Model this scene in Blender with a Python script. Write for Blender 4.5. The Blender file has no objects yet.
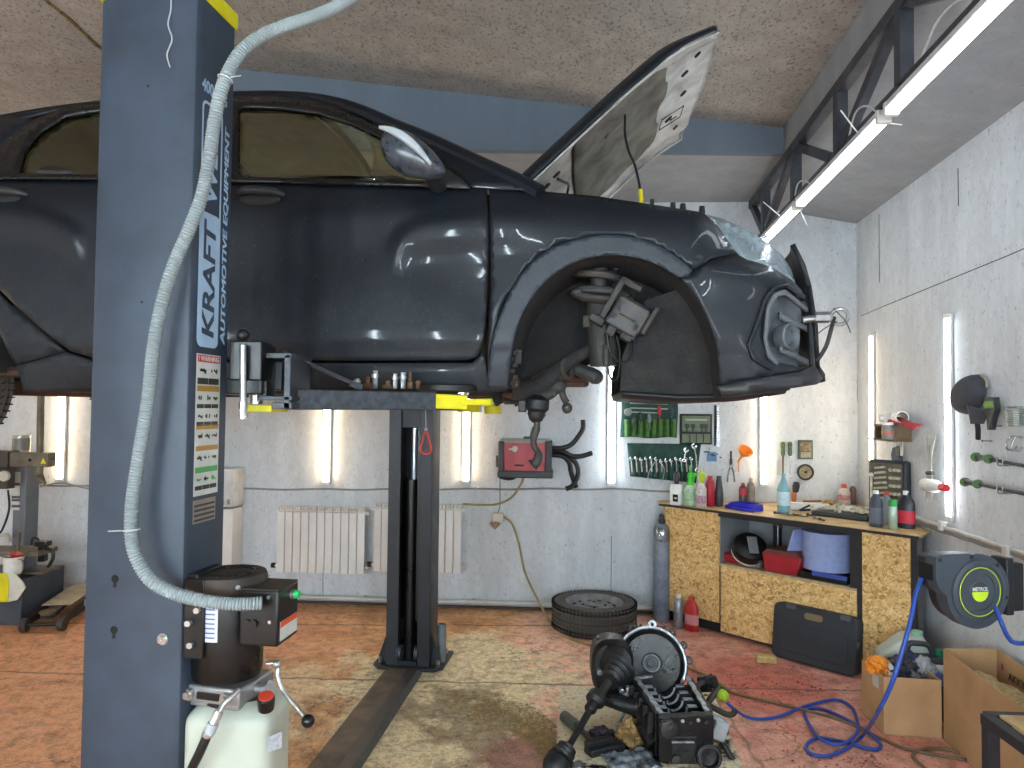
import bpy, bmesh, math, random
from mathutils import Vector, Matrix, geometry, noise
V = Vector
PI = math.pi
R = math.radians
random.seed(7)
scn = bpy.context.scene
col = scn.collection

# ------------------------------------------------------------------ camera
CAMZ = 1.75
FPX = 710.0
PITCH = math.atan(23 / FPX)
ROLL = R(0.6)
_r = V((math.cos(ROLL), 0, math.sin(ROLL)))
_u = V((-math.sin(ROLL), 0, math.cos(ROLL)))
_f = V((0, 1, 0))
_rot = Matrix.Rotation(PITCH, 3, 'X')
_f = _rot @ _f
_u0 = _rot @ V((0, 0, 1))
_r = V((1, 0, 0)) * math.cos(ROLL) + _u0 * math.sin(ROLL)
_u = _u0 * math.cos(ROLL) - V((1, 0, 0)) * math.sin(ROLL)
EYE = V((0, 0, CAMZ))

def ray(x, y):
    return (_f + _r * ((x - 512) / FPX) - _u * ((y - 384) / FPX))

def P(x, y, d):
    """the place d metres into the room seen at (x, y)"""
    v = ray(x, y)
    return EYE + v * (d / v.y)

def F(x, y, z=0.0):
    v = ray(x, y)
    return EYE + v * ((z - CAMZ) / v.z)

cam_d = bpy.data.cameras.new('camera')
cam_d.sensor_width = 36.0
cam_d.lens = FPX / 1024 * 36.0
cam_d.clip_start = 0.05
cam_d.clip_end = 60
cam = bpy.data.objects.new('camera', cam_d)
col.objects.link(cam)
_m = Matrix.Identity(4)
for i in range(3):
    _m[i][0] = _r[i]; _m[i][1] = _u[i]; _m[i][2] = -_f[i]; _m[i][3] = EYE[i]
cam.matrix_world = _m
scn.camera = cam

class Plane:
    """an upright plane through p0 running along t; local x = t, local -y = towards the room"""
    def __init__(s, p0, t):
        s.p0 = V((p0[0], p0[1], 0)); s.t = V((t[0], t[1], 0)).normalized()
        s.n = V((s.t.y, -s.t.x, 0)); s.rot = math.atan2(s.t.y, s.t.x)
    def hit(s, x, y, off=0.0):
        v = ray(x, y)
        q = s.p0 + s.n * off
        return EYE + v * ((q - EYE).dot(s.n) / v.dot(s.n))
    def uz(s, x, y, off=0.0):
        h = s.hit(x, y, off)
        return (h - s.p0).dot(s.t), h.z
    def at(s, u, off, z):
        return s.p0 + s.t * u + s.n * off + V((0, 0, z))

# ------------------------------------------------------------------ objects
WM = {}
def _wm(o, loc, rotz, parent=None):
    m = Matrix.Translation(V(loc)) @ Matrix.Rotation(rotz, 4, 'Z')
    o.location = loc
    o.rotation_euler = (0, 0, rotz)
    WM[o.name] = (WM[parent.name] @ m) if parent else m

def tag(o, label=None, cat=None, group=None, kind=None):
    if label: o['label'] = label
    if cat: o['category'] = cat
    if group: o['group'] = group
    if kind: o['kind'] = kind
    return o

def thing(name, label, cat, loc=(0, 0, 0), rotz=0.0, group=None, kind=None):
    o = bpy.data.objects.new(name, None)
    o.empty_display_size = 0.1
    col.objects.link(o)
    _wm(o, loc, rotz)
    return tag(o, label, cat, group, kind)

class MB:
    def __init__(s): s.v = []; s.f = []
    def add(s, vs, fs):
        b = len(s.v); s.v += [V(p) for p in vs]; s.f += [tuple(i + b for i in f) for f in fs]; return s
    def box(s, c, d, rz=0, M=None):
        hx, hy, hz = d[0] / 2, d[1] / 2, d[2] / 2
        m = M if M is not None else Matrix.Rotation(rz, 3, 'Z')
        vs = [V(c) + m @ V((x * hx, y * hy, z * hz)) for x in (-1, 1) for y in (-1, 1) for z in (-1, 1)]
        return s.add(vs, [(0, 1, 3, 2), (4, 6, 7, 5), (0, 4, 5, 1), (2, 3, 7, 6), (0, 2, 6, 4), (1, 5, 7, 3)])
    def bb(s, a, b):
        a, b = V(a), V(b)
        return s.box((a + b) / 2, [abs(x) for x in (b - a)])
    def beam(s, p0, p1, w, h, up=(0, 0, 1)):
        p0, p1 = V(p0), V(p1); d = (p1 - p0); L = d.length; d.normalize()
        sd = d.cross(V(up))
        if sd.length < 1e-4: sd = d.cross(V((0, 1, 0)))
        sd.normalize(); u = sd.cross(d)
        m = Matrix((sd, d, u)).transposed()
        return s.box((p0 + p1) / 2, (w, L, h), M=m)
    def cyl(s, p0, p1, r0, r1=None, n=16, caps=True):
        r1 = r0 if r1 is None else r1
        return s.tube([p0, p1], [r0, r1], n, caps)
    def tube(s, pts, r, n=8, caps=True, closed=False):
        pts = [V(p) for p in pts]
        k = len(pts)
        rs = r if isinstance(r, (list, tuple)) else [r] * k
        d0 = (pts[1] - pts[0]).normalized()
        a = d0.orthogonal().normalized()
        vs = []
        for i, p in enumerate(pts):
            if closed: d = (pts[(i + 1) % k] - pts[i - 1]).normalized()
            elif i == 0: d = d0
            elif i == k - 1: d = (pts[-1] - pts[-2]).normalized()
            else:
                d = ((pts[i + 1] - p).normalized() + (p - pts[i - 1]).normalized())
                d = d.normalized() if d.length > 1e-6 else (p - pts[i - 1]).normalized()
            a = (a - d * a.dot(d))
            a = a.normalized() if a.length > 1e-6 else d.orthogonal().normalized()
            b = d.cross(a)
            vs += [p + (a * math.cos(2 * PI * j / n) + b * math.sin(2 * PI * j / n)) * rs[i] for j in range(n)]
        fs = []
        for i in range(k if closed else k - 1):
            i2 = (i + 1) % k
            for j in range(n):
                j2 = (j + 1) % n
                fs.append((i * n + j, i * n + j2, i2 * n + j2, i2 * n + j))
        if caps and not closed:
            fs.append(tuple(range(n - 1, -1, -1)))
            fs.append(tuple((k - 1) * n + j for j in range(n)))
        return s.add(vs, fs)
    def lathe(s, prof, o=(0, 0, 0), ax=(0, 0, 1), n=24, sx=1.0, sy=1.0, caps=(1, 1)):
        if abs(prof[0][0] - prof[-1][0]) + abs(prof[0][1] - prof[-1][1]) < 1e-6: caps = (0, 0)
        o = V(o); z = V(ax).normalized()
        x = z.orthogonal().normalized() if abs(z.z) < 0.999 else V((1, 0, 0))
        y = z.cross(x)
        vs = [o + z * h + (x * math.cos(2 * PI * j / n) * sx + y * math.sin(2 * PI * j / n) * sy) * max(r, 1e-5) for r, h in prof for j in range(n)]
        fs = []
        for i in range(len(prof) - 1):
            for j in range(n):
                j2 = (j + 1) % n
                fs.append((i * n + j, i * n + j2, (i + 1) * n + j2, (i + 1) * n + j))
        if prof[0][0] > 1e-4 and caps[0]: fs.append(tuple(range(n - 1, -1, -1)))
        if prof[-1][0] > 1e-4 and caps[1]: fs.append(tuple((len(prof) - 1) * n + j for j in range(n)))
        return s.add(vs, fs)
    def prism(s, poly, y0, y1, M=None):
        """poly in local xz, run from y0 to y1"""
        n = len(poly)
        vs = [V((p[0], y0, p[1])) for p in poly] + [V((p[0], y1, p[1])) for p in poly]
        if M is not None: vs = [M @ v for v in vs]
        fs = [(i, (i + 1) % n, n + (i + 1) % n, n + i) for i in range(n)]
        fs.append(tuple(range(n - 1, -1, -1))); fs.append(tuple(range(n, 2 * n)))
        return s.add(vs, fs)
    def flat(s, poly, z0, z1):
        n = len(poly)
        vs = [V((p[0], p[1], z0)) for p in poly] + [V((p[0], p[1], z1)) for p in poly]
        fs = [(i, (i + 1) % n, n + (i + 1) % n, n + i) for i in range(n)]
        fs.append(tuple(range(n - 1, -1, -1))); fs.append(tuple(range(n, 2 * n)))
        return s.add(vs, fs)
    def ball(s, c, r, nu=16, nv=10, M=None):
        r = (r, r, r) if not isinstance(r, (tuple, list)) else r
        vs = []; fs = []
        for i in range(nv + 1):
            t = PI * i / nv
            for j in range(nu):
                p = 2 * PI * j / nu
                q = V((r[0] * math.sin(t) * math.cos(p), r[1] * math.sin(t) * math.sin(p), r[2] * math.cos(t)))
                vs.append(V(c) + (M @ q if M is not None else q))
        for i in range(nv):
            for j in range(nu):
                j2 = (j + 1) % nu
                fs.append((i * nu + j, (i + 1) * nu + j, (i + 1) * nu + j2, i * nu + j2))
        return s.add(vs, fs)
    def torus(s, c, Rr, r, ax=(0, 0, 1), n=32, m=8, a0=0, a1=2 * PI):
        z = V(ax).normalized(); x = z.orthogonal().normalized() if abs(z.z) < 0.999 else V((1, 0, 0)); y = z.cross(x)
        full = abs(a1 - a0 - 2 * PI) < 1e-6
        k = n if full else n + 1
        pts = [V(c) + (x * math.cos(a0 + (a1 - a0) * i / n) + y * math.sin(a0 + (a1 - a0) * i / n)) * Rr for i in range(k)]
        return s.tube(pts, r, m, closed=full)
    def surf(s, fn, nu, nv, closed_u=False):
        vs = [fn(i / nu, j / nv) for j in range(nv + 1) for i in range(nu + (0 if closed_u else 1))]
        w = nu + (0 if closed_u else 1)
        fs = []
        for j in range(nv):
            for i in range(nu):
                i2 = (i + 1) % w
                fs.append((j * w + i, j * w + i2, (j + 1) * w + i2, (j + 1) * w + i))
        return s.add(vs, fs)
    def xf(s, M):
        s.v = [M @ p for p in s.v]; return s

def mk(name, mb, m, parent=None, smooth=True, bevel=0.0, solid=0.0, world=False, angle=38, sub=0, seg=2):
    me = bpy.data.meshes.new(name)
    vs = mb.v
    if world and parent is not None:
        inv = WM[parent.name].inverted()
        vs = [inv @ p for p in vs]
    me.from_pydata([tuple(p) for p in vs], [], mb.f)
    bm = bmesh.new(); bm.from_mesh(me)
    bmesh.ops.remove_doubles(bm, verts=bm.verts, dist=1e-5)
    bmesh.ops.recalc_face_normals(bm, faces=bm.faces)
    bm.to_mesh(me); bm.free()
    if smooth:
        me.polygons.foreach_set('use_smooth', [True] * len(me.polygons))
        me.set_sharp_from_angle(angle=R(angle))
    if m is not None: me.materials.append(m)
    o = bpy.data.objects.new(name, me)
    col.objects.link(o)
    if parent is not None:
        o.parent = parent
        WM[o.name] = WM[parent.name].copy()
    else:
        WM[o.name] = Matrix.Identity(4)
    if solid:
        md = o.modifiers.new('thickness', 'SOLIDIFY'); md.thickness = abs(solid); md.offset = -1 if solid > 0 else 1
    if sub:
        md = o.modifiers.new('smooth', 'SUBSURF'); md.levels = sub; md.render_levels = sub
    if bevel:
        md = o.modifiers.new('bevel', 'BEVEL'); md.width = bevel; md.segments = seg; md.limit_method = 'ANGLE'; md.angle_limit = R(40)
        md.harden_normals = False
    return o

def solo(name, mb, m, label, cat, loc=(0, 0, 0), rotz=0.0, group=None, kind=None, world=False, **kw):
    """a thing that is one mesh"""
    if world:
        inv = (Matrix.Translation(V(loc)) @ Matrix.Rotation(rotz, 4, 'Z')).inverted()
        mb.v = [inv @ p for p in mb.v]
    o = mk(name, mb, m, **kw)
    _wm(o, loc, rotz)
    return tag(o, label, cat, group, kind)

def struct(name, mb, m, parent=None, **kw):
    o = mk(name, mb, m, parent, **kw)
    if parent is None: o['kind'] = 'structure'
    return o

def dup(root, loc, rotz, label=None, group=None, scale=None):
    r = root.copy(); col.objects.link(r)
    r.location = loc; r.rotation_euler = (0, 0, rotz)
    if scale: r.scale = scale
    if label: r['label'] = label
    if group: r['group'] = group
    def rec(src, dst):
        for ch in list(src.children):
            c = ch.copy(); col.objects.link(c); c.parent = dst
            rec(ch, c)
    rec(root, r)
    return r

def smooth_path(pts, n=8, closed=False):
    pts = [V(p) for p in pts]
    out = []
    k = len(pts)
    for i in range(k if closed else k - 1):
        if closed:
            p0, p1, p2, p3 = pts[i - 1], pts[i], pts[(i + 1) % k], pts[(i + 2) % k]
        else:
            p0 = pts[max(i - 1, 0)]; p1 = pts[i]; p2 = pts[i + 1]; p3 = pts[min(i + 2, k - 1)]
        for j in range(n):
            t = j / n
            out.append(0.5 * ((2 * p1) + (-p0 + p2) * t + (2 * p0 - 5 * p1 + 4 * p2 - p3) * t * t + (-p0 + 3 * p1 - 3 * p2 + p3) * t ** 3))
    if not closed: out.append(pts[-1])
    return out

def sp2(pts, n=8, closed=False):
    return [(p.x, p.y) for p in smooth_path([V((a, b, 0)) for a, b in pts], n, closed)]

def interp(x, kn):
    if x <= kn[0][0]: return kn[0][1]
    for (a, b), (c, d) in zip(kn, kn[1:]):
        if x <= c: return b + (d - b) * (x - a) / (c - a)
    return kn[-1][1]

def sstep(a, b, x):
    t = min(1, max(0, (x - a) / (b - a))); return t * t * (3 - 2 * t)

# ------------------------------------------------------------------ materials
def lin(h):
    h = h.lstrip('#')
    c = [int(h[i:i + 2], 16) / 255 for i in (0, 2, 4)]
    return tuple((x / 12.92 if x <= 0.04045 else ((x + 0.055) / 1.055) ** 2.4) for x in c) + (1.0,)
_mats = {}
class NT:
    def __init__(s, name):
        s.m = bpy.data.materials.new(name); s.m.use_nodes = True
        s.t = s.m.node_tree; s.t.nodes.clear()
        s.out = s.t.nodes.new('ShaderNodeOutputMaterial')
        s.n = s.t.nodes; s.l = s.t.links
    def node(s, typ, **kw):
        nd = s.n.new(typ)
        for k, v in kw.items(): setattr(nd, k, v)
        return nd
    def link(s, a, b): s.l.new(a, b)
    def noise(s, vec, scale, detail=4, rough=0.55, dist=0.0):
        nd = s.node('ShaderNodeTexNoise'); nd.inputs['Scale'].default_value = scale
        nd.inputs['Detail'].default_value = detail; nd.inputs['Roughness'].default_value = rough; nd.inputs['Distortion'].default_value = dist
        if vec is not None: s.link(vec, nd.inputs['Vector'])
        return nd.outputs[0]
    def ramp(s, fac, stops, interp='LINEAR'):
        nd = s.node('ShaderNodeValToRGB'); nd.color_ramp.interpolation = interp
        e = nd.color_ramp.elements
        while len(e) < len(stops): e.new(0.5)
        for i, (p, c) in enumerate(stops):
            e[i].position = p; e[i].color = c if isinstance(c, tuple) else (c, c, c, 1)
        s.link(fac, nd.inputs[0])
        return nd.outputs[0]
    def mix(s, fac, a, b, typ='MIX'):
        nd = s.node('ShaderNodeMix', data_type='RGBA', blend_type=typ)
        for sock, v in ((nd.inputs[0], fac), (nd.inputs[6], a), (nd.inputs[7], b)):
            if isinstance(v, (int, float)): sock.default_value = v
            elif isinstance(v, tuple): sock.default_value = v
            else: s.link(v, sock)
        return nd.outputs[2]
    def math(s, op, a, b=0.0, clamp=False):
        nd = s.node('ShaderNodeMath', operation=op, use_clamp=clamp)
        for sock, v in ((nd.inputs[0], a), (nd.inputs[1], b)):
            if isinstance(v, (int, float)): sock.default_value = v
            else: s.link(v, sock)
        return nd.outputs[0]
    def maprange(s, v, a, b, c=0.0, d=1.0):
        nd = s.node('ShaderNodeMapRange'); nd.clamp = True
        for i, k in enumerate((a, b, c, d)): nd.inputs[i + 1].default_value = k
        s.link(v, nd.inputs[0]); return nd.outputs[0]
    def obj(s): return s.node('ShaderNodeTexCoord').outputs['Object']
    def pos(s): return s.node('ShaderNodeNewGeometry').outputs['Position']
    def mapping(s, vec, scale=(1, 1, 1), rot=(0, 0, 0), loc=(0, 0, 0)):
        nd = s.node('ShaderNodeMapping'); nd.inputs['Scale'].default_value = scale; nd.inputs['Rotation'].default_value = rot; nd.inputs['Location'].default_value = loc
        s.link(vec, nd.inputs['Vector']); return nd.outputs[0]
    def sep(s, vec):
        nd = s.node('ShaderNodeSeparateXYZ'); s.link(vec, nd.inputs[0]); return nd.outputs
    def bsdf(s, color, rough=0.5, metal=0.0, bump=None, bstr=0.3, bdist=0.01, coat=0.0, coat_rough=0.05, spec=0.5, trans=0.0, alpha=1.0, ior=1.45, emis=None, estr=0.0):
        b = s.node('ShaderNodeBsdfPrincipled')
        def put(k, v):
            if isinstance(v, (int, float, tuple)): b.inputs[k].default_value = v
            else: s.link(v, b.inputs[k])
        put('Base Color', color); put('Roughness', rough); put('Metallic', metal)
        put('Coat Weight', coat); put('Coat Roughness', coat_rough); put('Specular IOR Level', spec)
        put('Transmission Weight', trans); put('Alpha', alpha); put('IOR', ior)
        if emis is not None: put('Emission Color', emis); put('Emission Strength', estr)
        if bump is not None:
            nb = s.node('ShaderNodeBump'); nb.inputs['Strength'].default_value = bstr; nb.inputs['Distance'].default_value = bdist
            s.link(bump, nb.inputs['Height']); s.link(nb.outputs[0], b.inputs['Normal'])
        s.link(b.outputs[0], s.out.inputs[0])
        return b

def mat(name, hx, rough=0.5, metal=0.0, hx2=None, scale=12.0, bump=0.0, bscale=None, **kw):
    """plain material with a little uneven colour (wear of the thing itself)"""
    if name in _mats: return _mats[name]
    t = NT(name)
    c1 = lin(hx)
    c2 = lin(hx2) if hx2 else tuple(x * 0.8 for x in c1[:3]) + (1,)
    vec = t.obj()
    nz = t.noise(vec, scale, 5, 0.6)
    fac = t.ramp(nz, [(0.38, 0.0), (0.68, 1.0)])
    cc = t.mix(fac, c1, c2)
    rr = t.maprange(nz, 0.3, 0.75, max(0.03, rough - 0.06), min(1, rough + 0.08))
    bn = t.noise(vec, bscale or scale * 6, 3) if bump else None
    t.bsdf(cc, rr, metal, bump=bn, bstr=bump, **kw)
    _mats[name] = t.m
    return t.m

def emat(name, rgb, strength):
    if name in _mats: return _mats[name]
    t = NT(name)
    e = t.node('ShaderNodeEmission'); e.inputs[0].default_value = (*rgb, 1); e.inputs[1].default_value = strength
    t.link(e.outputs[0], t.out.inputs[0])
    _mats[name] = t.m
    return t.m

def clear_mat(name, tint, gloss=0.12, rough=0.03):
    """thin tinted pane: transparent body with a glossy skin"""
    if name in _mats: return _mats[name]
    t = NT(name)
    a = t.node('ShaderNodeBsdfTransparent'); a.inputs[0].default_value = lin(tint)
    g = t.node('ShaderNodeBsdfGlossy'); g.inputs['Roughness'].default_value = rough; g.inputs[0].default_value = (1, 1, 1, 1)
    lw = t.node('ShaderNodeLayerWeight'); lw.inputs[0].default_value = 0.35
    fac = t.maprange(lw.outputs['Fresnel'], 0, 1, gloss * 0.5, min(1, gloss * 6))
    mx = t.node('ShaderNodeMixShader'); t.link(fac, mx.inputs[0]); t.link(a.outputs[0], mx.inputs[1]); t.link(g.outputs[0], mx.inputs[2])
    t.link(mx.outputs[0], t.out.inputs[0])
    _mats[name] = t.m
    return t.m

def text_mb(s, size, depth=0.0012, shear=0.0, bold=0.0, align='CENTER', sx=1.0, space=1.0):
    """lettering as a mesh: x along the line, z up, facing -y"""
    c = bpy.data.curves.new('lettering', 'FONT'); c.body = s; c.size = size; c.extrude = depth; c.shear = shear; c.offset = bold
    c.align_x = align; c.align_y = 'CENTER'; c.space_character = space; c.resolution_u = 3
    o = bpy.data.objects.new('lettering', c); col.objects.link(o)
    bpy.context.view_layer.update()
    dg = bpy.context.evaluated_depsgraph_get()
    me = bpy.data.meshes.new_from_object(o.evaluated_get(dg))
    mb = MB()
    mb.add([V((v.co.x * sx, -v.co.z, v.co.y)) for v in me.vertices], [tuple(p.vertices) for p in me.polygons])
    bpy.data.objects.remove(o); bpy.data.curves.remove(c); bpy.data.meshes.remove(me)
    return mb
# ================================================================== room frame
_p = F(555, 610.5)
_tb = V((1, -math.tan(R(3.5)), 0)).normalized()
BW = Plane(_p, _tb)                                   # back wall
_c0 = BW.hit(858, 500)
CORN = V((_c0.x, _c0.y, 0))
_e = V((88 / FPX, 1, 0)).normalized()
RW = Plane(CORN, -_e)                                 # right wall, local x runs towards the viewer
XL, YF = -6.6, -3.0                                   # left wall and the wall behind the viewer

# ---- paints
def osb_painted(name, paint, dark, flake=0.5, rough=0.72, vert=True, sp=.63):
    t = NT(name); pos = t.pos()
    v = t.mapping(pos, (1, 1, 0.6) if vert else (1, 0.6, 1))
    vo = t.node('ShaderNodeTexVoronoi'); vo.inputs['Scale'].default_value = 26
    nz = t.noise(v, 5, 3, 0.6)
    nd = t.node('ShaderNodeVectorMath', operation='ADD'); t.link(v, nd.inputs[0])
    nc = t.node('ShaderNodeTexNoise'); nc.inputs['Scale'].default_value = 18; t.link(v, nc.inputs['Vector'])
    sc = t.node('ShaderNodeVectorMath', operation='SCALE'); sc.inputs['Scale'].default_value = 0.12
    t.link(nc.outputs['Color'], sc.inputs[0]); t.link(sc.outputs[0], nd.inputs[1])
    t.link(nd.outputs[0], vo.inputs['Vector'])
    speck = t.noise(v, 60, 2, 0.7)
    f1 = t.ramp(t.noise(t.mapping(pos, (2.4, 2.4, 0.35)), 2.2, 5, 0.6), [(0.35, 0.0), (0.75, 1.0)])
    c = t.mix(t.math('MULTIPLY', f1, 0.55), lin(paint), lin(dark))
    sep = t.sep(vo.outputs['Color'])
    c = t.mix(t.math('MULTIPLY', sep[0], 0.30 * flake), c, lin(dark))
    spk = t.ramp(speck, [(sp, 0.0), (sp + .08, 1.0)])
    c = t.mix(t.math('MULTIPLY', spk, flake * 0.7), c, tuple(x * 0.45 for x in lin(dark)[:3]) + (1,))
    h = t.math('ADD', sep[1], t.math('MULTIPLY', speck, 0.6))
    t.bsdf(c, rough, bump=h, bstr=0.22, bdist=0.004)
    return t.m
M_wall = osb_painted('painted_board_wall', '#d2d7db', '#a6abaf', 1.0)
M_ceil = osb_painted('painted_board_ceiling', '#a8a19a', '#7b746d', 1.0, vert=False, sp=.56)
M_ceil_blue = osb_painted('painted_board_blue_grey', '#646e7a', '#555e69', 0.3)
M_ceil_r = osb_painted('painted_board_ceiling_grey', '#96989b', '#7b7d82', 0.7, vert=False)

def floor_mat():
    t = NT('worn_painted_concrete'); pos = t.pos()
    big = t.noise(pos, 0.9, 6, 0.62, 0.4)
    mid = t.noise(pos, 3.2, 6, 0.65)
    fine = t.noise(pos, 26, 5, 0.7)
    x, y, z = t.sep(pos)
    tan = t.mix(t.ramp(mid, [(0.35, 0.0), (0.7, 1.0)]), lin('#c0946c'), lin('#94694b'))
    red = t.mix(t.ramp(mid, [(0.3, 0.0), (0.65, 1.0)]), lin('#bf9488'), lin('#a5665d'))
    pink = t.mix(t.ramp(fine, [(0.3, 0.0), (0.7, 1.0)]), lin('#cfab9a'), lin('#b98d7b'))
    cream = t.mix(t.ramp(fine, [(0.35, 0.0), (0.65, 1.0)]), lin('#cdc2a8'), lin('#a89a7c'))
    grey = t.mix(t.ramp(fine, [(0.3, 0.0), (0.7, 1.0)]), lin('#857a66'), lin('#645b4a'))
    wx = t.math('ADD', x, t.math('MULTIPLY', t.math('SUBTRACT', big, 0.5), 2.6))
    c = t.mix(t.maprange(wx, -1.9, -1.1), lin('#b58062'), tan)
    c = t.mix(t.maprange(wx, -0.35, 0.15), c, pink)
    c = t.mix(t.maprange(wx, 0.75, 1.35), c, red)
    # the worn, bare patches in the middle of the bay
    def blob(cx, cy, rx, ry, soft=0.5):
        a = t.math('DIVIDE', t.math('SUBTRACT', x, cx), rx); b = t.math('DIVIDE', t.math('SUBTRACT', y, cy), ry)
        d = t.math('ADD', t.math('MULTIPLY', a, a), t.math('MULTIPLY', b, b))
        d = t.math('ADD', d, t.math('MULTIPLY', t.math('SUBTRACT', mid, 0.5), 3.2))
        return t.maprange(d, 1.0, 1.0 - soft, 0, 1)
    c = t.mix(t.math('MULTIPLY', blob(-0.36, 4.60, 0.80, 0.95, 0.35), 0.92), c, cream)
    c = t.mix(t.math('MULTIPLY', blob(-0.30, 3.95, 0.42, 0.55, 0.35), 0.85), c, grey)
    c = t.mix(t.math('MULTIPLY', blob(-0.62, 3.5, 0.40, 0.6, 0.35), 0.8), c, cream)
    c = t.mix(t.math('MULTIPLY', blob(-1.5, 4.3, 0.55, 0.7, 0.5), 0.6), c, cream)
    c = t.mix(t.math('MULTIPLY', blob(0.15, 3.6, 0.30, 0.35, 0.5), 0.75), c, lin('#6d3a31'))
    c = t.mix(t.math('MULTIPLY', blob(1.55, 4.6, 0.5, 0.5, 0.45), 0.75), c, lin('#a04f47'))
    c = t.mix(t.math('MULTIPLY', blob(1.7, 3.6, 0.45, 0.35, 0.6), 0.5), c, lin('#a06a5c'))
    dirt = t.ramp(t.noise(pos, 7, 8, 0.78), [(0.50, 0.0), (0.62, 1.0)])
    c = t.mix(t.math('MULTIPLY', dirt, 0.5), c, lin('#4d3527'))
    sc = t.ramp(t.noise(t.mapping(pos, (5, 1.2, 1), rot=(0, 0, 0.6)), 5, 6, 0.7), [(0.60, 0.0), (0.66, 1.0)])
    c = t.mix(t.math('MULTIPLY', sc, 0.35), c, lin('#3f2b22'))
    spk = t.ramp(t.noise(pos, 90, 2, 0.5), [(0.64, 0.0), (0.7, 1.0)])
    c = t.mix(t.math('MULTIPLY', spk, 0.5), c, lin('#cdbb93'))
    wob = t.math('MULTIPLY', t.math('SUBTRACT', t.noise(pos, 4, 4, .6), 0.5), .10)
    for a_, b_ in ((-.03, 4.56), (.02, 5.75)):             # joints of the slab
        dj = t.math('ABSOLUTE', t.math('SUBTRACT', t.math('ADD', y, wob), t.math('ADD', t.math('MULTIPLY', x, a_), b_)))
        c = t.mix(t.maprange(dj, .016, .006, 0, .75), c, lin('#4a382c'))
    dj = t.math('ABSOLUTE', t.math('ADD', t.math('SUBTRACT', x, 1.25), wob)); c = t.mix(t.maprange(dj, .014, .005, 0, .5), c, lin('#4a382c'))
    crack = t.node('ShaderNodeTexVoronoi', feature='DISTANCE_TO_EDGE'); crack.inputs['Scale'].default_value = 1.7
    cw = t.node('ShaderNodeVectorMath', operation='ADD'); cn = t.node('ShaderNodeTexNoise'); cn.inputs['Scale'].default_value = 3; cn.inputs['Detail'].default_value = 6; t.link(pos, cn.inputs['Vector']); t.link(pos, cw.inputs[0]); t.link(cn.outputs['Color'], cw.inputs[1]); t.link(cw.outputs[0], crack.inputs['Vector'])
    c = t.mix(t.math('MULTIPLY', t.maprange(crack.outputs['Distance'], .02, .004, 0, 1), t.ramp(big, [(.45, 0.0), (.6, .7)])), c, lin('#3d2d24'))
    grit = t.ramp(t.noise(pos, 34, 6, .75), [(.56, 0.0), (.66, 1.0)]); c = t.mix(t.math('MULTIPLY', grit, .65), c, lin('#51392c'))
    c = t.mix(1.0, c, (1.68, 1.66, 1.5, 1), 'MULTIPLY')
    gr = t.math('MULTIPLY', t.noise(pos, 55, 5, .8), t.noise(pos, 17, 4, .7))
    c = t.mix(1.0, c, t.ramp(gr, [(.12, .40), (.26, 1.0), (.42, 1.08)]), 'MULTIPLY')
    rr = t.maprange(mid, 0.3, 0.7, 0.42, 0.75)
    t.bsdf(c, rr, bump=t.math('ADD', fine, t.math('MULTIPLY', mid, 2.0)), bstr=0.25, bdist=0.006)
    return t.m
M_floor = floor_mat()

def osb_raw():
    t = NT('raw_flake_board'); v = t.obj()
    cols = []
    n1 = t.node('ShaderNodeTexNoise'); n1.inputs['Scale'].default_value = 9; t.link(v, n1.inputs['Vector'])
    def flakes(rot, sc):
        m = t.mapping(v, sc, (0, rot, 0))
        ad = t.node('ShaderNodeVectorMath', operation='ADD'); s2 = t.node('ShaderNodeVectorMath', operation='SCALE'); s2.inputs['Scale'].default_value = 0.35
        t.link(n1.outputs['Color'], s2.inputs[0]); t.link(m, ad.inputs[0]); t.link(s2.outputs[0], ad.inputs[1])
        vo = t.node('ShaderNodeTexVoronoi'); vo.inputs['Scale'].default_value = 32; t.link(ad.outputs[0], vo.inputs['Vector'])
        return t.sep(vo.outputs['Color'])
    a = flakes(0.5, (0.35, 1, 1.3)); b = flakes(-0.9, (0.4, 1, 1.4)); c_ = flakes(1.6, (0.45, 1, 1.2))
    pick = t.noise(v, 30, 2)
    f = t.mix(t.ramp(pick, [(0.42, 0.0), (0.45, 1.0)]), a[0], b[0])
    f2 = t.mix(t.ramp(t.noise(v, 24, 2), [(0.5, 0.0), (0.53, 1.0)]), f, c_[0])
    col_ = t.ramp(f2, [(0.0, lin('#94703a')), (0.25, lin('#c9a163')), (0.55, lin('#d8b274')), (0.85, lin('#eacb90')), (1.0, lin('#a37c45'))])
    t.bsdf(col_, 0.6, bump=f2, bstr=0.3, bdist=0.003)
    return t.m
M_osb = osb_raw()

# ---- floor
fl = MB(); fl.bb((XL - 0.2, YF - 0.2, -0.12), (CORN.x + 0.9, 7.2, 0))
struct('floor', fl, M_floor, smooth=False)

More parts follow.
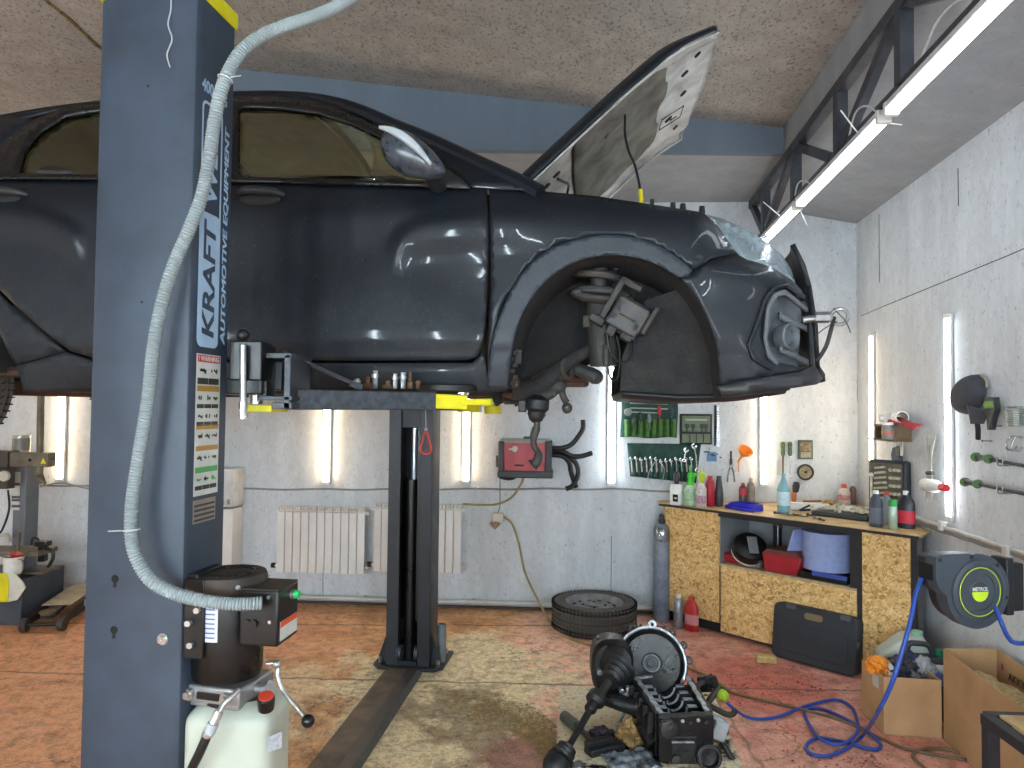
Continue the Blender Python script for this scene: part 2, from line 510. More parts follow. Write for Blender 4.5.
# ---- walls
ZB = 3.56                                              # flat ceiling at the back
ZT = 4.9
def wall(name, plane, u0, u1, z0, z1, m, th=0.12):
    mb = MB()
    a = plane.at(u0, 0, z0); b = plane.at(u1, 0, z0); c = plane.at(u1, -th, z0); d = plane.at(u0, -th, z0)
    mb.flat([(p.x, p.y) for p in (a, b, c, d)], z0, z1)
    return struct(name, mb, m, smooth=False)
uc = (CORN - BW.p0).dot(BW.t)
u_left = (XL - BW.p0.x) / BW.t.x
wall('wall_back', BW, u_left - 0.2, uc + 0.12, -0.1, ZT, M_wall)
rlen = (CORN.y - YF) / abs(RW.t.y)
wall('wall_right', RW, 0, rlen + 0.2, -0.1, ZT, M_wall)
mb = MB(); mb.bb((XL - 0.12, YF, -0.1), (XL, 7.0, ZT)); struct('wall_left', mb, M_wall, smooth=False)
mb = MB(); mb.bb((XL - 0.1, YF - 0.12, -0.1), (CORN.x, YF, ZT)); struct('wall_front', mb, M_wall, smooth=False)

# ---- roof: a flat lower ceiling at the back, a pitched one over the bay, a low one right of the truss
def xt(y): return 1.274 + 0.124 * y                    # the line of the roof truss
YS = 4.9                                               # the step between the two ceilings
ZC = 3.54                                              # underside of the truss' top chord
xr = lambda y: CORN.x + (y - CORN.y) * (_e.x / _e.y) + 0.1
def quad(p): 
    m = MB(); n = len(p)
    vs = [V(q) for q in p] + [V(q) + V((0, 0, 0.1)) for q in p]
    fs = [tuple(range(n))[::-1], tuple(range(n, 2 * n))] + [(i, (i + 1) % n, n + (i + 1) % n, n + i) for i in range(n)]
    return m.add(vs, fs)
def zl(x, y): return 3.77 + 0.088 * (xt(y) - x)        # the pitched ceiling
XRD = -2.84
zr_w = RW.hit(1000, 114).z
RB = 0.22
c1 = quad([(XRD, YF - .1, zl(XRD, YS)), (xt(YF) - .0, YF - .1, 3.72), (xt(YS), YS + .05, 3.72), (XRD, YS + .05, zl(XRD, YS))])
struct('ceiling', c1, M_ceil, smooth=False)
zr_ = zl(XRD, YS)
c2 = quad([(XL - .1, YF - .1, zr_ - .35), (XRD, YF - .1, zr_), (XRD, 7.2, zr_), (XL - .1, 7.2, zr_ - .35)])
struct('ceiling_left', c2, M_ceil, smooth=False)
c3 = quad([(XRD, YS + 0.02, ZB), (xt(YS), YS + 0.02, ZB), (xt(7), 7, ZB - .03), (XRD, 7, ZB - .03)])
struct('ceiling_back', c3, M_ceil_r, smooth=False)
zbk = BW.hit(858, 226).z
c4 = quad([(xt(YF), YF - .1, ZC + .03), (xr(YF), YF - .1, zr_w), (xr(6.3), 6.3, zbk), (xt(6.6), 6.6, ZC - .03)])
struct('ceiling_right', c4, M_ceil_r, smooth=False)
# step faces
m = MB(); m.add([(XRD, YS, ZB - .02), (xt(YS), YS, ZB - .02), (xt(YS), YS, 3.79), (XRD, YS, zr_ + .02),
                 (XRD, YS + .06, ZB - .02), (xt(YS), YS + .06, ZB - .02), (xt(YS), YS + .06, 3.79), (XRD, YS + .06, zr_ + .02)],
                [(0, 1, 2, 3), (7, 6, 5, 4), (0, 4, 5, 1), (1, 5, 6, 2), (2, 6, 7, 3), (3, 7, 4, 0)])
struct('trim_1', m, M_ceil_blue, smooth=False)
m = MB(); m.add([(XRD - .05, YS, ZB - .02), (XRD, YS, ZB - .02), (XRD, 7, ZB - .02), (XRD - .05, 7, ZB - .02),
                 (XRD - .05, YS, zr_ + .02), (XRD, YS, zr_ + .02), (XRD, 7, zr_ + .02), (XRD - .05, 7, zr_ + .02)],
                [(0, 1, 2, 3), (7, 6, 5, 4), (0, 4, 5, 1), (1, 5, 6, 2), (2, 6, 7, 3), (3, 7, 4, 0)])
struct('trim_5', m, M_ceil_blue, smooth=False)
# foam bead along the joint of the step
M_foam = mat('foam_bead', '#8a7746', 0.9, hx2='#4a3f28', scale=30, bump=0.6)
pts = []
for i in range(60):
    x = XRD + (xt(YS) - 0.9 - XRD) * i / 59
    pts.append((x, YS - .005, zl(x, YS) - .004 + .004 * math.sin(i * 2.3)))
m = MB(); m.tube(pts, [0.006 + 0.004 * abs(math.sin(i * 1.7)) for i in range(60)], 6)
struct('trim_2', m, M_foam)
pts = [(XRD + .01 * math.sin(i * 1.9), YF + (YS - YF) * i / 50, zr_ - .002) for i in range(51)]
m = MB(); m.tube(pts, [0.01 + 0.006 * abs(math.sin(i * 1.3)) for i in range(51)], 6)
struct('trim_3', m, M_foam)
# board seams of the ceiling
M_seam = mat('board_seam', '#3a3632', 0.9)
m = MB()
for xs in (-2.2, -0.95, 0.3):
    m.beam((xs, YF, zl(xs, YF) - .0005 + .0), (xs + 0.0, YS, zl(xs, YS) - .0005), .004, .003)
# fascia beside the truss chord
m2 = MB(); m2.add([(xt(YF) - .0, YF, ZC), (xt(YS), YS, ZC), (xt(YS), YS, 3.75), (xt(YF), YF, 3.75),
                   (xt(YF) + .05, YF, ZC), (xt(YS) + .05, YS, ZC), (xt(YS) + .05, YS, 3.75), (xt(YF) + .05, YF, 3.75)],
                  [(3, 2, 1, 0), (4, 5, 6, 7), (0, 1, 5, 4), (1, 2, 6, 5), (2, 3, 7, 6), (3, 0, 4, 7)])
struct('trim_4', m2, M_ceil_r, smooth=False)

# ---- wall seams
def seam(mb, plane, px0, px1):
    a = plane.hit(*px0, 0.001); b = plane.hit(*px1, 0.001); mb.beam(a, b, .004, .004, up=plane.n)
ms = MB()
seam(ms, RW, (879, 214), (879.5, 282)); seam(ms, RW, (882, 307), (1007, 256)); seam(ms, RW, (861, 316), (882, 307))
seam(ms, RW, (958, 168), (958.5, 206)); seam(ms, RW, (1007, 256), (1060, 233))
struct('wall_right_seam', ms, M_seam)
ms = MB(); seam(ms, BW, (858, 260), (857.6, 316)); seam(ms, BW, (857.5, 380), (857.5, 402)); seam(ms, BW, (611.5, 536), (611, 592)); seam(ms, BW, (323, 573), (323, 604))
struct('wall_back_seam', ms, M_seam)

# ---- roof truss
M_steel = mat('dark_painted_steel', '#4a4d55', 0.45, 0.3, '#3a3b41', 8)
tr = thing('roof_truss', 'dark steel lattice roof truss along the right of the ceiling', 'truss', (xt(1.0), 1.0, 3.1), kind='structure')
def T(d, z): return V((xt(d) + .03, d, z))
m = MB(); m.beam(T(-2.9, ZC - .025), T(6.1, ZC - .03), .06, .06); mk('top_chord', m, M_steel, tr, world=True, smooth=False)
m = MB(); m.beam(T(-2.9, 3.165), T(6.1, 3.165), .03, .03); mk('bottom_chord', m, M_steel, tr, world=True, smooth=False)
for d in (0.55, 1.37, 2.2, 3.02, 3.83, 4.71, 5.58):
    m = MB(); m.beam(T(d, 3.16), T(d, ZC - .03), .06, .05, up=(0, 1, 0)); mk('post', m, M_steel, tr, world=True, smooth=False)
for a, b in ((3.06, 3.76), (4.66, 3.98), (4.75, 5.52), (6.05, 5.64), (1.41, 2.1), (2.98, 2.3)):
    m = MB(); m.beam(T(a, ZC - .04), T(b, 3.18), .05, .045, up=(1, 0, 0)); mk('diagonal', m, M_steel, tr, world=True, smooth=False)

# ---- tube lights
M_tube_c = emat('tube_light_cool', (0.86, 0.94, 1.0), 4.5)
M_tube_n = emat('tube_light_neutral', (1.0, 0.80, 0.55), 3.6)
M_tube_v = emat('tube_light_bright', (0.78, 0.92, 1.0), 33.0)
M_tube_w = emat('tube_light_warm', (1.0, 0.75, 0.47), 6.0)
M_tube_r = emat('tube_light_ceiling', (0.84, 0.93, 1.0), 3.0)
M_fix = mat('light_housing', '#d8dadb', 0.4)
M_white = mat('white_plastic', '#e4e4e0', 0.4)
def wall_light(plane, x, ytop, ybot, m, label, L=None, group='tube lights on the walls', x2=None):
    b = plane.hit(x, ybot); 
    if L is None: t = plane.hit(x if x2 is None else x2, ytop); L = t.z - b.z
    o = thing('tube_light', label, 'light', b, plane.rot, group)
    dp = .6 if plane is RW else 1.0                     # the side wall has slimmer fittings
    h = MB(); h.bb((-.035, -.03 * dp, -.03), (.035, 0, L + .03)); mk('housing', h, M_fix, o, bevel=.006)
    d = MB(); d.bb((-.026, -.052 * dp, 0), (.026, -.028 * dp, L)); mk('diffuser', d, m, o, bevel=.006)
    for z in (-.03, L):
        e = MB(); e.bb((-.034, -.05 * dp, z), (.034, -.001, z + .03)); mk('end_cap', e, M_white, o, bevel=.005)
    return o
wall_light(BW, 62, 0, 478, M_tube_w, 'warm tube light on the back wall behind the tyre changer arm', 1.2)
wall_light(BW, 327, 0, 481, M_tube_w, 'warm tube light on the back wall above the long white radiator', 1.2)
wall_light(BW, 466, 0, 480, M_tube_w, 'warm tube light on the back wall just beside the far lift post and yellow pads', 1.2)
wall_light(BW, 611, 0, 482, M_tube_c, 'cool white tube light below the bare front strut beside green tool pouches', 1.2)
wall_light(BW, 763, 0, 483, M_tube_n, 'tube light under the front bumper between orange funnel and screwdrivers', 1.2)
wall_light(RW, 874.5, 336, 470, M_tube_n, 'tube light in the corner running behind the small wooden shelf', None)
wall_light(RW, 952.5, 318, 516, M_tube_c, 'bare tube light on the side wall next to the hanging cap', None)
def roof_light(d0, d1, label):
    a = T(d0, 3.09); b = T(d1, 3.09)
    o = thing('tube_light', label, 'light', a, math.atan2(b.y - a.y, b.x - a.x), 'tube lights under the truss')
    L = (b - a).length
    h = MB(); h.bb((0, -.03, .02), (L, .03, .05)); mk('housing', h, M_fix, o, bevel=.005)
    d = MB(); d.bb((.03, -.026, -.01), (L - .03, .026, .024)); mk('diffuser', d, M_tube_r, o, bevel=.01)
    for x in (0, L - .03):
        e = MB(); e.bb((x, -.032, -.012), (x + .03, .032, .05)); mk('end_cap', e, M_white, o, bevel=.004)
    for x in (.25, L - .25):
        w = MB(); w.cyl((x, 0, .04), (x, 0, .075), .006); mk('hanger', w, M_steel, o)
roof_light(1.85, 3.17, 'tube light under the truss, the nearest and longest of the row')
roof_light(3.23, 4.62, 'tube light in the middle of the row under the truss')
roof_light(4.67, 5.75, 'tube light at the far end of the truss above the headlamp')
roof_light(0.35, 1.75, 'tube light under the truss above the viewer')
lc = thing('light_cable', 'thin grey cable drooping between the tube lights under the truss', 'cable', T(3.2, 3.12))
for a, b, dz in ((3.25, 3.72, .13), (4.3, 4.75, .10), (2.3, 2.9, .12)):
    m = MB(); m.tube(smooth_path([T(a, 3.11), T(a + (b - a) * .25, 3.11 + dz * .8) + V((-.03, 0, 0)), T(a + (b - a) * .6, 3.11 + dz) + V((-.03, 0, 0)), T(b, 3.15)], 8), .005, 6); mk('cable', m, M_fix, lc, world=True)
for d, dx, dz in ((4.66, .05, -.13), (3.28, .09, -.02), (5.0, -.16, .12), (3.5, -.12, .14)):
    m = MB(); m.tube([T(d, 3.10), T(d, 3.10) + V((dx, -.02, dz))], .0035, 5); mk('cable_tie', m, M_white, lc, world=True)
# the rest of the workshop: tube lights on the walls behind the viewer
BACKP = Plane(V((0, YF, 0)), V((-1, 0, 0)))
def wl_at(plane, u, z, m, label, L=1.2):
    b = plane.at(u, 0, z)
    o = thing('tube_light', label, 'light', b, plane.rot, 'tube lights on the walls')
    h = MB(); h.bb((-.035, -.03, -.03), (.035, 0, L + .03)); mk('housing', h, M_fix, o, bevel=.006)
    d = MB(); d.bb((-.026, -.052, 0), (.026, -.028, L)); mk('diffuser', d, m, o, bevel=.008)
for i, u in enumerate((-2.4, -1.5, -0.6, 0.3, 1.2, 2.1, 3.0, 3.9, 5.2)):
    wl_at(BACKP, u, 1.0, M_tube_v, 'tube light on the wall behind the viewer', 1.5)
wl_at(RW, 4.3, 0.95, M_tube_c, 'tube light on the side wall beyond the hose reel', 1.2)
wl_at(RW, 6.6, 0.95, M_tube_c, 'tube light on the side wall near the viewer', 1.2)
LEFTP = Plane(V((XL, 0, 0)), V((0, 1, 0)))
for u in (0.5, 3.5, 5.5):
    wl_at(LEFTP, u, 1.0, M_tube_w, 'tube light on the wall behind the tyre changer', 1.4)

# ================================================================== the car on the lift
X0, Y0 = .377, 2.60                                    # front wheel centre on the near flank, in the car's own frame
CY = Y0 + .88                                          # its middle line
# the car stands a few degrees askew to the viewer: everything below is drawn in its own frame
CM = Matrix.Translation((X0, Y0, 0)) @ Matrix.Rotation(R(-6.3), 4, 'Z') @ Matrix.Translation((-X0, -Y0, 0))
CMI = CM.inverted(); CMI3 = CMI.to_3x3()
EYEC = CMI @ EYE
_P_room, _ray_room = P, ray
def ray(x, y): return CMI3 @ _ray_room(x, y)
def P(x, y, d):
    v = ray(x, y)
    return EYEC + v * ((d - EYEC.y) / v.y)
PLAN = [V((X0 + x, Y0 + y, 0)) for x, y in ((-3.47, .88), (-3.44, .60), (-3.36, .30), (-3.0, .085), (-2.64, .035), (-1.9, .005), (-.9, .0), (-.08, .004),
        (.34, .02), (.58, .06), (.70, .115), (.775, .20), (.82, .32), (.855, .5), (.88, .88))]
PL = smooth_path(PLAN, 12)
PN = []
for i in range(len(PL)):
    d = (PL[min(i + 1, len(PL) - 1)] - PL[max(i - 1, 0)]).normalized()
    PN.append(V((-d.y, d.x, 0)))                       # towards the car's middle

def car_at(px, py, inset=0.0):
    """where the body skin, moved in by inset, is seen at (px, py)"""
    v = ray(px, py); best = None
    q = [PL[i] + PN[i] * inset - V((EYEC.x, EYEC.y, 0)) for i in range(len(PL))]
    cr = [a.x * v.y - a.y * v.x for a in q]
    far_i, far_c = 0, 1e9
    for i in range(len(q) - 1):
        if abs(cr[i]) < far_c: far_c, far_i = abs(cr[i]), i
        if (cr[i] <= 0) != (cr[i + 1] <= 0):
            t = cr[i] / (cr[i] - cr[i + 1])
            p = q[i].lerp(q[i + 1], t)
            if best is None or p.y < best.y: best = p
    if best is None: best = q[far_i]
    return V((best.x + EYEC.x, best.y + EYEC.y, CAMZ + v.z * best.y / v.y))

LOWER = [(420, .10), (400, .075), (378, .04), (362, .022), (347, .012), (338, .004), (300, 0.0), (240, .0), (215, .008), (200, .022), (188, .045), (184, .055)]
LOWER = sorted(LOWER)
def vert_inset(px, py):
    # the shoulder line falls towards the nose
    top = interp(px, [(-200, 178), (232, 181), (490, 188), (560, 195), (640, 205), (700, 214), (720, 224), (760, 250), (800, 285)])
    if py < top + 32:
        sh = interp(top + 32 - py, [(0, .0), (10, .006), (18, .016), (25, .032), (32, .06), (36, .085)])
    else: sh = 0
    lo = interp(py, [(335, 0.0), (345, .004), (349, .014), (362, .022), (378, .038), (400, .072), (425, .11)])
    if px > 700: lo *= interp(px, [(700, 1), (760, .3)])
    return sh + lo

EDGE_D = [(388, 243), (394, 238), (402, 230), (415, 224), (430, 220), (452, 216), (488, 213), (530, 213), (575, 217)]
EDGE_R = [(-150, 205), (-60, 204), (0, 206), (28, 209), (50, 215), (66, 222), (80, 231), (88, 238)]
def crease(px, py):
    o = 0.0
    for E, fade, low in ((EDGE_D, (386, 400), 45), (EDGE_R, (88, 76), 38)):
        if E[0][0] <= px <= E[-1][0]:
            d = py - interp(px, E)
            if -8 < d < low + 40:
                k = sstep(fade[0], fade[1], px) if fade[1] > fade[0] else sstep(fade[0], fade[1], px)
                if E is EDGE_D: k *= 1 - sstep(500, 575, px)
                o -= .022 * k * sstep(-6, 4, d) * (1 - sstep(low * .25, low, d))
    # the x-shaped hollow of the doors
    if 150 < px < 490:
        d = py - interp(px, [(150, 290), (300, 262), (390, 243), (490, 300)])
        o += .012 * math.exp(-(d / 34) ** 2)
    return o
def nose(px, py):
    o = 0.0
    if px > 690:                                       # the nose leans back above the bumper
        o += .10 * sstep(285, 215, py) * sstep(690, 740, px)
        d = py - interp(px, [(690, 262), (740, 262), (775, 278), (800, 296)])
        o -= .012 * sstep(-4, 3, d) * (1 - sstep(6, 40, d)) * sstep(690, 712, px)
    return o
def inset(px, py): return vert_inset(px, py) + crease(px, py) + nose(px, py)

def tess(poly, sp, holes=()):
    """triangles over an outline, as (points, faces)"""
    pts = []; edges = []
    def ring(pl):
        b = len(pts); n = len(pl); out = []
        for i in range(n):
            a, c = pl[i], pl[(i + 1) % n]
            L = math.hypot(c[0] - a[0], c[1] - a[1]); k = max(1, int(L / sp))
            for j in range(k): out.append((a[0] + (c[0] - a[0]) * j / k, a[1] + (c[1] - a[1]) * j / k))
        for i, p in enumerate(out):
            pts.append(p); edges.append((b + i, b + (i + 1) % len(out)))
        return out
    def inside(p, r):
        c = False; n = len(r)
        for i in range(n):
            a, b = r[i], r[i - 1]
            if (a[1] > p[1]) != (b[1] > p[1]) and p[0] < (b[0] - a[0]) * (p[1] - a[1]) / (b[1] - a[1]) + a[0]: c = not c
        return c
    def near(p, r):
        return any((p[0] - q[0]) ** 2 + (p[1] - q[1]) ** 2 < (sp * .55) ** 2 for q in r)
    outer = ring(poly); hr = [ring(h) for h in holes]
    xs = [p[0] for p in poly]; ys = [p[1] for p in poly]
    rows = int((max(ys) - min(ys)) / sp) + 1; cols = int((max(xs) - min(xs)) / sp) + 1
    for j in range(rows + 1):
        for i in range(cols + 1):
            p = (min(xs) + (i + (.5 if j % 2 else 0)) * sp, min(ys) + j * sp)
            if inside(p, outer) and not any(inside(p, h) for h in hr) and not near(p, outer) and not any(near(p, h) for h in hr):
                pts.append(p)
    vs, _, fs, _, _, _ = geometry.delaunay_2d_cdt([V(p) for p in pts], edges, [], 1 if not holes else 2, 1e-4)
    if holes:
        ff = []
        for f in fs:
            c = sum((vs[i] for i in f), V((0, 0))) / len(f)
            if inside(c, outer) and not any(inside(c, h) for h in hr): ff.append(f)
        fs = ff
    return vs, fs

def mirror(mb):
    o = MB(); o.v = [V((p.x, 2 * CY - p.y, p.z)) for p in mb.v]; o.f = [tuple(reversed(f)) for f in mb.f]; return o

car = thing('car', 'dark blue grey hatchback raised on the lift with open bonnet and no front wheel', 'car', (-0.9, CY, 1.75))
car.matrix_world = CM @ Matrix.Translation((-0.9, CY, 1.75))
WM[car.name] = Matrix.Translation((-0.9, CY, 1.75))
# ---- paint
def car_paint():
    t = NT('dusty_dark_blue_paint'); pos = t.pos(); x, y, z = t.sep(pos)
    n = t.noise(pos, 3.5, 7, 0.7); f = t.noise(pos, 45, 4, 0.7)
    st = t.noise(t.mapping(pos, (30, 30, 2.0)), 3, 4, 0.6)
    dust = t.math('MULTIPLY', t.ramp(n, [(0.40, 0.0), (0.72, 1.0)]), t.maprange(f, 0.3, 0.7, 0.5, 1.0))
    low = t.maprange(z, 2.35, 1.85, 0.05, 1.0)
    fac = t.math('MULTIPLY', t.math('ADD', t.math('MULTIPLY', dust, 0.75), t.math('MULTIPLY', st, 0.25)), t.maprange(z, 2.55, 1.8, 0.08, 0.80), clamp=True)
    c = t.mix(fac, lin('#070f18'), lin('#3f4447'))
    spk = t.ramp(t.noise(pos, 120, 2, 0.5), [(0.70, 0.0), (0.75, 1.0)])
    c = t.mix(t.math('MULTIPLY', spk, 0.35), c, lin('#6a7076'))
    t.bsdf(c, t.maprange(fac, 0, 0.8, 0.48, 0.72), 0.1, coat=0.16, coat_rough=0.05, spec=0.3)
    return t.m
M_paint = car_paint()
M_trim = mat('satin_black_plastic', '#1b1d20', 0.45, hx2='#2a2b2d', scale=20)
M_black = mat('matt_black', '#0d0e10', 0.7)
M_gap = mat('panel_gap_black', '#050506', 0.8)
M_arch = mat('grey_blue_arch_moulding', '#1d252f', 0.5, hx2='#2d343b', scale=9, bump=0.1)
M_liner = mat('wheel_arch_felt', '#1e2023', 0.95, hx2='#33322f', scale=9, bump=0.5, bscale=70)
M_under = mat('rusty_underbody', '#3a2c24', 0.85, hx2='#57402f', scale=6, bump=0.4)
M_cglass = clear_mat('tinted_car_glass', '#e3e5d2', 0.06)
M_dust_glass = clear_mat('dusty_rear_glass', '#b5b89c', 0.09, 0.12)

def panel(name, poly, m, sp=7, off=0.0, thick=.012, fn=None, parent=car, both=True, holes=(), sub='', angle=50):
    vs, fs = tess(poly, sp, holes)
    mb = MB(); g = fn or inset
    mb.add([car_at(p.x, p.y, g(p.x, p.y) + off) for p in vs], fs)
    out = mk(name, mb, m, parent, world=True, solid=0, angle=angle)
    # give the sheet its thickness inwards
    md = out.modifiers.new('thickness', 'SOLIDIFY'); md.thickness = thick; md.offset = 0
    o2 = None
    if both:
        o2 = mk(name, mirror(mb), m, parent, world=True, angle=angle)
        md = o2.modifiers.new('thickness', 'SOLIDIFY'); md.thickness = thick; md.offset = 0
    return out, o2

ARC_OUT = [(488, 386), (489, 366), (492, 345), (498, 322), (507, 300), (520, 277), (540, 256), (566, 243), (600, 236), (633, 238), (659, 247), (678, 259), (692, 271)]
ARC_IN = [(508, 388), (509, 370), (512, 350), (518, 325), (530, 301), (551, 277), (579, 261), (610, 255.5), (640, 259), (662, 268), (678, 278)]
ARC_IN2 = [(684, 283), (698, 302), (710, 327), (717, 354), (719, 386)]
AO = sp2(ARC_OUT, 4); AI = sp2(ARC_IN, 4); AI2 = sp2(ARC_IN2, 4)

# front door
panel('front_door', [(232, 181), (330, 183), (436, 186), (486, 188), (488, 210), (488.5, 250), (488, 290), (486, 325), (482, 348), (477, 357), (468, 360), (350, 360.5), (206, 359), (206, 181)], M_paint, 6)
panel('rear_door', [(203, 181), (203, 359), (112, 359), (94, 357.5), (72, 351), (53, 338), (35, 322), (15, 304), (0, 289), (-22, 268), (-34, 240), (-38, 205), (-34, 178), (60, 179)], M_paint, 6)
# sill under the doors
panel('sill', [(66, 352), (94, 360.5), (206, 362), (350, 363), (472, 363), (484, 352), (487, 372), (508, 391), (480, 393), (300, 393), (100, 391), (24, 391), (22, 380), (17, 366)], M_paint, 7)
# front wing above and behind the arch
panel('front_wing', [(489.5, 189), (527, 191), (542, 192.5), (600, 198), (650, 205.5), (702, 213.5), (716, 226), (728, 243), (736, 254), (712, 259), (694, 270)] + list(reversed(AO)) + [(488, 350), (489, 325), (491, 290), (491, 240)], M_paint, 6)
panel('arch_moulding', AO + [(688, 277), (678, 278)] + list(reversed(AI)), M_arch, 4, off=-.016, thick=.026)
# bumper skin down to the lower lip
panel('front_bumper', [(680, 279), (694, 271.5), (712, 261), (736, 256), (746, 261), (770, 268), (790, 281), (800, 291), (806, 306), (811, 330), (813, 362), (813, 374), (760, 378), (719, 388)] + list(reversed(AI2)), M_paint, 6,
      holes=[[(764, 300), (772, 291), (785, 288), (800, 300), (808, 312), (811, 366), (800, 367), (776, 362), (768, 356), (763, 340)]], thick=.015)
panel('bumper_lip', [(716, 386), (760, 378), (800, 372), (812, 366), (819, 378), (813, 384), (770, 391), (722, 396)], M_trim, 6, off=-.02, thick=.03)
# fog lamp recess: deep surround, fins, lamp
def fog_fn(px, py): return inset(px, py) + .08
M_recess = mat('grey_bumper_insert', '#4a4f55', 0.5, hx2='#5b6065', scale=20)
panel('fog_lamp_recess', [(760, 298), (774, 287), (786, 285), (803, 299), (811, 312), (812, 370), (798, 370), (772, 364), (762, 358), (759, 340)], M_recess, 6, fn=fog_fn, thick=.012)
panel('fog_lamp_surround', [(763, 338), (766, 306), (773, 293), (784, 290), (806, 308), (807, 312), (785, 295), (776, 297), (770, 309), (767, 340), (771, 354), (778, 362), (776, 366), (767, 357)], M_recess, 5, off=-.008, thick=.015)
panel('bumper_c_groove', [(747, 345), (757, 318), (764, 297), (772, 287), (787, 284), (805, 297), (804, 300), (786, 287), (774, 290), (767, 300), (760, 320), (750, 347), (756, 358), (772, 369), (771, 371), (752, 360)], M_paint, 5, off=-.014, thick=.012)
for y0 in (312, 345):
    panel('recess_fin', [(779, y0), (811, y0 + 17), (811, y0 + 21), (779, y0 + 7)], M_recess, 5, off=.022, thick=.014)
fc = car_at(785, 337, .03); 
for o_ in (fc, V((fc.x, 2 * CY - fc.y, fc.z))):
    sgn = -1 if o_.y < CY else 1
    dirv = V((.62, sgn * .78, 0)).normalized()
    m = MB(); m.lathe([(.044, -.02), (.05, .026), (.044, .032), (.037, .026), (.03, .008), (.0, .004)], o_, dirv, 28); mk('fog_lamp', m, M_recess, car, world=True)
# headlamp
M_lens = mat('hazy_headlamp_lens', '#93a1a8', 0.16, hx2='#7d8b93', scale=5, alpha=.62, coat=.5)
M_hlbody = mat('headlamp_body_grey', '#7d8991', 0.45, 0.2, '#a3adb3', 20)
panel('headlamp', [(703, 214), (722, 219), (745, 229), (765, 241), (782, 256), (791, 269), (795, 283), (785, 277), (768, 268), (748, 262), (738, 254), (728, 242), (716, 227)], M_lens, 5, off=-.006, thick=.004)
panel('headlamp_body', [(704, 215), (722, 220), (745, 230), (765, 242), (782, 257), (790, 269), (794, 282), (785, 276), (768, 267), (748, 261), (738, 253), (728, 241), (716, 226)], M_hlbody, 6, off=.035, thick=.004)
panel('headlamp_chrome_strip', [(734, 245), (766, 234), (768, 237), (737, 249)], mat('headlamp_chrome', '#dfe6ea', 0.15, 0.8), 5, off=.012, thick=.003)
# nose across the car (from corner to corner), with grille
def nose_strip(name, z0, z1, back0, back1, m, n=24, thick=.02):
    i0 = min(range(len(PL)), key=lambda i: (PL[i] - V((X0 + .81, Y0 + .30, 0))).length)
    side = [PL[i] for i in range(i0, len(PL))]
    loop = side + [V((p.x, 2 * CY - p.y, 0)) for p in reversed(side[:-1])]
    mb = MB(); k = len(loop)
    vs = []
    for zz, bk in ((z0, back0), ((z0 + z1) / 2, (back0 + back1) / 2 - .008), (z1, back1)):
        vs += [V((p.x - bk, CY + (p.y - CY) * (1 - bk * .3), zz)) for p in loop]
    fs = [(j * k + i, j * k + i + 1, (j + 1) * k + i + 1, (j + 1) * k + i) for j in range(2) for i in range(k - 1)]
    mb.add(vs, fs)
    return mk(name, mb, m, car, world=True, solid=thick)
zb = lambda py: CAMZ + (410.5 - py) * 3.2 / FPX
nose_strip('bumper_front', zb(372), zb(300), .0, .03, M_paint)
nose_strip('radiator_grille', zb(300), zb(262), .03, .09, M_trim)
nose_strip('splitter', zb(385), zb(372), -.02, .0, M_trim)
# towing eye screwed in the bumper
M_steel_b = mat('bare_steel', '#9a9d9e', 0.35, 0.8, '#6f7275', 15)
t0 = car_at(803, 320, .0); a = t0; b = a + V((.075, -.02, .008)); 
m = MB(); m.cyl(a, b, .013); mk('towing_eye', m, M_steel_b, car, world=True)
m = MB(); m.cyl(b - V((.035, -.008, 0)), b + V((.012, 0, 0)), .021, n=6); mk('towing_eye_collar', m, M_steel_b, car, world=True)
m = MB(); m.torus(b + V((.045, -.01, .0)), .029, .0075, V((0.25, 1, .35)), 20, 8); mk('towing_eye_ring', m, M_steel_b, car, world=True)
M_wire = mat('black_wire', '#15161a', 0.5)
m = MB(); m.tube(smooth_path([b + V((.03, 0, .0)), b + V((.015, -.01, -.05)), b + V((.0, 0, -.11)), b + V((-.025, .02, -.16))], 6), .0075, 7)
m.tube(smooth_path([b + V((.02, -.02, .03)), b + V((.06, -.03, -.02)), b + V((.08, -.02, -.06))], 6), .0022, 5)
m.tube(smooth_path([b + V((.03, -.03, -.02)), b + V((-.02, -.03, -.05)), b + V((-.06, -.02, -.09))], 6), .002, 5); mk('tied_wire', m, M_wire, car, world=True)

# ---- greenhouse
def gh(px, py):
    """side glass and roof rail lean in"""
    b = interp(px, [(-200, 178), (232, 181), (490, 188)])
    d = b - py
    return .05 + interp(d, [(-10, -.02), (0, 0), (20, .05), (50, .14), (75, .225), (90, .30), (100, .36)])
WIN_F = [(239, 178), (239, 112), (242, 108), (277, 109), (320, 115), (352, 125), (377, 137), (400, 151), (424, 168), (436, 182), (400, 181.5), (300, 180)]
WIN_R = [(20, 175), (25, 154), (40, 134), (67, 117), (100, 112), (170, 109), (204, 108), (204, 177), (100, 176)]
M_edge = mat('window_surround_black', '#0c0e10', 0.25)
panel('side_window', WIN_F, M_cglass, 9, fn=gh, off=.012, thick=.004)
panel('side_window', WIN_R, M_dust_glass, 9, fn=gh, off=.012, thick=.004)
panel('window_surround', [(206, 183), (206, 101), (235, 98), (277, 99), (320, 104), (356, 115), (384, 129), (412, 146), (440, 163), (462, 178), (468, 188), (440, 187), (330, 184.5)], M_edge, 6, fn=gh, holes=[WIN_F], thick=.02)
panel('window_surround', [(-38, 181), (-20, 165), (8, 142), (34, 122), (64, 109), (100, 105), (206, 101), (206, 183), (60, 179)], M_edge, 6, fn=gh, holes=[WIN_R], thick=.02)
panel('quarter_panel', [(-38, 179), (-20, 163), (8, 140), (34, 120), (0, 117), (-60, 128), (-110, 150), (-150, 178)], M_paint, 8, fn=gh, off=-.004)
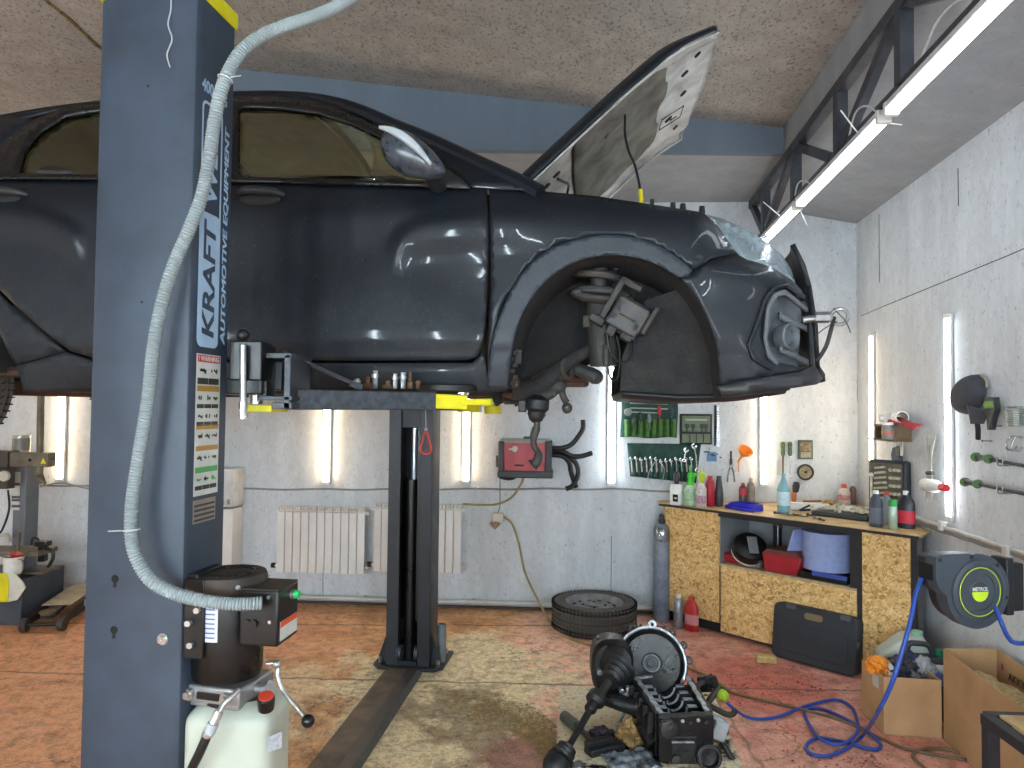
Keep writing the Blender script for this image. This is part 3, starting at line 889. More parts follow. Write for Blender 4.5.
panel('sail_panel', [(428, 172), (440, 166), (462, 180), (470, 188.5), (436, 187)], M_trim, 5, fn=gh, off=-.014, thick=.02)
def belt(px, py): return interp(px, [(-200, .0), (488, .0)]) + .045
panel('belt_strip', [(206, 178), (330, 180.5), (436, 183), (470, 187), (470, 190), (436, 188), (330, 185), (206, 182.5)], M_edge, 6, fn=belt, off=-.008, thick=.014)
panel('belt_strip', [(-36, 176), (60, 175.5), (206, 177.5), (206, 182), (60, 180), (-36, 180)], M_edge, 6, fn=belt, off=-.008, thick=.014)
# rear wing round the rear arch
panel('rear_wing', [(-40, 178), (-43, 205), (-39, 242), (-25, 270), (-2, 292), (13, 306), (51, 340), (66, 351), (17, 365), (10, 353), (0, 331), (-16, 310), (-40, 294), (-62, 290), (-90, 296), (-115, 312), (-132, 335), (-140, 370), (-150, 385), (-200, 380), (-205, 300), (-200, 178)], M_paint, 7)
panel('rear_door_sill', [(15, 305), (53, 340), (70, 354), (94, 361), (94, 364), (66, 356), (50, 343), (12, 308)], M_gap, 6, off=.006)

# ---- roof, windscreen, tailgate: lofts between the two sides
ROOF_L = [(-150, 178), (-110, 150), (-60, 128), (0, 115.5), (50, 107), (100, 101), (160, 95.5), (232, 92), (272, 91), (300, 93), (330, 99), (363, 110), (395, 124), (430, 138), (473, 158), (513, 176), (540, 190)]
RL = sp2(ROOF_L, 4)
side_pts = [car_at(px, py, gh(px, py)) for px, py in RL]
def loft(name, pts, m, crown, n=14, drop=.0, inner=0.0, solid=.02):
    mb = MB(); k = n + 1; vs = []
    for p in pts:
        w_ = CY - p.y
        for j in range(k):
            s = j / n; y = p.y + 2 * w_ * s
            c = 1 - (2 * s - 1) ** 2
            vs.append(V((p.x + crown[0] * c, y, p.z + crown[1] * c)))
    fs = [(i * k + j, i * k + j + 1, (i + 1) * k + j + 1, (i + 1) * k + j) for i in range(len(pts) - 1) for j in range(n)]
    mb.add(vs, fs)
    return mk(name, mb, m, car, world=True, solid=solid)
iA = next(i for i, p in enumerate(RL) if p[0] >= 300); iB = next(i for i, p in enumerate(RL) if p[0] >= -60)
loft('roof', side_pts[iB:iA + 1], M_paint, (0, .05))
loft('windscreen', [p + V((0, .03, .0)) for p in side_pts[iA:]], M_cglass, (.12, .02), solid=.006)
loft('rear_window', side_pts[:iB + 1], M_dust_glass, (-.06, .03), solid=.006)
# roof rail and pillars
for sgn in (0, 1):
    q = [V((p.x, p.y if not sgn else 2 * CY - p.y, p.z)) for p in side_pts]
    m = MB(); m.tube([p + V((0, .008 * (1 if not sgn else -1), -.012)) for p in q[iA - 2:]], [.018 + .016 * min(1, i / 8) for i in range(len(q) - iA + 2)], 8); mk('windscreen_pillar', m, M_paint, car, world=True)
    m = MB(); m.tube([p + V((0, .008 * (1 if not sgn else -1), -.014)) for p in q[:iA]], .02, 8); mk('roof_rail', m, M_paint, car, world=True)
panel('roof_side_panel', [(-60, 129), (0, 117), (50, 108.5), (100, 102.5), (160, 97), (232, 93.5), (272, 92.5), (300, 94.5), (330, 100.5), (363, 111.5), (395, 125.5), (430, 139.5), (473, 159.5), (513, 177), (538, 191), (500, 190), (470, 188), (462, 178), (440, 163), (412, 146), (384, 129), (356, 115), (320, 104), (277, 99), (235, 98), (206, 101), (100, 105), (64, 109), (30, 118), (-20, 130)], M_paint, 6, fn=gh, off=.004, thick=.012)
m = MB(); m.tube([car_at(px, py, gh(px, py) - .004) for px, py in sp2([(240, 104), (277, 104.5), (320, 109.5), (352, 119), (384, 134), (420, 156)], 4)], .006, 6); mk('gutter_strip', m, M_trim, car, world=True)
# tail: closing face behind
rear = [PL[i] for i in range(len(PL)) if PL[i].x < X0 - 2.98 and PL[i].y <= CY]
loop = rear[::-1] + [V((p.x, 2 * CY - p.y, 0)) for p in rear[1:]]
m = MB(); k = len(loop)
vs = []
for zz, bk in ((1.86, .05), (2.1, 0), (2.35, .0), (2.62, .04), (2.68, .1)):
    vs += [V((p.x + bk, CY + (p.y - CY) * .995, zz)) for p in loop]
m.add(vs, [(j * k + i, j * k + i + 1, (j + 1) * k + i + 1, (j + 1) * k + i) for j in range(4) for i in range(k - 1)])
mk('tailgate', m, M_paint, car, world=True, solid=.02)

# ---- door handles and mirrors
def on_car(px, py, ins): return car_at(px, py, ins)
for px in (262, 6):
    for s_ in (1, -1):
        a = car_at(px - 22, 193, .012); b = car_at(px + 22, 195, .012)
        pts = smooth_path([a, a.lerp(b, .25) + V((0, -.03, .004)), a.lerp(b, .75) + V((0, -.03, .004)), b], 6)
        m = MB(); m.tube(pts, [.012 + .006 * math.sin(PI * i / (len(pts) - 1)) for i in range(len(pts))], 10)
        m2 = MB(); c = car_at(px - 2, 199, .004); m2.ball(c, (.085, .012, .03), 20, 10)
        if s_ < 0: m = mirror(m); m2 = mirror(m2)
        h = mk('door_handle', m, M_trim, car, world=True); mk('handle_cup', m2, M_black, h, world=True)
M_mirror = mat('scuffed_mirror_shell', '#252d36', 0.3, 0.1, '#4a535c', 25, coat=0.4)
for s_ in (1, -1):
    c = P(412, 154, 2.45)
    def msurf(u, v):
        # long rounded shell, blunt at the back and tapering to its lower front corner
        a = 2 * PI * u; t = v
        ax = -.118 + .245 * t
        r = (math.sin(PI * min(1, max(0, t)) ** .8) ** .55) if 0 < t < 1 else 0.0
        zz = .085 * r * math.sin(a) * (1.0 - .15 * t)
        yy = .075 * r * math.cos(a)
        x = ax; z = zz - .30 * (ax) - .03 * t * t
        return c + V((x, yy, z))
    m = MB(); m.surf(msurf, 24, 18, closed_u=True)
    m2 = MB(); 
    st = [c + V((x_, -.072 - .004 * math.sin(PI * i / 11), z_)) for i, (x_, z_) in enumerate([(-.10 + .017 * i, .045 - .30 * (-.10 + .017 * i) * .9 + .002 * i - .0009 * i * i) for i in range(12)])]
    m2.tube(st, [.006 + .010 * math.sin(PI * i / 11) for i in range(12)], 8)
    m3 = MB(); m3.tube([c + V((.02, .03, -.03)), c + V((.05, .11, -.05)), c + V((.06, .20, -.06))], [.035, .03, .035], 10)
    if s_ < 0: m, m2, m3 = mirror(m), mirror(m2), mirror(m3)
    mo = mk('door_mirror', m, M_mirror, car, world=True, sub=1)
    mk('indicator_strip', m2, mat('smoked_indicator', '#aab2b8', 0.2), mo, world=True); mk('mirror_foot', m3, M_trim, mo, world=True)

# ---- bonnet, swung up about its hinges
M_bon_in = mat('bonnet_inside_silver', '#b9b8b4', 0.42, 0.3, '#7f7d78', 5, bump=0.1)
M_bon_pad = mat('bonnet_felt_pad', '#767268', 0.95, hx2='#504d46', scale=6, bump=0.5, bscale=30)
HZ = P(520, 172, 2.77).z; HX = P(520, 172, 2.77).x
ANG = R(43.5)
def bon(u, w, lift=0.0):
    """u along the length from the hinges (0..1), w across (-1..1)"""
    s = u * 0.99
    half = interp(u, [(0, .70), (.55, .69), (.8, .66), (1.0, .60)])
    ext = 1 + 0.0
    nosee = .13 * (1 - abs(w) ** 2.2)                 # the front edge bows out in the middle
    s2 = s + (nosee * u ** 3)
    crown = -.03 * (w * w) - .085 * sstep(.72, 1.15, u) - .02 * u * u
    if abs(w) > .9: crown -= .055 * (abs(w) - .9) / .1 * (1 - .5 * sstep(.7, 1, u))
    d = V((math.cos(ANG), 0, math.sin(ANG))); nrm = V((-math.sin(ANG), 0, math.cos(ANG)))
    p = V((HX, CY, HZ)) + d * s2 + nrm * (crown + .04 + lift)
    p.y = CY + w * half
    return p
m = MB(); m.surf(lambda a, b: bon(a, 2 * b - 1), 28, 36)
bonnet = mk('bonnet', m, M_paint, car, world=True, angle=60); md = bonnet.modifiers.new('thickness', 'SOLIDIFY'); md.thickness = .012; md.offset = -1
m = MB(); m.surf(lambda a, b: bon(.02 + .965 * a, .965 * (2 * b - 1), -.030 - .012 * math.exp(-((abs(2 * b - 1) - .80) / .07) ** 2) - .015 * math.exp(-((a - .80) / .05) ** 2) + .01 * sstep(.86, .97, abs(2 * b - 1))), 60, 72)
inner = mk('bonnet_inner_frame', m, M_bon_in, bonnet, world=True, angle=60); md = inner.modifiers.new('thickness', 'SOLIDIFY'); md.thickness = .006; md.offset = 0
def padout(a, b):
    w = (2 * b - 1)
    return bon(.27 + .52 * a, w * (.87 - .13 * a) , -.052 - .008 * math.sin(a * 17) * math.sin(b * 13) + .012 * max(sstep(.85, 1, abs(w)), sstep(.92, 1, a), sstep(.08, 0, a)))
m = MB(); m.surf(padout, 40, 40); o_ = mk('felt_pad', m, M_bon_pad, bonnet, world=True, angle=60); md = o_.modifiers.new('thickness', 'SOLIDIFY'); md.thickness = .012; md.offset = 0
# holes, studs and seam of the inner frame
for (u, w, sx, sy) in ((.86, -.35, .022, .014), (.88, .05, .02, .015), (.84, .40, .024, .014), (.90, -.62, .018, .012), (.10, -.5, .02, .016), (.16, -.55, .022, .012), (.90, .65, .018, .012), (.80, -.75, .02, .01)):
    c = bon(u, w, -.052); d = V((math.cos(ANG), 0, math.sin(ANG))); n_ = V((-math.sin(ANG), 0, math.cos(ANG)))
    m = MB(); m.lathe([(.9, -.004), (1, .0), (.9, .004)], (0, 0, 0), (0, 0, 1), 14)
    m.xf(Matrix.Translation(c) @ Matrix((d, V((0, 1, 0)), n_)).transposed().to_4x4() @ Matrix.Diagonal((sx, sy, 1, 1))); mk('pressed_hole', m, M_black, bonnet, world=True)
m = MB()
q = [bon(.80, .30, -.055), bon(.80, .48, -.055), bon(.90, .48, -.055), bon(.90, .30, -.055)]
m.tube(q, .003, 4, closed=True); m.tube([bon(.85, .36, -.055), bon(.85, .43, -.055), bon(.88, .43, -.055)], .004, 4); mk('bonnet_label', m, M_black, bonnet, world=True)
m = MB(); m.tube([bon(.985 * i / 14, -.955, -.034) for i in range(15)] + [bon(.985, -.92 + 1.84 * i / 20, -.03) for i in range(21)] + [bon(.985 * (1 - i / 14), .955, -.034) for i in range(15)], .006, 6); mk('folded_rim', m, M_bon_in, bonnet, world=True)
# washer hose on the pad, stay rod with yellow tip
m = MB(); m.tube(smooth_path([bon(.15, -.55, -.07), bon(.20, -.3, -.08), bon(.22, -.1, -.06)], 6), .007, 7); m.tube(smooth_path([bon(.22, -.1, -.06), bon(.15, -.05, -.1), bon(.06, -.2, -.12), bon(.02, -.45, -.12)], 6), .006, 7); mk('washer_hose', m, M_wire, bonnet, world=True)
rt = [bon(.44, -.42, -.06), P(623, 110, 3.13), P(625, 135, 3.08), P(629, 152, 3.03), P(634, 163, 2.98), P(638, 178, 2.93), P(640.5, 192, 2.88)]
m = MB(); m.tube(smooth_path(rt, 6), .0055, 7); st = mk('stay_rod', m, M_wire, car, world=True)
m = MB(); m.cyl(P(640.3, 190, 2.88), P(641.5, 206, 2.86), .009); mk('stay_rod_tip', m, mat('yellow_plastic', '#d8c21a', 0.4), st, world=True)
# hinge arms
for w in (-.93, .93):
    p0 = bon(.03, w, -.03); m = MB(); m.beam(p0, p0 + V((-.06, 0, -.14)), .03, .012); m.beam(p0, bon(.22, w * .98, -.045), .035, .012); mk('bonnet_hinge', m, M_bon_in, car, world=True)
# gas strut-like light wing stay seen near the hinge
m = MB(); m.beam(bon(.02, -.6, -.04), bon(.02, -.6, -.04) + V((.02, 0, -.22)), .16, .02, up=(1, 0, 0)); m.beam(bon(.04, -.42, -.06), bon(.04, -.42, -.06) + V((.03, 0, -.2)), .05, .04); mk('cowl_panel', m, M_bon_in, car, world=True, bevel=.01)

# ---- inside: floor, seats, dash, wheel, engine bay walls
M_int = mat('charcoal_interior', '#25272a', 0.85, hx2='#313336', scale=15)
M_int2 = mat('beige_headliner', '#c9c2ae', 0.9)
def X_(px, d=2.9): return P(px, 300, d).x
xa, xb = -2.9, .05
m = MB(); m.bb((-2.75, CY - .75, 1.86), (-.10, CY + .75, 1.90)); m.bb((-.16, CY - .74, 1.88), (-.11, CY + .74, 2.60)); mk('floor_pan', m, M_under, car, world=True, bevel=.02)
m = MB(); m.bb((-2.5, CY - .2, 1.80), (-.05, CY + .2, 1.87)); m.bb((-1.9, CY - .70, 1.825), (0.0, CY - .58, 1.87)); m.bb((-1.9, CY + .58, 1.825), (0, CY + .70, 1.87)); m.bb((-2.5, CY - .55, 1.78), (-2.38, CY + .55, 1.86)); mk('underbody_rail', m, M_under, car, world=True, bevel=.015)
def seat(x, y, w, nm='seat'):
    m = MB()
    m.ball((x + .18, y, 2.08), (.29, w / 2, .12), 18, 10)
    def back(u, v):
        a = 2 * PI * u; zz = v
        rx = .075 * (math.sin(PI * (0.06 + .88 * zz)) ** .4); ry = w / 2 * (math.sin(PI * (0.06 + .88 * zz)) ** .3) * (1 - .12 * zz)
        return V((x - .12 - .20 * zz + rx * math.cos(a), y + ry * math.sin(a), 2.10 + .58 * zz))
    m.surf(back, 20, 12, closed_u=True)
    s_ = mk(nm, m, M_int, car, world=True)
    h = MB(); h.ball((x - .33, y, 2.80), (.05, .13, .09), 16, 10); h.cyl((x - .33, y - .05, 2.62), (x - .33, y - .05, 2.74), .006); h.cyl((x - .33, y + .05, 2.62), (x - .33, y + .05, 2.74), .006)
    mk('headrest', h, M_int, s_, world=True)
seat(-1.05, CY - .36, .5); seat(-1.05, CY + .36, .5); seat(-1.95, CY - .36, .6); seat(-1.95, CY + .36, .6)
m = MB(); m.surf(lambda u, v: V((-.02 - .28 * math.sin(PI * u * .55) , CY - .70 + 1.4 * v, 2.35 + .27 * math.cos(PI * u * .5) - .02 * math.cos(6 * v))), 10, 12); mk('dashboard', m, M_int, car, world=True, solid=.03)
m = MB(); m.torus((-.42, CY + .36, 2.52), .18, .014, V((-.9, 0, .45)), 30, 8); m.beam((-.42, CY + .2, 2.52), (-.42, CY + .52, 2.52), .03, .03); m.cyl((-.42, CY + .36, 2.52), (-.25, CY + .36, 2.44), .035); mk('steering_wheel', m, M_int, car, world=True)
loft('headliner', [p + V((0, .05, -.045)) for p in side_pts[iB:iA + 1]], M_int2, (0, .04), solid=.01)
# pillars between the doors on both sides
for s_ in (-1, 1):
    p0 = car_at(205, 181, .09); p1 = car_at(208, 104, .34)
    a = V((p0.x, p0.y, p0.z)); b = V((p1.x, p1.y, p1.z))
    if s_ > 0: a.y = 2 * CY - a.y; b.y = 2 * CY - b.y
    m = MB(); m.beam(a, b, .09, .04, up=(0, 1, 0)); mk('door_pillar', m, M_int, car, world=True, bevel=.01)
# engine bay: closing panels, cross member, slam panel
for s_ in (0, 1):
    m = MB()
    poly = [P(x, y, 3.06) for x, y in sp2([(490, 250), (490, 395), (512, 397), (533, 391), (552, 380), (570, 366), (590, 352), (606, 346), (613, 350), (620, 356), (622, 366)], 3)] + [P(x, y, 3.06) for x, y in ((622, 394), (700, 397), (735, 394), (742, 300), (738, 232), (640, 212), (490, 200))]
    n = len(poly)
    m.add([V((p.x, p.y, p.z)) for p in poly] + [V((p.x, p.y + .02, p.z)) for p in poly], [tuple(range(n)), tuple(range(2 * n - 1, n - 1, -1))] + [(i, (i + 1) % n, n + (i + 1) % n, n + i) for i in range(n)])
    if s_: m = mirror(m)
    mk('inner_wing', m, M_liner, car, world=True, smooth=False)
    # liner: the drum between the arch edge and the inner wing
    def lin_s(u, v):
        pts = AI_L; i = min(int(u * (len(pts) - 1)), len(pts) - 2); t = u * (len(pts) - 1) - i
        px = pts[i][0] * (1 - t) + pts[i + 1][0] * t; py = pts[i][1] * (1 - t) + pts[i + 1][1] * t
        p = car_at(px, py, inset(px, py) + .012)
        return V((p.x, p.y + (3.07 - p.y) * v, p.z))
    AI_L = sp2(ARC_IN + ARC_IN2 + [(719, 400)], 4)
    m = MB(); m.surf(lin_s, 70, 8)
    if s_: m = mirror(m)
    mk('wheel_arch_liner', m, M_liner, car, world=True, angle=60)
    # front part of the liner hanging down behind the bumper
    m = MB()
    q = [(622, 357), (620, 392), (640, 396), (676, 398), (719, 394), (719, 356), (700, 306), (676, 290), (645, 300)]
    n = len(q); f3 = [P(x, y, 2.82) for x, y in q]
    m.add(f3 + [p + V((0, .02, 0)) for p in f3], [tuple(range(n)), tuple(range(2 * n - 1, n - 1, -1))] + [(i, (i + 1) % n, n + (i + 1) % n, n + i) for i in range(n)])
    if s_: m = mirror(m)
    mk('splash_shield', m, M_liner, car, world=True, smooth=False)
    # undertray below the bumper, ribbed
    m = MB()
    ut = [P(x, y, 2.8) for x, y in ((622, 393), (676, 397), (742, 396), (790, 388))]
    m.surf(lambda u, v: V((ut[0].x + (ut[3].x - ut[0].x) * u, 2.8 + (CY - 2.8) * v, interp(u, [(0, ut[0].z), (.35, ut[1].z), (.7, ut[2].z), (1, ut[3].z)]) + .012 * math.sin(v * 40))), 12, 40)
    if s_: m = mirror(m)
    mk('undertray', m, M_trim, car, world=True, solid=.01)
m = MB(); m.bb((.90, CY - .5, 2.26), (.96, CY + .5, 2.34)); m.bb((.85, CY - .5, 1.85), (.92, CY + .5, 1.95)); mk('radiator_support', m, M_black, car, world=True, bevel=.01)
m = MB(); m.bb((.10, CY - .38, 1.86), (.28, CY + .38, 1.94)); mk('subframe', m, M_under, car, world=True, bevel=.02)
# rubber buffers on the wing edge
for px, py, r in ((652, 204, .009), (673, 207.5, .012), (683, 208.5, .013), (702, 211, .013)):
    p = P(px, py + 3, 2.78); m = MB(); m.cyl(p, p + V((0, 0, .03)), r, r * .8); mk('rubber_buffer', m, M_black, car, world=True)

# ---- suspension strut, calliper and hanging shafts in the empty arch
M_dirty = mat('dirty_metal', '#36383a', 0.65, 0.4, '#4b4740', 12, bump=0.3)
M_rust = mat('rusty_metal', '#6a4a34', 0.8, 0.2, '#3f2d22', 14, bump=0.4)
M_spr = mat('dusty_spring', '#3d3e42', 0.55, 0.3, '#57534c', 14)
D = 2.86
def S_(px, py, d=D): return P(px, py, d)
kk = D / FPX
m = MB(); m.tube([S_(601, 300), S_(603, 330), S_(604, 366)], [15 * kk, 15.5 * kk, 14 * kk], 16); m.tube([S_(598, 258), S_(601, 300)], [9 * kk, 9 * kk], 14); strut = mk('strut', m, M_dirty, car, world=True)
m = MB()
a0 = S_(597, 262); pts = []
for i in range(70):
    t = i / 69; an = 2 * PI * 2.2 * t
    pts.append(a0 + V((26 * kk * math.cos(an) * (0.75 + .25 * t), 26 * kk * math.sin(an) * .9, -.02 - 34 * kk * t)) + V((5 * kk * t, 0, 0)))
m.tube(pts, 3.6 * kk, 8); mk('coil_spring', m, M_spr, strut, world=True)
m = MB(); c = S_(601, 296); m.lathe([(8 * kk, .02), (31 * kk, .012), (33 * kk, 0), (30 * kk, -.012), (14 * kk, -.03)], c, (0.1, -.25, 1), 24); m.ball(S_(584, 297, D - .07), 5 * kk, 12, 8); m.ball(S_(578, 293, D - .05), (7 * kk, 8 * kk, 6 * kk), 12, 8); mk('spring_seat', m, M_spr, strut, world=True)
m = MB(); m.bb(S_(583, 327, D - .03), S_(592, 316, D)); mk('hose_bracket', m, M_dirty, strut, world=True, bevel=.002)
# calliper: frame and body, tilted
Mc = Matrix.Rotation(R(30), 3, 'Y')
cc = S_(627, 312, 2.77)
cal = MB(); kc = 2.77 / FPX
def cbox(m, x, z, w_, h_, y0, y1): 
    m.box(cc + Mc @ V((x * kc, (y0 + y1) / 2, z * kc)), (w_ * kc, abs(y1 - y0), h_ * kc), M=Mc)
cbox(cal, 3, 2, 34, 17, -.05, .05); cbox(cal, 3, -13, 34, 15, -.05, .05); cbox(cal, -9, -4, 10, 24, -.05, .05); cbox(cal, 16, -4, 10, 24, -.05, .05); cbox(cal, 3, -4, 30, 36, .0, .05)
calo = mk('brake_calliper', cal, M_spr, car, world=True, bevel=.008)
m = MB(); cbox(m, -19, 5, 7, 46, -.035, .03); cbox(m, -10, 25, 24, 7, -.035, .03); cbox(m, -22, -22, 16, 8, -.04, .02); mk('calliper_bracket', m, M_dirty, calo, world=True, bevel=.006)
m = MB(); cbox(m, 24, 2, 5, 30, -.045, .03); cbox(m, 12, -22, 12, 8, -.03, .03); cbox(m, -4, -24, 9, 10, -.03, .03); m.ball(cc + Mc @ V((18 * kc, -.02, -20 * kc)), .014, 10, 8); mk('brake_pad', m, M_dirty, calo, world=True, bevel=.004)
m = MB()
m.tube(smooth_path([S_(604, 334, 2.80), S_(607, 360, 2.79), S_(611, 379, 2.79), S_(618, 376, 2.80), S_(620, 356, 2.81), S_(617, 335, 2.82)], 8), .0045, 6)
m.tube(smooth_path([S_(607, 330, 2.78), S_(610, 350, 2.78), S_(620, 362, 2.79), S_(630, 358, 2.80), S_(632, 340, 2.82)], 8), .005, 6); mk('brake_hose', m, M_wire, car, world=True)
m = MB(); m.tube([S_(606, 345, 2.79), S_(606, 366, 2.79)], .014, 8); m.bb(S_(596, 345, 2.84), S_(611, 367, 2.89)); mk('strut_clamp', m, M_dirty, strut, world=True, bevel=.004)
# lower arm, stub pipe and the hanging gear linkage
m = MB(); m.tube(smooth_path([S_(516, 391, 2.94), S_(536, 388, 2.92), S_(552, 376, 2.90), S_(572, 360, 2.89), S_(594, 348, 2.89)], 6), [.05 - .0012 * i for i in range(25)], 10); mk('lower_arm', m, M_liner, car, world=True)
m = MB(); m.tube(smooth_path([S_(505, 398, 2.98), S_(520, 396, 2.96), S_(540, 382, 2.94), S_(556, 374, 2.92), S_(566, 371, 2.90)], 5), [.028, .028, .028, .028, .028, .03, .032, .034, .036, .037, .037, .037, .036, .036, .036, .036, .036, .034, .034, .033, .033], 14); ex = mk('exhaust_stub', m, M_rust, car, world=True)
m = MB(); c = S_(567, 369, 2.88); m.lathe([(.022, -.006), (.036, -.006), (.037, .004), (.024, .006), (.022, -.006)], c, V((.75, -.66, -.05)), 20, 1.0, 1.3); mk('exhaust_flange', m, M_dirty, ex, world=True)
m = MB(); m.tube(smooth_path([S_(571, 363, 2.94), S_(580, 370, 2.92), S_(590, 374, 2.90), S_(598, 379, 2.89)], 5), [.024] * 5 + [.028] * 5 + [.03] * 5 + [.022], 10); m.bb(S_(587, 381, 2.88), S_(599, 371, 2.94)); m.ball(S_(596, 377, 2.90), .03, 10, 8); mk('tie_rod', m, M_dirty, car, world=True, bevel=.004)
m = MB(); m.tube(smooth_path([S_(556, 381, 2.94), S_(552, 392, 2.92), S_(541, 398, 2.90), S_(537, 404, 2.89)], 5), [.024] * 16, 10); m.ball(S_(557, 386, 2.92), (.04, .03, .035), 12, 8); m.bb(S_(546, 396, 2.90), S_(556, 388, 2.94)); shaft = mk('hanging_shaft', m, M_dirty, car, world=True)
m = MB(); m.lathe([(.02, .02), (.048, .0), (.05, -.035), (.036, -.05), (.038, -.06), (.026, -.085), (.012, -.095)], S_(538, 400, 2.89), V((.1, 0, 1)), 18); mk('shaft_boot', m, M_wire, shaft, world=True)
m = MB(); m.tube(smooth_path([S_(537, 417, 2.89), S_(537, 426, 2.88), S_(534, 436, 2.88), S_(534, 446, 2.87), S_(538, 452, 2.86), S_(538, 460, 2.84), S_(533, 465, 2.84)], 4), [.013] * 5 + [.017] * 4 + [.013] * 8 + [.018] * 4 + [.02] * 3 + [.028], 10); mk('shaft_lever', m, M_dirty, shaft, world=True)
m = MB(); m.tube(smooth_path([S_(561, 383, 2.92), S_(563, 396, 2.92), S_(567, 403, 2.92)], 5), .014, 8); m.ball(S_(567, 408, 2.92), (.022, .018, .024), 10, 8); mk('ball_joint', m, M_dirty, shaft, world=True)
m = MB(); m.tube(smooth_path([S_(503, 399, 2.94), S_(512, 402, 2.94), S_(520, 403, 2.94)], 4), .01, 7); m.bb(S_(518, 412, 2.92), S_(527, 400, 2.96)); mk('rubber_mount', m, M_wire, car, world=True, bevel=.005)
# jagged liner edge fixings
for i in range(7):
    m = MB(); m.bb(S_(510 + (i % 2) * 3, 345 + i * 6, 2.69), S_(515 + (i % 2) * 3, 349 + i * 6, 2.71)); mk('liner_clip', m, M_dirty, car, world=True, bevel=.002)
m = MB(); m.bb(S_(515, 364, 2.70), S_(522, 350, 2.72)); mk('liner_bracket', m, M_dirty, car, world=True, bevel=.002)

# ---- rear wheel, hanging in its arch
M_tyre = mat('tyre_rubber', '#45433f', 0.75, hx2='#54504a', scale=10, bump=0.15)
M_tread = mat('tyre_groove', '#0b0b0b', 0.9)
M_rimS = mat('steel_rim_grey', '#8d8f90', 0.45, 0.5, '#6b6d6f', 10)
def build_wheel(parent, c, ax, Rr=.317, w=.20, name_prefix='tyre', rim=True, local=False):
    h = w / 2
    prof = [(Rr * .66, -h * .82), (Rr * .72, -h * 1.0), (Rr * .86, -h * 1.05), (Rr * .95, -h * .95), (Rr * .985, -h * .82)]
    for gpos in (-.45, 0.0, .45):
        prof += [(Rr * .992 + .004, (gpos - .14) * h * 1.5), (Rr * .992 + .004, (gpos - .055) * h * 1.5), (Rr * .965, (gpos - .05) * h * 1.5), (Rr * .965, (gpos + .05) * h * 1.5), (Rr * .992 + .004, (gpos + .055) * h * 1.5), (Rr * .992 + .004, (gpos + .14) * h * 1.5)]
    prof += [(Rr * .985, h * .82), (Rr * .95, h * .95), (Rr * .86, h * 1.05), (Rr * .72, h * 1.0), (Rr * .66, h * .82)]
    m = MB(); m.lathe(prof, c, ax, 72, caps=(0, 0))
    t = mk('tyre', m, M_tyre, parent, world=not local, angle=30)
    # sipes across the shoulders
    z = V(ax).normalized(); x = z.orthogonal().normalized(); y = z.cross(x)
    m = MB()
    for i in range(64):
        a = 2 * PI * i / 64; rd = x * math.cos(a) + y * math.sin(a); tn = z.cross(rd)
        for sgn in (-1, 1):
            p = V(c) + rd * (Rr * .985) + z * (sgn * h * .80)
            m.box(p, (.022, .004, h * .36), M=Matrix((rd, tn, z)).transposed())
        for sgn in (-.25, .25):
            p = V(c) + rd * (Rr * .990) + z * (sgn * h * 1.35)
            m.box(p, (.014, .0028, h * .22), M=Matrix((rd, (tn + z * .5).normalized(), rd.cross((tn + z * .5).normalized()))).transposed())
    mk('tread_pattern', m, M_tread, t, world=not local, smooth=False)
    if rim:
        m = MB(); m.lathe([(Rr * .66, -h * .85), (Rr * .69, -h * .9), (Rr * .69, -h * .82), (Rr * .63, -h * .7), (Rr * .60, -h * .2), (Rr * .60, h * .55), (Rr * .63, h * .75), (Rr * .69, h * .82), (Rr * .69, h * .92), (Rr * .65, h * .9), (Rr * .60, h * .62), (Rr * .54, h * .45), (Rr * .47, h * .52), (Rr * .36, h * .62), (Rr * .2, h * .60), (Rr * .17, h * .45), (Rr * .11, h * .45), (Rr * .105, h * .2)], c, ax, 48, caps=(0, 1))
        r_ = mk('rim', m, M_rimS, parent, world=not local)
        for i in range(12):
            a = 2 * PI * i / 12; p = V(c) + (x * math.cos(a) + y * math.sin(a)) * Rr * .485 + z * h * .505
            m = MB(); m.cyl(p - z * .02, p + z * .006, .011 * Rr / .317 * 1.2, n=10); mk('rim_hole', m, M_gap, r_, world=not local)
        for i in range(4):
            a = 2 * PI * i / 4 + .3; p = V(c) + (x * math.cos(a) + y * math.sin(a)) * Rr * .26 + z * h * .60
            m = MB(); m.cyl(p - z * .02, p + z * .008, .009, n=8); mk('bolt_hole', m, M_gap, r_, world=not local)
    return t
for s_ in (0, 1):
    yc = Y0 + .15 if not s_ else 2 * CY - Y0 - .15
    pc = P(-70, 382, Y0 + .15)
    build_wheel(car, V((pc.x, yc, pc.z + .09 * s_)), (0, -1 if not s_ else 1, 0))
    # inner arch behind the wheel
    sd = 1 if not s_ else -1
    m = MB(); m.surf(lambda u, v: V((pc.x + .38 * math.cos(PI * u), yc + sd * (-.10 + .28 * v), pc.z + .04 + .36 * math.sin(PI * u))), 30, 4)
    m.surf(lambda u, v: V((pc.x + .38 * v * math.cos(PI * u), yc + sd * .18, pc.z + .04 + .36 * v * math.sin(PI * u))), 30, 4); mk('rear_arch_liner', m, M_liner, car, world=True)
m = MB(); m.beam((P(-78, 390, 2.75).x, 2.75, 1.86), (P(-78, 390, 2.75).x, 4.2, 1.86), .08, .08); mk('rear_axle', m, M_under, car, world=True, bevel=.02)

P, ray = _P_room, _ray_room
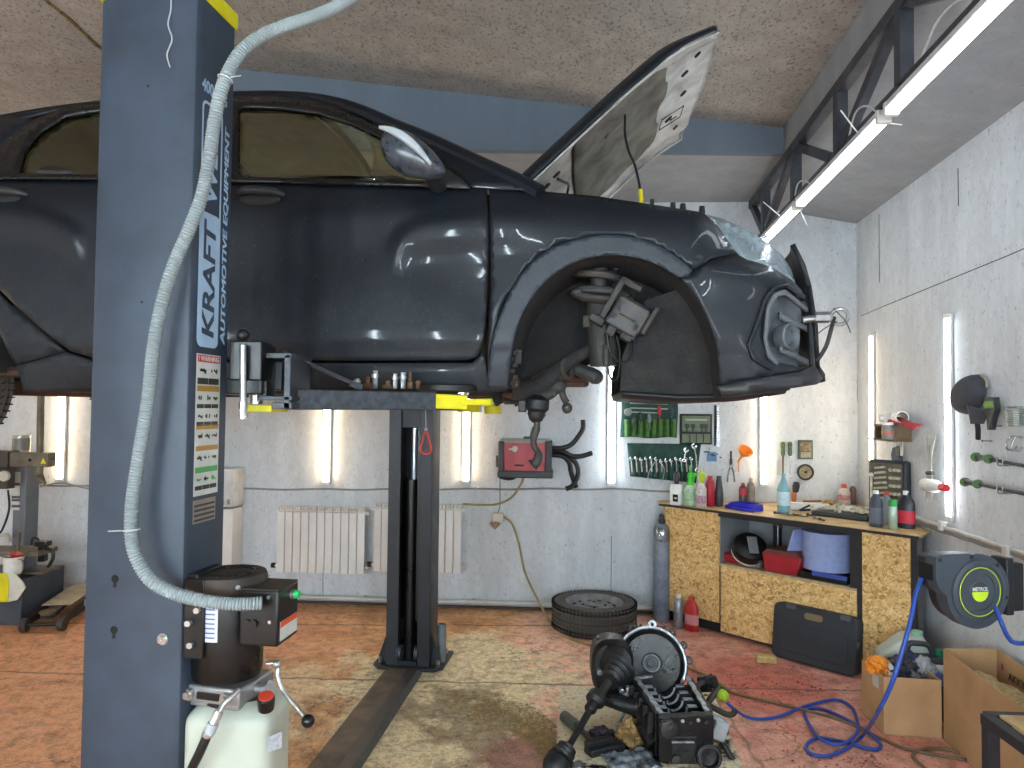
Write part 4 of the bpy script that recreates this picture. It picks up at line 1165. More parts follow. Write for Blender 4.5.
# ================================================================== the two-post lift
EL = V((.137, 1, 0)).normalized()                      # from the near post to the far one
ROTL = math.atan2(-EL.x, EL.y)                         # local +y = EL
PW, PDp, PH = .312, .20, 2.93
_cn = V((-.911, 2.0, 0))                               # the near post's corner that faces the viewer, on the right
TL = V((EL.y, -EL.x, 0))                               # to the right, square to EL
NPC = _cn - TL * (PW / 2) + EL * (PDp / 2)
M_post = mat('blue_grey_powder_coat', '#2b3541', 0.45, 0.1, '#354150', 6, bump=0.06, bscale=160)
M_post_d = mat('dark_grey_powder_coat', '#202328', 0.42, 0.1, '#292c31', 6)
M_bolt = mat('zinc_bolt', '#b9bab8', 0.3, 0.85)
M_yel = mat('lift_yellow', '#d9d216', 0.45, hx2='#c4bd1c', scale=9)
def c_channel(mb, w, d, z0, z1, th=.012, ch=.022, lip=.045):
    o = [(-w / 2, d / 2), (-w / 2, -d / 2 + ch), (-w / 2 + ch * .3, -d / 2 + ch * .3), (-w / 2 + ch, -d / 2), (w / 2 - ch, -d / 2), (w / 2 - ch * .3, -d / 2 + ch * .3), (w / 2, -d / 2 + ch), (w / 2, d / 2), (w / 2 - lip, d / 2), (w / 2 - lip, d / 2 - th), (w / 2 - th, d / 2 - th),
         (w / 2 - th, -d / 2 + ch), (w / 2 - ch, -d / 2 + th), (-w / 2 + ch, -d / 2 + th), (-w / 2 + th, -d / 2 + ch), (-w / 2 + th, d / 2 - th), (-w / 2 + lip, d / 2 - th), (-w / 2 + lip, d / 2)]
    return mb.flat(o, z0, z1)
post = thing('lift_post', 'tall blue grey steel lift post with white lettering, closest to the viewer', 'car lift', NPC, ROTL, 'posts of the two-post lift')
m = MB(); c_channel(m, PW, PDp, .02, PH); mk('column', m, M_post, post, bevel=.002, angle=30)
m = MB(); m.bb((-.30, -.22, 0), (.30, .26, .02)); mk('base_plate', m, M_post, post, bevel=.004)
for x, y in ((-.24, -.17), (.24, -.17), (-.24, .2), (.24, .2)):
    m = MB(); m.cyl((x, y, .015), (x, y, .05), .016, n=6); mk('anchor_bolt', m, M_bolt, post)
# yellow top plate
m = MB(); m.flat([(-PW / 2 - .005, -PDp / 2 - .005), (PW / 2 + .006, -PDp / 2 - .005), (PW / 2 + .006, PDp / 2 + .01), (-PW / 2 - .005, PDp / 2 + .01)], PH, PH + .05); mk('top_plate', m, M_yel, post, bevel=.004)
# decals on the right face
SIDE = Plane(_cn, EL)
MT = Matrix(((0, -1, 0), (0, 0, -1), (1, 0, 0))).to_4x4()
def side_loc(px, py, off=.0015):
    u, z = SIDE.uz(px, py); return V((PW / 2 + off, -PDp / 2 + u, z))
M_dec = mat('pale_blue_decal', '#9fb8cf', 0.45, hx2='#94afc8')
M_decd = mat('decal_dark', '#3c4757', 0.5)
z0 = side_loc(210, 348).z; zm = side_loc(208, 213).z; z1 = side_loc(212, 105).z
ya, yb = -.068, .042                                   # across the face
def rrect(y0, y1, za, zb, r, rb=None, n=5):
    out = []
    rb = r if rb is None else rb
    for cx, cz, a0, rr in ((y1 - rb, za + rb, -PI / 2, rb), (y1 - r, zb - r, 0, r), (y0 + r, zb - r, PI / 2, r), (y0 + rb, za + rb, PI, rb)):
        for i in range(n + 1):
            a = a0 + PI / 2 * i / n; out.append((cx + rr * math.cos(a), cz + rr * math.sin(a)))
    return out
def face_plate(name, poly, off, m, parent, th=.0008):
    mb = MB(); n = len(poly)
    mb.add([V((PW / 2 + off, p[0], p[1])) for p in poly] + [V((PW / 2 + off + th, p[0], p[1])) for p in poly], [tuple(range(n)), tuple(range(2 * n - 1, n - 1, -1))] + [(i, (i + 1) % n, n + (i + 1) % n, n + i) for i in range(n)])
    return mk(name, mb, m, parent, smooth=False)
logo = face_plate('logo_panel', rrect(ya, yb, z0, zm, .022, .022), .0005, M_dec, post)
fr = rrect(ya, yb, zm - .03, z1, .022, .001); fi = rrect(ya + .008, yb - .008, zm - .03, z1 - .008, .016, .001)
mb = MB(); n = len(fr)
mb.add([V((PW / 2 + .0012, p[0], p[1])) for p in fr] + [V((PW / 2 + .0012, p[0], p[1])) for p in fi], [(i, (i + 1) % n, n + (i + 1) % n, n + i) for i in range(n)])
mk('logo_outline', mb, M_dec, post, smooth=False)
def side_text(s, y_base, za, zb, hgt, m, name, shear=.0, bold=.0012):
    t = text_mb(s, hgt * 1.4, .0004, shear, bold)
    w_ = max(p.x for p in t.v) - min(p.x for p in t.v); xc = (max(p.x for p in t.v) + min(p.x for p in t.v)) / 2
    hz = max(p.z for p in t.v) - min(p.z for p in t.v); zc = (max(p.z for p in t.v) + min(p.z for p in t.v)) / 2
    k = (zb - za) / w_
    t.v = [V(((p.x - xc) * k, p.y, (p.z - zc) * hgt / hz)) for p in t.v]
    if bold == 0:                                      # heavier strokes
        n = len(t.v); f0 = list(t.f)
        t.v += [p + V((.0035, -.0002, 0)) for p in t.v]; t.f += [tuple(i + n for i in f) for f in f0]
    t.xf(Matrix.Translation((PW / 2 + .0022, y_base, (za + zb) / 2)) @ MT)
    return mk(name, t, m, post, smooth=False)
yc_ = (ya + yb) / 2 - .002
side_text('KRAFT', yc_, z0 + .03, zm - .02, .062, M_decd, 'lettering', .12, .0022)
side_text('WELL', yc_, zm + .03, z1 - .03, .062, M_dec, 'lettering', .12, .0022)
side_text('AUTOMOTIVE EQUIPMENT', .068, side_loc(228, 346).z, side_loc(231, 132).z, .028, M_dec, 'lettering', .15, 0)
t = text_mb('4000KG', .05, .0004, 0, .0012); t.v = [V((p.x * .80, p.y, p.z * 1.0)) for p in t.v]
t.xf(Matrix.Translation((PW / 2 + .002, -.005, z1 + .04)) @ Matrix.Rotation(PI / 2, 4, 'Z')); mk('lettering', t, M_dec, post, smooth=False)
# pictogram sticker
M_stw = mat('sticker_white', '#bfc3bd', 0.5); M_str = mat('sticker_red', '#b3192b', 0.5); M_sto = mat('sticker_ochre', '#a5803c', 0.5); M_stg = mat('sticker_green', '#4f9a58', 0.5); M_stk = mat('sticker_black', '#2b2c2d', 0.5)
za, zb_ = side_loc(207, 494).z, side_loc(211, 355).z
s0, s1 = -.066, .060
stk = face_plate('warning_sticker', [(s0, za), (s1, za), (s1, zb_), (s0, zb_)], .0005, M_stw, post)
H = zb_ - za
def band(a, b, m, y0=s0 + .005, y1=s1 - .005, nm='sticker_band'): face_plate(nm, [(y0, zb_ - H * b), (y1, zb_ - H * b), (y1, zb_ - H * a), (y0, zb_ - H * a)], .0016, m, stk)
band(.008, .058, M_str); band(.225, .265, M_sto); band(.50, .535, M_sto); band(.65, .685, M_sto); band(.80, .84, M_stg)
t = text_mb('! WARNING', .020, .0003, 0, .0004); t.xf(Matrix.Translation((PW / 2 + .0028, -.004, zb_ - H * .034)) @ Matrix.Rotation(PI / 2, 4, 'Z')); mk('sticker_heading', t, M_stw, stk, smooth=False)
rows = ((.07, .165, 2, M_stk), (.275, .35, 3, M_stk), (.41, .475, 3, M_stk), (.545, .62, 3, None), (.70, .77, 3, None), (.85, .925, 3, M_stg))
random.seed(3)
for a, b, nc, bm in rows:
    wdt = (s1 - s0 - .012) / nc
    for i in range(nc):
        y0 = s0 + .006 + wdt * i
        mb = MB()
        cz = zb_ - H * (a + b) / 2; cy = y0 + wdt / 2; hh = H * (b - a) / 2
        for k in range(4):
            a_ = random.random() * 6.28; r1 = hh * random.uniform(.3, .9)
            p = V((PW / 2 + .002, cy + .3 * wdt * math.cos(a_), cz + .5 * r1 * math.sin(a_))); q = V((PW / 2 + .002, cy - .3 * wdt * math.cos(a_ * 1.7), cz - .7 * r1 * math.sin(a_)))
            mb.beam(p, q, .005, .0008, up=(1, 0, 0))
        mk('pictogram', mb, M_stk if bm is not M_stg or i == 1 else M_stg, stk, smooth=False)
    if bm is not None:
        for i in range(nc): band(b + .005, b + (.05 if nc == 2 else .035), M_stk, s0 + .006 + wdt * i, s0 + .003 + wdt * (i + 1), 'caption_strip')
za2, zb2 = side_loc(206, 521).z, side_loc(207, 498).z
pl = face_plate('rating_plate', [(s0, za2), (s1 - .01, za2), (s1 - .01, zb2), (s0, zb2)], .0006, mat('rating_plate_silver', '#8f8a80', 0.35, 0.6), post)
for i in range(4): face_plate('plate_line', [(s0 + .006, za2 + .006 + .014 * i), (s1 - .016, za2 + .006 + .014 * i), (s1 - .016, za2 + .012 + .014 * i), (s0 + .006, za2 + .012 + .014 * i)], .0015, M_stk, pl)
# keyhole slots, bolt and scratches of the wide face
FACE = Plane(_cn - TL * PW, TL)
def face_loc(px, py, off=0.0):
    h = FACE.hit(px, py); q = WM[post.name].inverted() @ h; return V((q.x, -PDp / 2 - off, q.z))
for px, py in ((115, 581), (114, 632)):
    p = face_loc(px, py); m = MB(); m.cyl(p + V((0, .004, .006)), p + V((0, -.001, .006)), .011, n=16); m.bb(p + V((-.0045, -.001, -.018)), p + V((.0045, .004, .0))); mk('keyhole_slot', m, M_gap, post, smooth=False)
p = face_loc(163, 639); m = MB(); m.cyl(p + V((0, .002, 0)), p + V((0, -.012, 0)), .011, n=6); m.cyl(p + V((0, .002, 0)), p + V((0, -.003, 0)), .016, n=16); mk('bolt', m, M_bolt, post)
for px, py in ((148, 86), (142, 302)):
    p = face_loc(px, py); m = MB(); m.cyl(p + V((0, .002, 0)), p + V((0, -.001, 0)), .004, n=8); mk('bolt_hole', m, M_gap, post)
# thread hanging on the face
m = MB(); m.tube(smooth_path([face_loc(x, y, .004) for x, y in ((171, -20), (172, 8), (169, 25), (173, 40), (168, 55), (171, 68))], 6), .0022, 5)
solo('white_thread', m, mat('white_thread', '#aeb6bd', 0.6), 'short wavy white thread stuck high on the wide face of the near post', 'thread', loc=tuple(WM[post.name] @ face_loc(171, 68, .004)), rotz=ROTL) if False else mk('loose_thread', m, mat('white_thread', '#aeb6bd', 0.6), post)

# ---- power unit on the near post
M_blk = mat('black_enamel', '#0a0a0b', 0.32, hx2='#111213', scale=8)
M_dustblk = mat('dusty_black_lid', '#2a2522', 0.7, hx2='#4c4037', scale=9)
M_alu = mat('cast_aluminium', '#a9acae', 0.35, 0.7, '#8d9092', 14)
M_tank = mat('milky_white_tank', '#b4bbae', 0.4, hx2='#a9b0a3', scale=4)
pu = thing('hydraulic_power_unit', 'black motor with white oil tank bolted to the side of the near lift post', 'power unit', (-.82, 2.09, .46), ROTL)
U = lambda px, py, d: P(px, py, d)
mc = V((-.822, 2.10, 0))
m = MB(); m.lathe([(.094, .965), (.094, .97), (.098, .98), (.098, 1.21), (.094, 1.225)], mc, (0, 0, 1), 36); mk('motor', m, M_blk, pu, world=True)
m = MB(); m.lathe([(.103, 1.212), (.106, 1.216), (.106, 1.250), (.102, 1.258), (.088, 1.260), (.0, 1.262)], mc, (0, 0, 1), 36); fan = mk('fan_cover', m, M_dustblk, pu, world=True)
m = MB(); m.torus(mc + V((0, 0, 1.261)), .07, .002, n=30, m=6)
for i in range(6):
    a = PI * i / 6; v_ = V((math.cos(a), math.sin(a), 0)) * .085; m.beam(mc + v_ + V((0, 0, 1.260)), mc - v_ + V((0, 0, 1.260)), .004, .004)
mk('fan_grille', m, M_blk, fan, world=True)
for a in (-2.2, -1.0, .3, 1.8):
    q = mc + V((.106 * math.cos(a), .106 * math.sin(a), 1.236)); m = MB(); m.cyl(q, q + V((.006 * math.cos(a), .006 * math.sin(a), 0)), .007, n=8); mk('cover_screw', m, M_bolt, fan, world=True)
# mounting plate
q0 = _cn + TL * .002 + EL * .02
m = MB(); a = q0 + V((0, 0, 1.27)); 
m.box(_cn + TL * .015 + EL * .085 + V((0, 0, 1.16)), (.03, .13, .22), rz=ROTL); m.box(_cn + TL * .03 + EL * .01 + V((0, 0, 1.15)), (.06, .012, .22), rz=ROTL); mk('mounting_plate', m, M_blk, pu, world=True, bevel=.003)
for px, py in ((196, 611), (189, 646), (187, 624)):
    q = P(px, py, 1.985); m = MB(); m.cyl(q + V((0, .02, 0)), q, .009, n=6); mk('plate_bolt', m, M_bolt, pu, world=True)
# control box
bx = V((-.690, 2.06, 1.155))
m = MB(); m.box(bx, (.115, .13, .155), rz=ROTL); cb = mk('control_box', m, M_blk, pu, world=True, bevel=.006)
m = MB(); m.box(bx + V((0, 0, .078)), (.112, .126, .004), rz=ROTL); mk('box_lid', m, M_dustblk, cb, world=True, bevel=.001)
def bxp(x, y, z): return bx + Matrix.Rotation(ROTL, 3, 'Z') @ V((x, y, z))
m = MB(); m.cyl(bxp(.057, .02, .048), bxp(.068, .02, .048), .014, n=18); mk('button_collar', m, M_bolt, cb, world=True)
m = MB(); m.cyl(bxp(.066, .02, .048), bxp(.080, .02, .048), .0125, .011, n=18); mk('green_button', m, mat('green_button', '#1fc46c', 0.3), cb, world=True)
m = MB(); m.bb((.058, -.052, -.065), (.0592, .055, -.012)); m.v = [bxp(*p) for p in m.v]; lb = mk('warning_label', m, M_stw, cb, world=True, smooth=False)
m = MB(); m.bb((.0592, -.052, -.028), (.0598, .055, -.012)); m.v = [bxp(*p) for p in m.v]; mk('label_band', m, mat('sticker_orange', '#d0562b', 0.5), lb, world=True, smooth=False)
for x, z in ((-.02, .05), (.035, -.008), (.03, .06)):
    m = MB(); m.cyl(bxp(x, -.063, z), bxp(x, -.070, z), .005, n=10); mk('box_screw', m, M_bolt, cb, world=True)
m = MB(); m.cyl(bxp(-.012, -.06, -.015), bxp(-.012, -.074, -.015), .012, n=12); m.cyl(bxp(-.03, -.06, -.012), bxp(-.03, -.072, -.012), .008, n=10); mk('cable_gland', m, M_blk, cb, world=True)
# label on the motor
def mot(a, z, r=.0985): return mc + V((r * math.cos(a), r * math.sin(a), z))
m = MB(); m.surf(lambda u, v: mot(-PI / 2 - .42 + .50 * u, 1.085 + .105 * v), 8, 1); ml = mk('motor_label', m, mat('pale_label', '#c9cfe0', 0.5), pu, world=True, smooth=False)
m = MB()
for i in range(7): m.surf(lambda u, v, i=i: mot(-PI / 2 - .36 + .36 * u, 1.095 + .013 * i + .004 * v, .0990), 6, 1)
mk('label_print', m, mat('label_print_blue', '#5a6288', 0.5), ml, world=True, smooth=False)
# valve block and fittings
vb = V((-.815, 2.10, .932))
m = MB(); m.box(vb, (.185, .17, .048), rz=ROTL - .12); m.box(vb + V((0, 0, -.03)), (.165, .15, .02), rz=ROTL - .12); vbo = mk('valve_block', m, M_alu, pu, world=True, bevel=.006)
def vbp(x, y, z): return vb + Matrix.Rotation(ROTL - .12, 3, 'Z') @ V((x, y, z))
for x in (-.065, .055):
    m = MB(); m.cyl(vbp(x, -.08, 0), vbp(x, -.098, 0), .017, n=6); m.cyl(vbp(x, -.098, 0), vbp(x, -.108, 0), .010, n=14); mk('port_plug', m, M_bolt, vbo, world=True)
m = MB(); m.bb((-.04, -.092, -.01), (.03, -.08, .008)); m.v = [vbp(*p) for p in m.v]; mk('block_plate', m, M_blk, vbo, world=True)
m = MB(); m.cyl(vbp(.09, 0, .0), vbp(.125, 0, .0), .016, n=14); m.cyl(vbp(.125, -.01, 0), vbp(.145, -.01, .01), .022, n=8); mk('lowering_valve', m, M_alu, vbo, world=True)
# lowering lever
L0 = P(277, 664, 2.06); 
m = MB(); m.tube(smooth_path([L0 + V((-.03, 0, 0)), P(277, 664, 2.06), P(278, 678, 2.05), P(284, 692, 2.04), P(296, 706, 2.02), P(307, 719, 2.0)], 6), .0065, 10); m.ball(P(277, 664, 2.05), .013, 12, 8); lv = mk('lowering_lever', m, M_bolt, pu, world=True)
m = MB(); m.ball(P(308, 721, 2.0), .0185, 20, 14); mk('lever_knob', m, M_blk, lv, world=True)
# tank
tc = V((-.785, 2.10, 0))
def tank(u, v):
    a = 2 * PI * u
    e = 2.0 / 5.0
    ca, sa = math.cos(a), math.sin(a)
    sx = abs(ca) ** e * (1 if ca >= 0 else -1); sy = abs(sa) ** e * (1 if sa >= 0 else -1)
    zz = [(.0, .42, .98), (.03, .43, 1), (.84, .852, 1.0), (.9, .872, .97), (.95, .892, .80), (1.0, .905, .52)]
    z = interp(v, [(q[0], q[1]) for q in zz]); k = interp(v, [(q[0], q[2]) for q in zz])
    return tc + V((.126 * sx * k, .11 * sy * k, z))
m = MB(); m.surf(tank, 56, 34, closed_u=True); m.box(tc + V((0, 0, .425)), (.25, .2, .012)); tk = mk('oil_tank', m, M_tank, pu, world=True, angle=60)
m = MB(); m.lathe([(.075, .87), (.08, .885), (.078, .908), (.06, .912)], V((mc.x + .01, mc.y, 0)), (0, 0, 1), 30); mk('tank_collar', m, M_blk, tk, world=True)
fcp = P(266, 701, 2.0)
m = MB(); m.lathe([(.022, -.025), (.024, .0), (.024, .012), (.02, .016), (0, .017)], fcp, (0.1, -.35, 1), 22); fcap = mk('filler_cap', m, M_blk, tk, world=True)
m = MB(); m.lathe([(.021, .0165), (.02, .019), (0, .02)], fcp, (0.1, -.35, 1), 22); mk('cap_disc', m, mat('cap_red', '#c2402e', 0.5), fcap, world=True)
m = MB(); q = [P(268, 737, 1.984), P(281, 732, 2.01), P(281, 748, 2.01), P(268, 752, 1.984)]; 
m.add(q + [p + V((.002, .002, 0)) for p in q], [(0, 1, 2, 3), (7, 6, 5, 4), (0, 4, 5, 1), (1, 5, 6, 2), (2, 6, 7, 3), (3, 7, 4, 0)]); mk('tank_label', m, mat('tank_label_grey', '#8d93a0', 0.5, hx2='#c0c4c8', scale=90), tk, world=True, smooth=False)
# pressure hose
hp = [P(239, 690, 1.98), P(231, 697, 1.96), P(224, 704, 1.95), P(219, 712, 1.94)]
m = MB(); m.tube(smooth_path(hp, 5), .008, 10); ph = mk('hose_elbow', m, M_bolt, pu, world=True)
m = MB(); m.cyl(P(219, 711, 1.94), P(212, 726, 1.93), .0125, n=14); m.cyl(P(212, 726, 1.93), P(207, 736, 1.93), .0145, n=14); mk('hose_ferrule', m, M_bolt, ph, world=True)
m = MB(); m.tube(smooth_path([P(209, 732, 1.93), P(200, 752, 1.93), P(188, 780, 1.95), P(180, 830, 2.0), P(176, 900, 2.02)], 6), .0125, 12); mk('pressure_hose', m, mat('black_rubber', '#141416', 0.5), ph, world=True)
m = MB(); m.cyl(P(213.5, 723, 1.93), P(209, 733, 1.93), .0151, n=14); mk('hose_tag', m, mat('hose_tag_grey', '#aab0b6', 0.5), ph, world=True)

# ---- grey corrugated conduit
cp = [(525, -182, 2.62), (500, -150, 2.5), (440, -72, 2.3), (385, -26, 2.17), (345, 2, 2.10), (318, 15, 2.05), (288, 25, 2.0), (262, 36, 1.97), (242, 51, 1.95), (229, 71, 1.94), (220, 95, 1.93), (214, 125, 1.93), (209, 160, 1.93), (201, 198, 1.94), (188, 232, 1.94), (172, 270, 1.94), (160, 312, 1.94), (153, 352, 1.945), (149, 392, 1.95), (144, 425, 1.95), (138, 462, 1.95), (132, 505, 1.95), (132, 540, 1.945), (139, 563, 1.94), (153, 582, 1.935), (176, 594, 1.93), (205, 601, 1.93), (235, 604, 1.945), (262, 603, 1.97)]
path = smooth_path([P(*c) for c in cp], 16)
# even spacing
ds = [0]
for a, b in zip(path, path[1:]): ds.append(ds[-1] + (b - a).length)
Lt = ds[-1]; N = int(Lt / .0042); rp = []; j = 0
for i in range(N + 1):
    s = Lt * i / N
    while j < len(ds) - 2 and ds[j + 1] < s: j += 1
    rp.append(path[j].lerp(path[j + 1], (s - ds[j]) / max(1e-6, ds[j + 1] - ds[j])))
rs = []
for i in range(N + 1):
    f = i / N; amp = .0004 if f < .34 else .0017
    rs.append(.0172 + (amp if i % 2 else -amp))
m = MB(); m.tube(rp, rs, 14)
cd = thing('corrugated_conduit', 'pale grey corrugated hose hanging down the near post into the motor box', 'hose', tuple(rp[-1]))
mk('conduit_tube', m, mat('pale_grey_conduit', '#8f9a9c', 0.5, hx2='#808b8e', scale=5), cd, world=True, angle=70)
M_tie = mat('cable_tie_white', '#c5c9cb', 0.5)
for (px, py, d, dx, dy, tl) in ((221, 78, 1.94, 1, -.12, 20), (130, 530, 1.945, -1, .06, 22)):
    c = P(px, py, d); i = min(range(len(rp)), key=lambda i: (rp[i] - c).length); ax = (rp[min(i + 2, N)] - rp[max(i - 2, 0)]).normalized()
    m = MB(); m.torus(rp[i], .0200, .0022, ax, 24, 6); m.tube([rp[i] + V((.02 * dx, -.012, 0)), P(px + dx * tl, py + dy * tl, d - .03)], .0018, 5); mk('cable_tie', m, M_tie, cd, world=True)

# ---- near carriage with its arm
M_arm = mat('speckled_grey_steel', '#2d3238', 0.4, 0.3, '#454b52', 40, bump=0.15, bscale=200)
ar = thing('swing_arm_assembly', 'grey lift arm with yellow extension pad under the near sill of the car', 'lift arm', tuple(P(250, 400, 2.25)), 0.0, 'arms of the lift')
def A(px, py, d): return P(px, py, d)
def pbox(mb, x0, y0, x1, y1, d0, d1):
    """upright block filling (x0,y0)-(x1,y1) at depth d0, running back to d1"""
    p = P(x0, y1, d0); q = P(x1, y0, d0); mb.bb((p.x, d0, p.z), (q.x, d1, q.z)); return mb
m = MB(); pbox(m, 229, 341, 262, 380, 2.16, 2.26); pbox(m, 222, 378, 262, 394, 2.2, 2.3); pbox(m, 258, 345, 268, 400, 2.22, 2.30); mk('carriage_block', m, M_blk, ar, world=True, bevel=.004)
m = MB(); m.cyl(A(243, 345, 2.14), A(243, 412, 2.14), .010, n=12); m.cyl(A(243, 402, 2.14), A(243, 419, 2.14), .013, n=12); rp_ = mk('arm_lock_pin', m, M_bolt, ar, world=True)
m = MB(); m.ball(A(243, 335, 2.14), .0185, 18, 12); mk('pin_knob', m, M_blk, rp_, world=True)
for y0, y1 in ((353, 358), (396, 400)):
    m = MB(); pbox(m, 258, y0, 292, y1, 2.2, 2.42); mk('pivot_plate', m, M_arm, ar, world=True, bevel=.002)
m = MB(); m.cyl(A(256, 347, 2.28), A(256, 404, 2.28), .022, n=20); mk('pivot_pin', m, M_bolt, ar, world=True)
m = MB(); pbox(m, 283, 354, 291, 409, 2.2, 2.42); pbox(m, 272, 402, 292, 409, 2.2, 2.42); pbox(m, 264, 362, 282, 390, 2.30, 2.40); mk('arm_bracket', m, M_arm, ar, world=True, bevel=.003)
a0 = A(289, 399.5, 2.30); a1 = A(431, 401, 2.62)
m = MB(); m.beam(a0, a1, .075, .066); mk('arm_tube', m, M_arm, ar, world=True, bevel=.004)
m = MB(); m.beam(A(283, 352, 2.33), A(352, 383, 2.48), .03, .008); m.beam(A(350, 383, 2.48), A(362, 387, 2.5), .02, .02); mk('arm_strut', m, M_arm, ar, world=True, bevel=.002)
m = MB(); pbox(m, 240, 405, 272, 412, 2.24, 2.40); pbox(m, 238, 408, 244, 413, 2.24, 2.30); mk('yellow_extension', m, M_yel, ar, world=True, bevel=.003)
a2 = A(464, 402.5, 2.70)
m = MB(); m.beam(a1 - (a2 - a1) * .3, a2, .055, .054); ye = mk('yellow_extension', m, M_yel, ar, world=True, bevel=.004)
m = MB(); q0, q1 = A(458, 402, 2.69), A(484, 402, 2.76); m.beam(q0, q1, .07, .022); m.cyl(q1 + V((0, 0, -.013)), q1 + V((0, 0, .013)), .034, n=20); mk('extension_tongue', m, M_yel, ar, world=True, bevel=.002)
m = MB(); c = A(463, 402, 2.72); m.cyl(c + V((0, 0, -.03)), c + V((0, 0, .055)), .015, n=14); m.cyl(c + V((0, 0, .03)), c + V((0, 0, .044)), .024, n=6); mk('pad_screw', m, M_bolt, ar, world=True)
m = MB(); c = A(448, 389, 2.74); m.lathe([(.10, -.012), (.118, -.008), (.12, .012), (.11, .016), (0, .016)], c, (0, 0, 1), 28); mk('rubber_pad', m, mat('black_rubber', '#141416', 0.5), ar, world=True)
for px in (382, 399, 412): pass
for px, r, h, top in ((357, .010, 10, 0), (368, .016, 12, 1), (375, .010, 18, 0), (388, .021, 8, 1), (395, .009, 15, 0), (403, .010, 16, 0), (410, .011, 17, 1), (418, .008, 8, 0)):
    b = A(px, 388.5, 2.60); m = MB(); hh = h * 2.6 / FPX
    if top: m.lathe([(r, 0), (r, hh * .4), (r * .5, hh * .45), (r * .45, hh), (0, hh)], b, (0, 0, 1), 14)
    else: m.cyl(b, b + V((0, 0, hh)), r, n=6); m.cyl(b + V((0, 0, hh * .6)), b + V((0, 0, hh * .8)), r * 1.4, n=10)
    solo('lift_adapter', m, M_steel_b if px % 2 else M_rust, 'small steel lift adapter standing in the row on top of the lift arm', 'adapter', tuple(b), 0, 'adapters on the lift arm', world=True)
p_ = A(427, 394, 2.585); m = MB(); m.tube(smooth_path([A(419, 410, 2.585), A(419, 400, 2.585), A(422, 396, 2.585), A(427, 395, 2.585)], 5), .0035, 6); mk('arm_hook', m, M_blk, ar, world=True)

# ---- far post
fb = F(408, 668) + EL * .10
far = thing('lift_post', 'dark steel lift post of channel section with a hydraulic ram, far side of the car', 'car lift', fb, ROTL + PI, 'posts of the two-post lift')
FW = .30
m = MB(); c_channel(m, FW, .24, .02, 2.9, .014, .02, .085); mk('column', m, M_post_d, far, bevel=.003, angle=30)
m = MB(); m.flat([(-.24, -.22), (.24, -.22), (.24, .10), (.19, .16), (-.19, .16), (-.24, .10)], 0, .022); mk('base_plate', m, M_post_d, far, bevel=.004)
for s_ in (-1, 1):
    m = MB(); m.prism([(s_ * (FW / 2), .02), (s_ * (FW / 2 + .075), .02), (s_ * (FW / 2), .24)], .06, .075); mk('gusset', m, M_post_d, far, bevel=.002, smooth=False)
m = MB(); m.cyl((.015, .02, .05), (.015, .02, 1.25), .042, n=20); mk('ram_cylinder', m, M_blk, far)
m = MB(); m.cyl((.0, .02, 1.25), (.0, .02, 1.90), .017, n=14); mk('ram_rod', m, mat('bright_rod', '#cfdbe6', 0.15, 0.6), far)
m = MB(); m.bb((-.055, -.02, .3), (-.035, .06, 2.0)); m.bb((.07, -.02, .3), (.085, .06, 2.0)); mk('guide_rail', m, M_blk, far)
for x in (-.058, .058):
    m = MB(); m.lathe([(.012, -.012), (.05, -.012), (.05, -.008), (.043, -.003), (.043, .003), (.05, .008), (.05, .012), (.012, .012)], (x, .09, .10), (1, 0, 0), 24); mk('cable_pulley', m, mat('pulley_grey', '#5a6068', 0.4, 0.4), far)
m = MB(); m.bb((-.06, .0, .02), (.06, .12, .05)); mk('pulley_bracket', m, M_post_d, far)
for x, y in ((-.20, .08), (.20, .08), (-.2, -.16), (.2, -.16)):
    m = MB(); m.cyl((x, y, .018), (x, y, .055), .014, n=6); mk('anchor_bolt', m, M_bolt, far)
m = MB(); m.bb((-.14, -.05, 1.60), (.14, .10, 2.0)); mk('carriage', m, M_post_d, far, bevel=.006)
m = MB(); m.lathe([(.03, 0), (.03, .25), (.026, .25), (.026, .02), (0, .02)], (-.205, .0, .022), (0, 0, 1), 18); solo_p = mk('pin_holder', m, mat('grey_tube', '#7b828a', 0.4, 0.4), far)
# red loop on a string
m = MB(); c = P(426, 441, 4.60)
m.tube(smooth_path([c + V((0, 0, .07)), c + V((.024, 0, -.01)), c + V((.034, 0, -.055)), c + V((.018, 0, -.078)), c + V((-.016, 0, -.078)), c + V((-.034, 0, -.055)), c + V((-.024, 0, -.01))], 6, closed=True), .0075, 7, closed=True)
lp = thing('hanging_loop', 'small red cord loop hanging against the far lift post', 'cord loop', tuple(c + V((0, 0, .2))))
mk('loop', m, mat('red_cord', '#cf3b33', 0.5), lp, world=True)
m = MB(); m.tube([c + V((0, 0, .07)), c + V((-.006, 0, .22)), P(424, 408, 4.60)], .004, 5); m.ball(c + V((0, 0, .075)), .012, 8, 6); mk('string', m, mat('white_thread', '#aeb6bd', 0.6), lp, world=True)
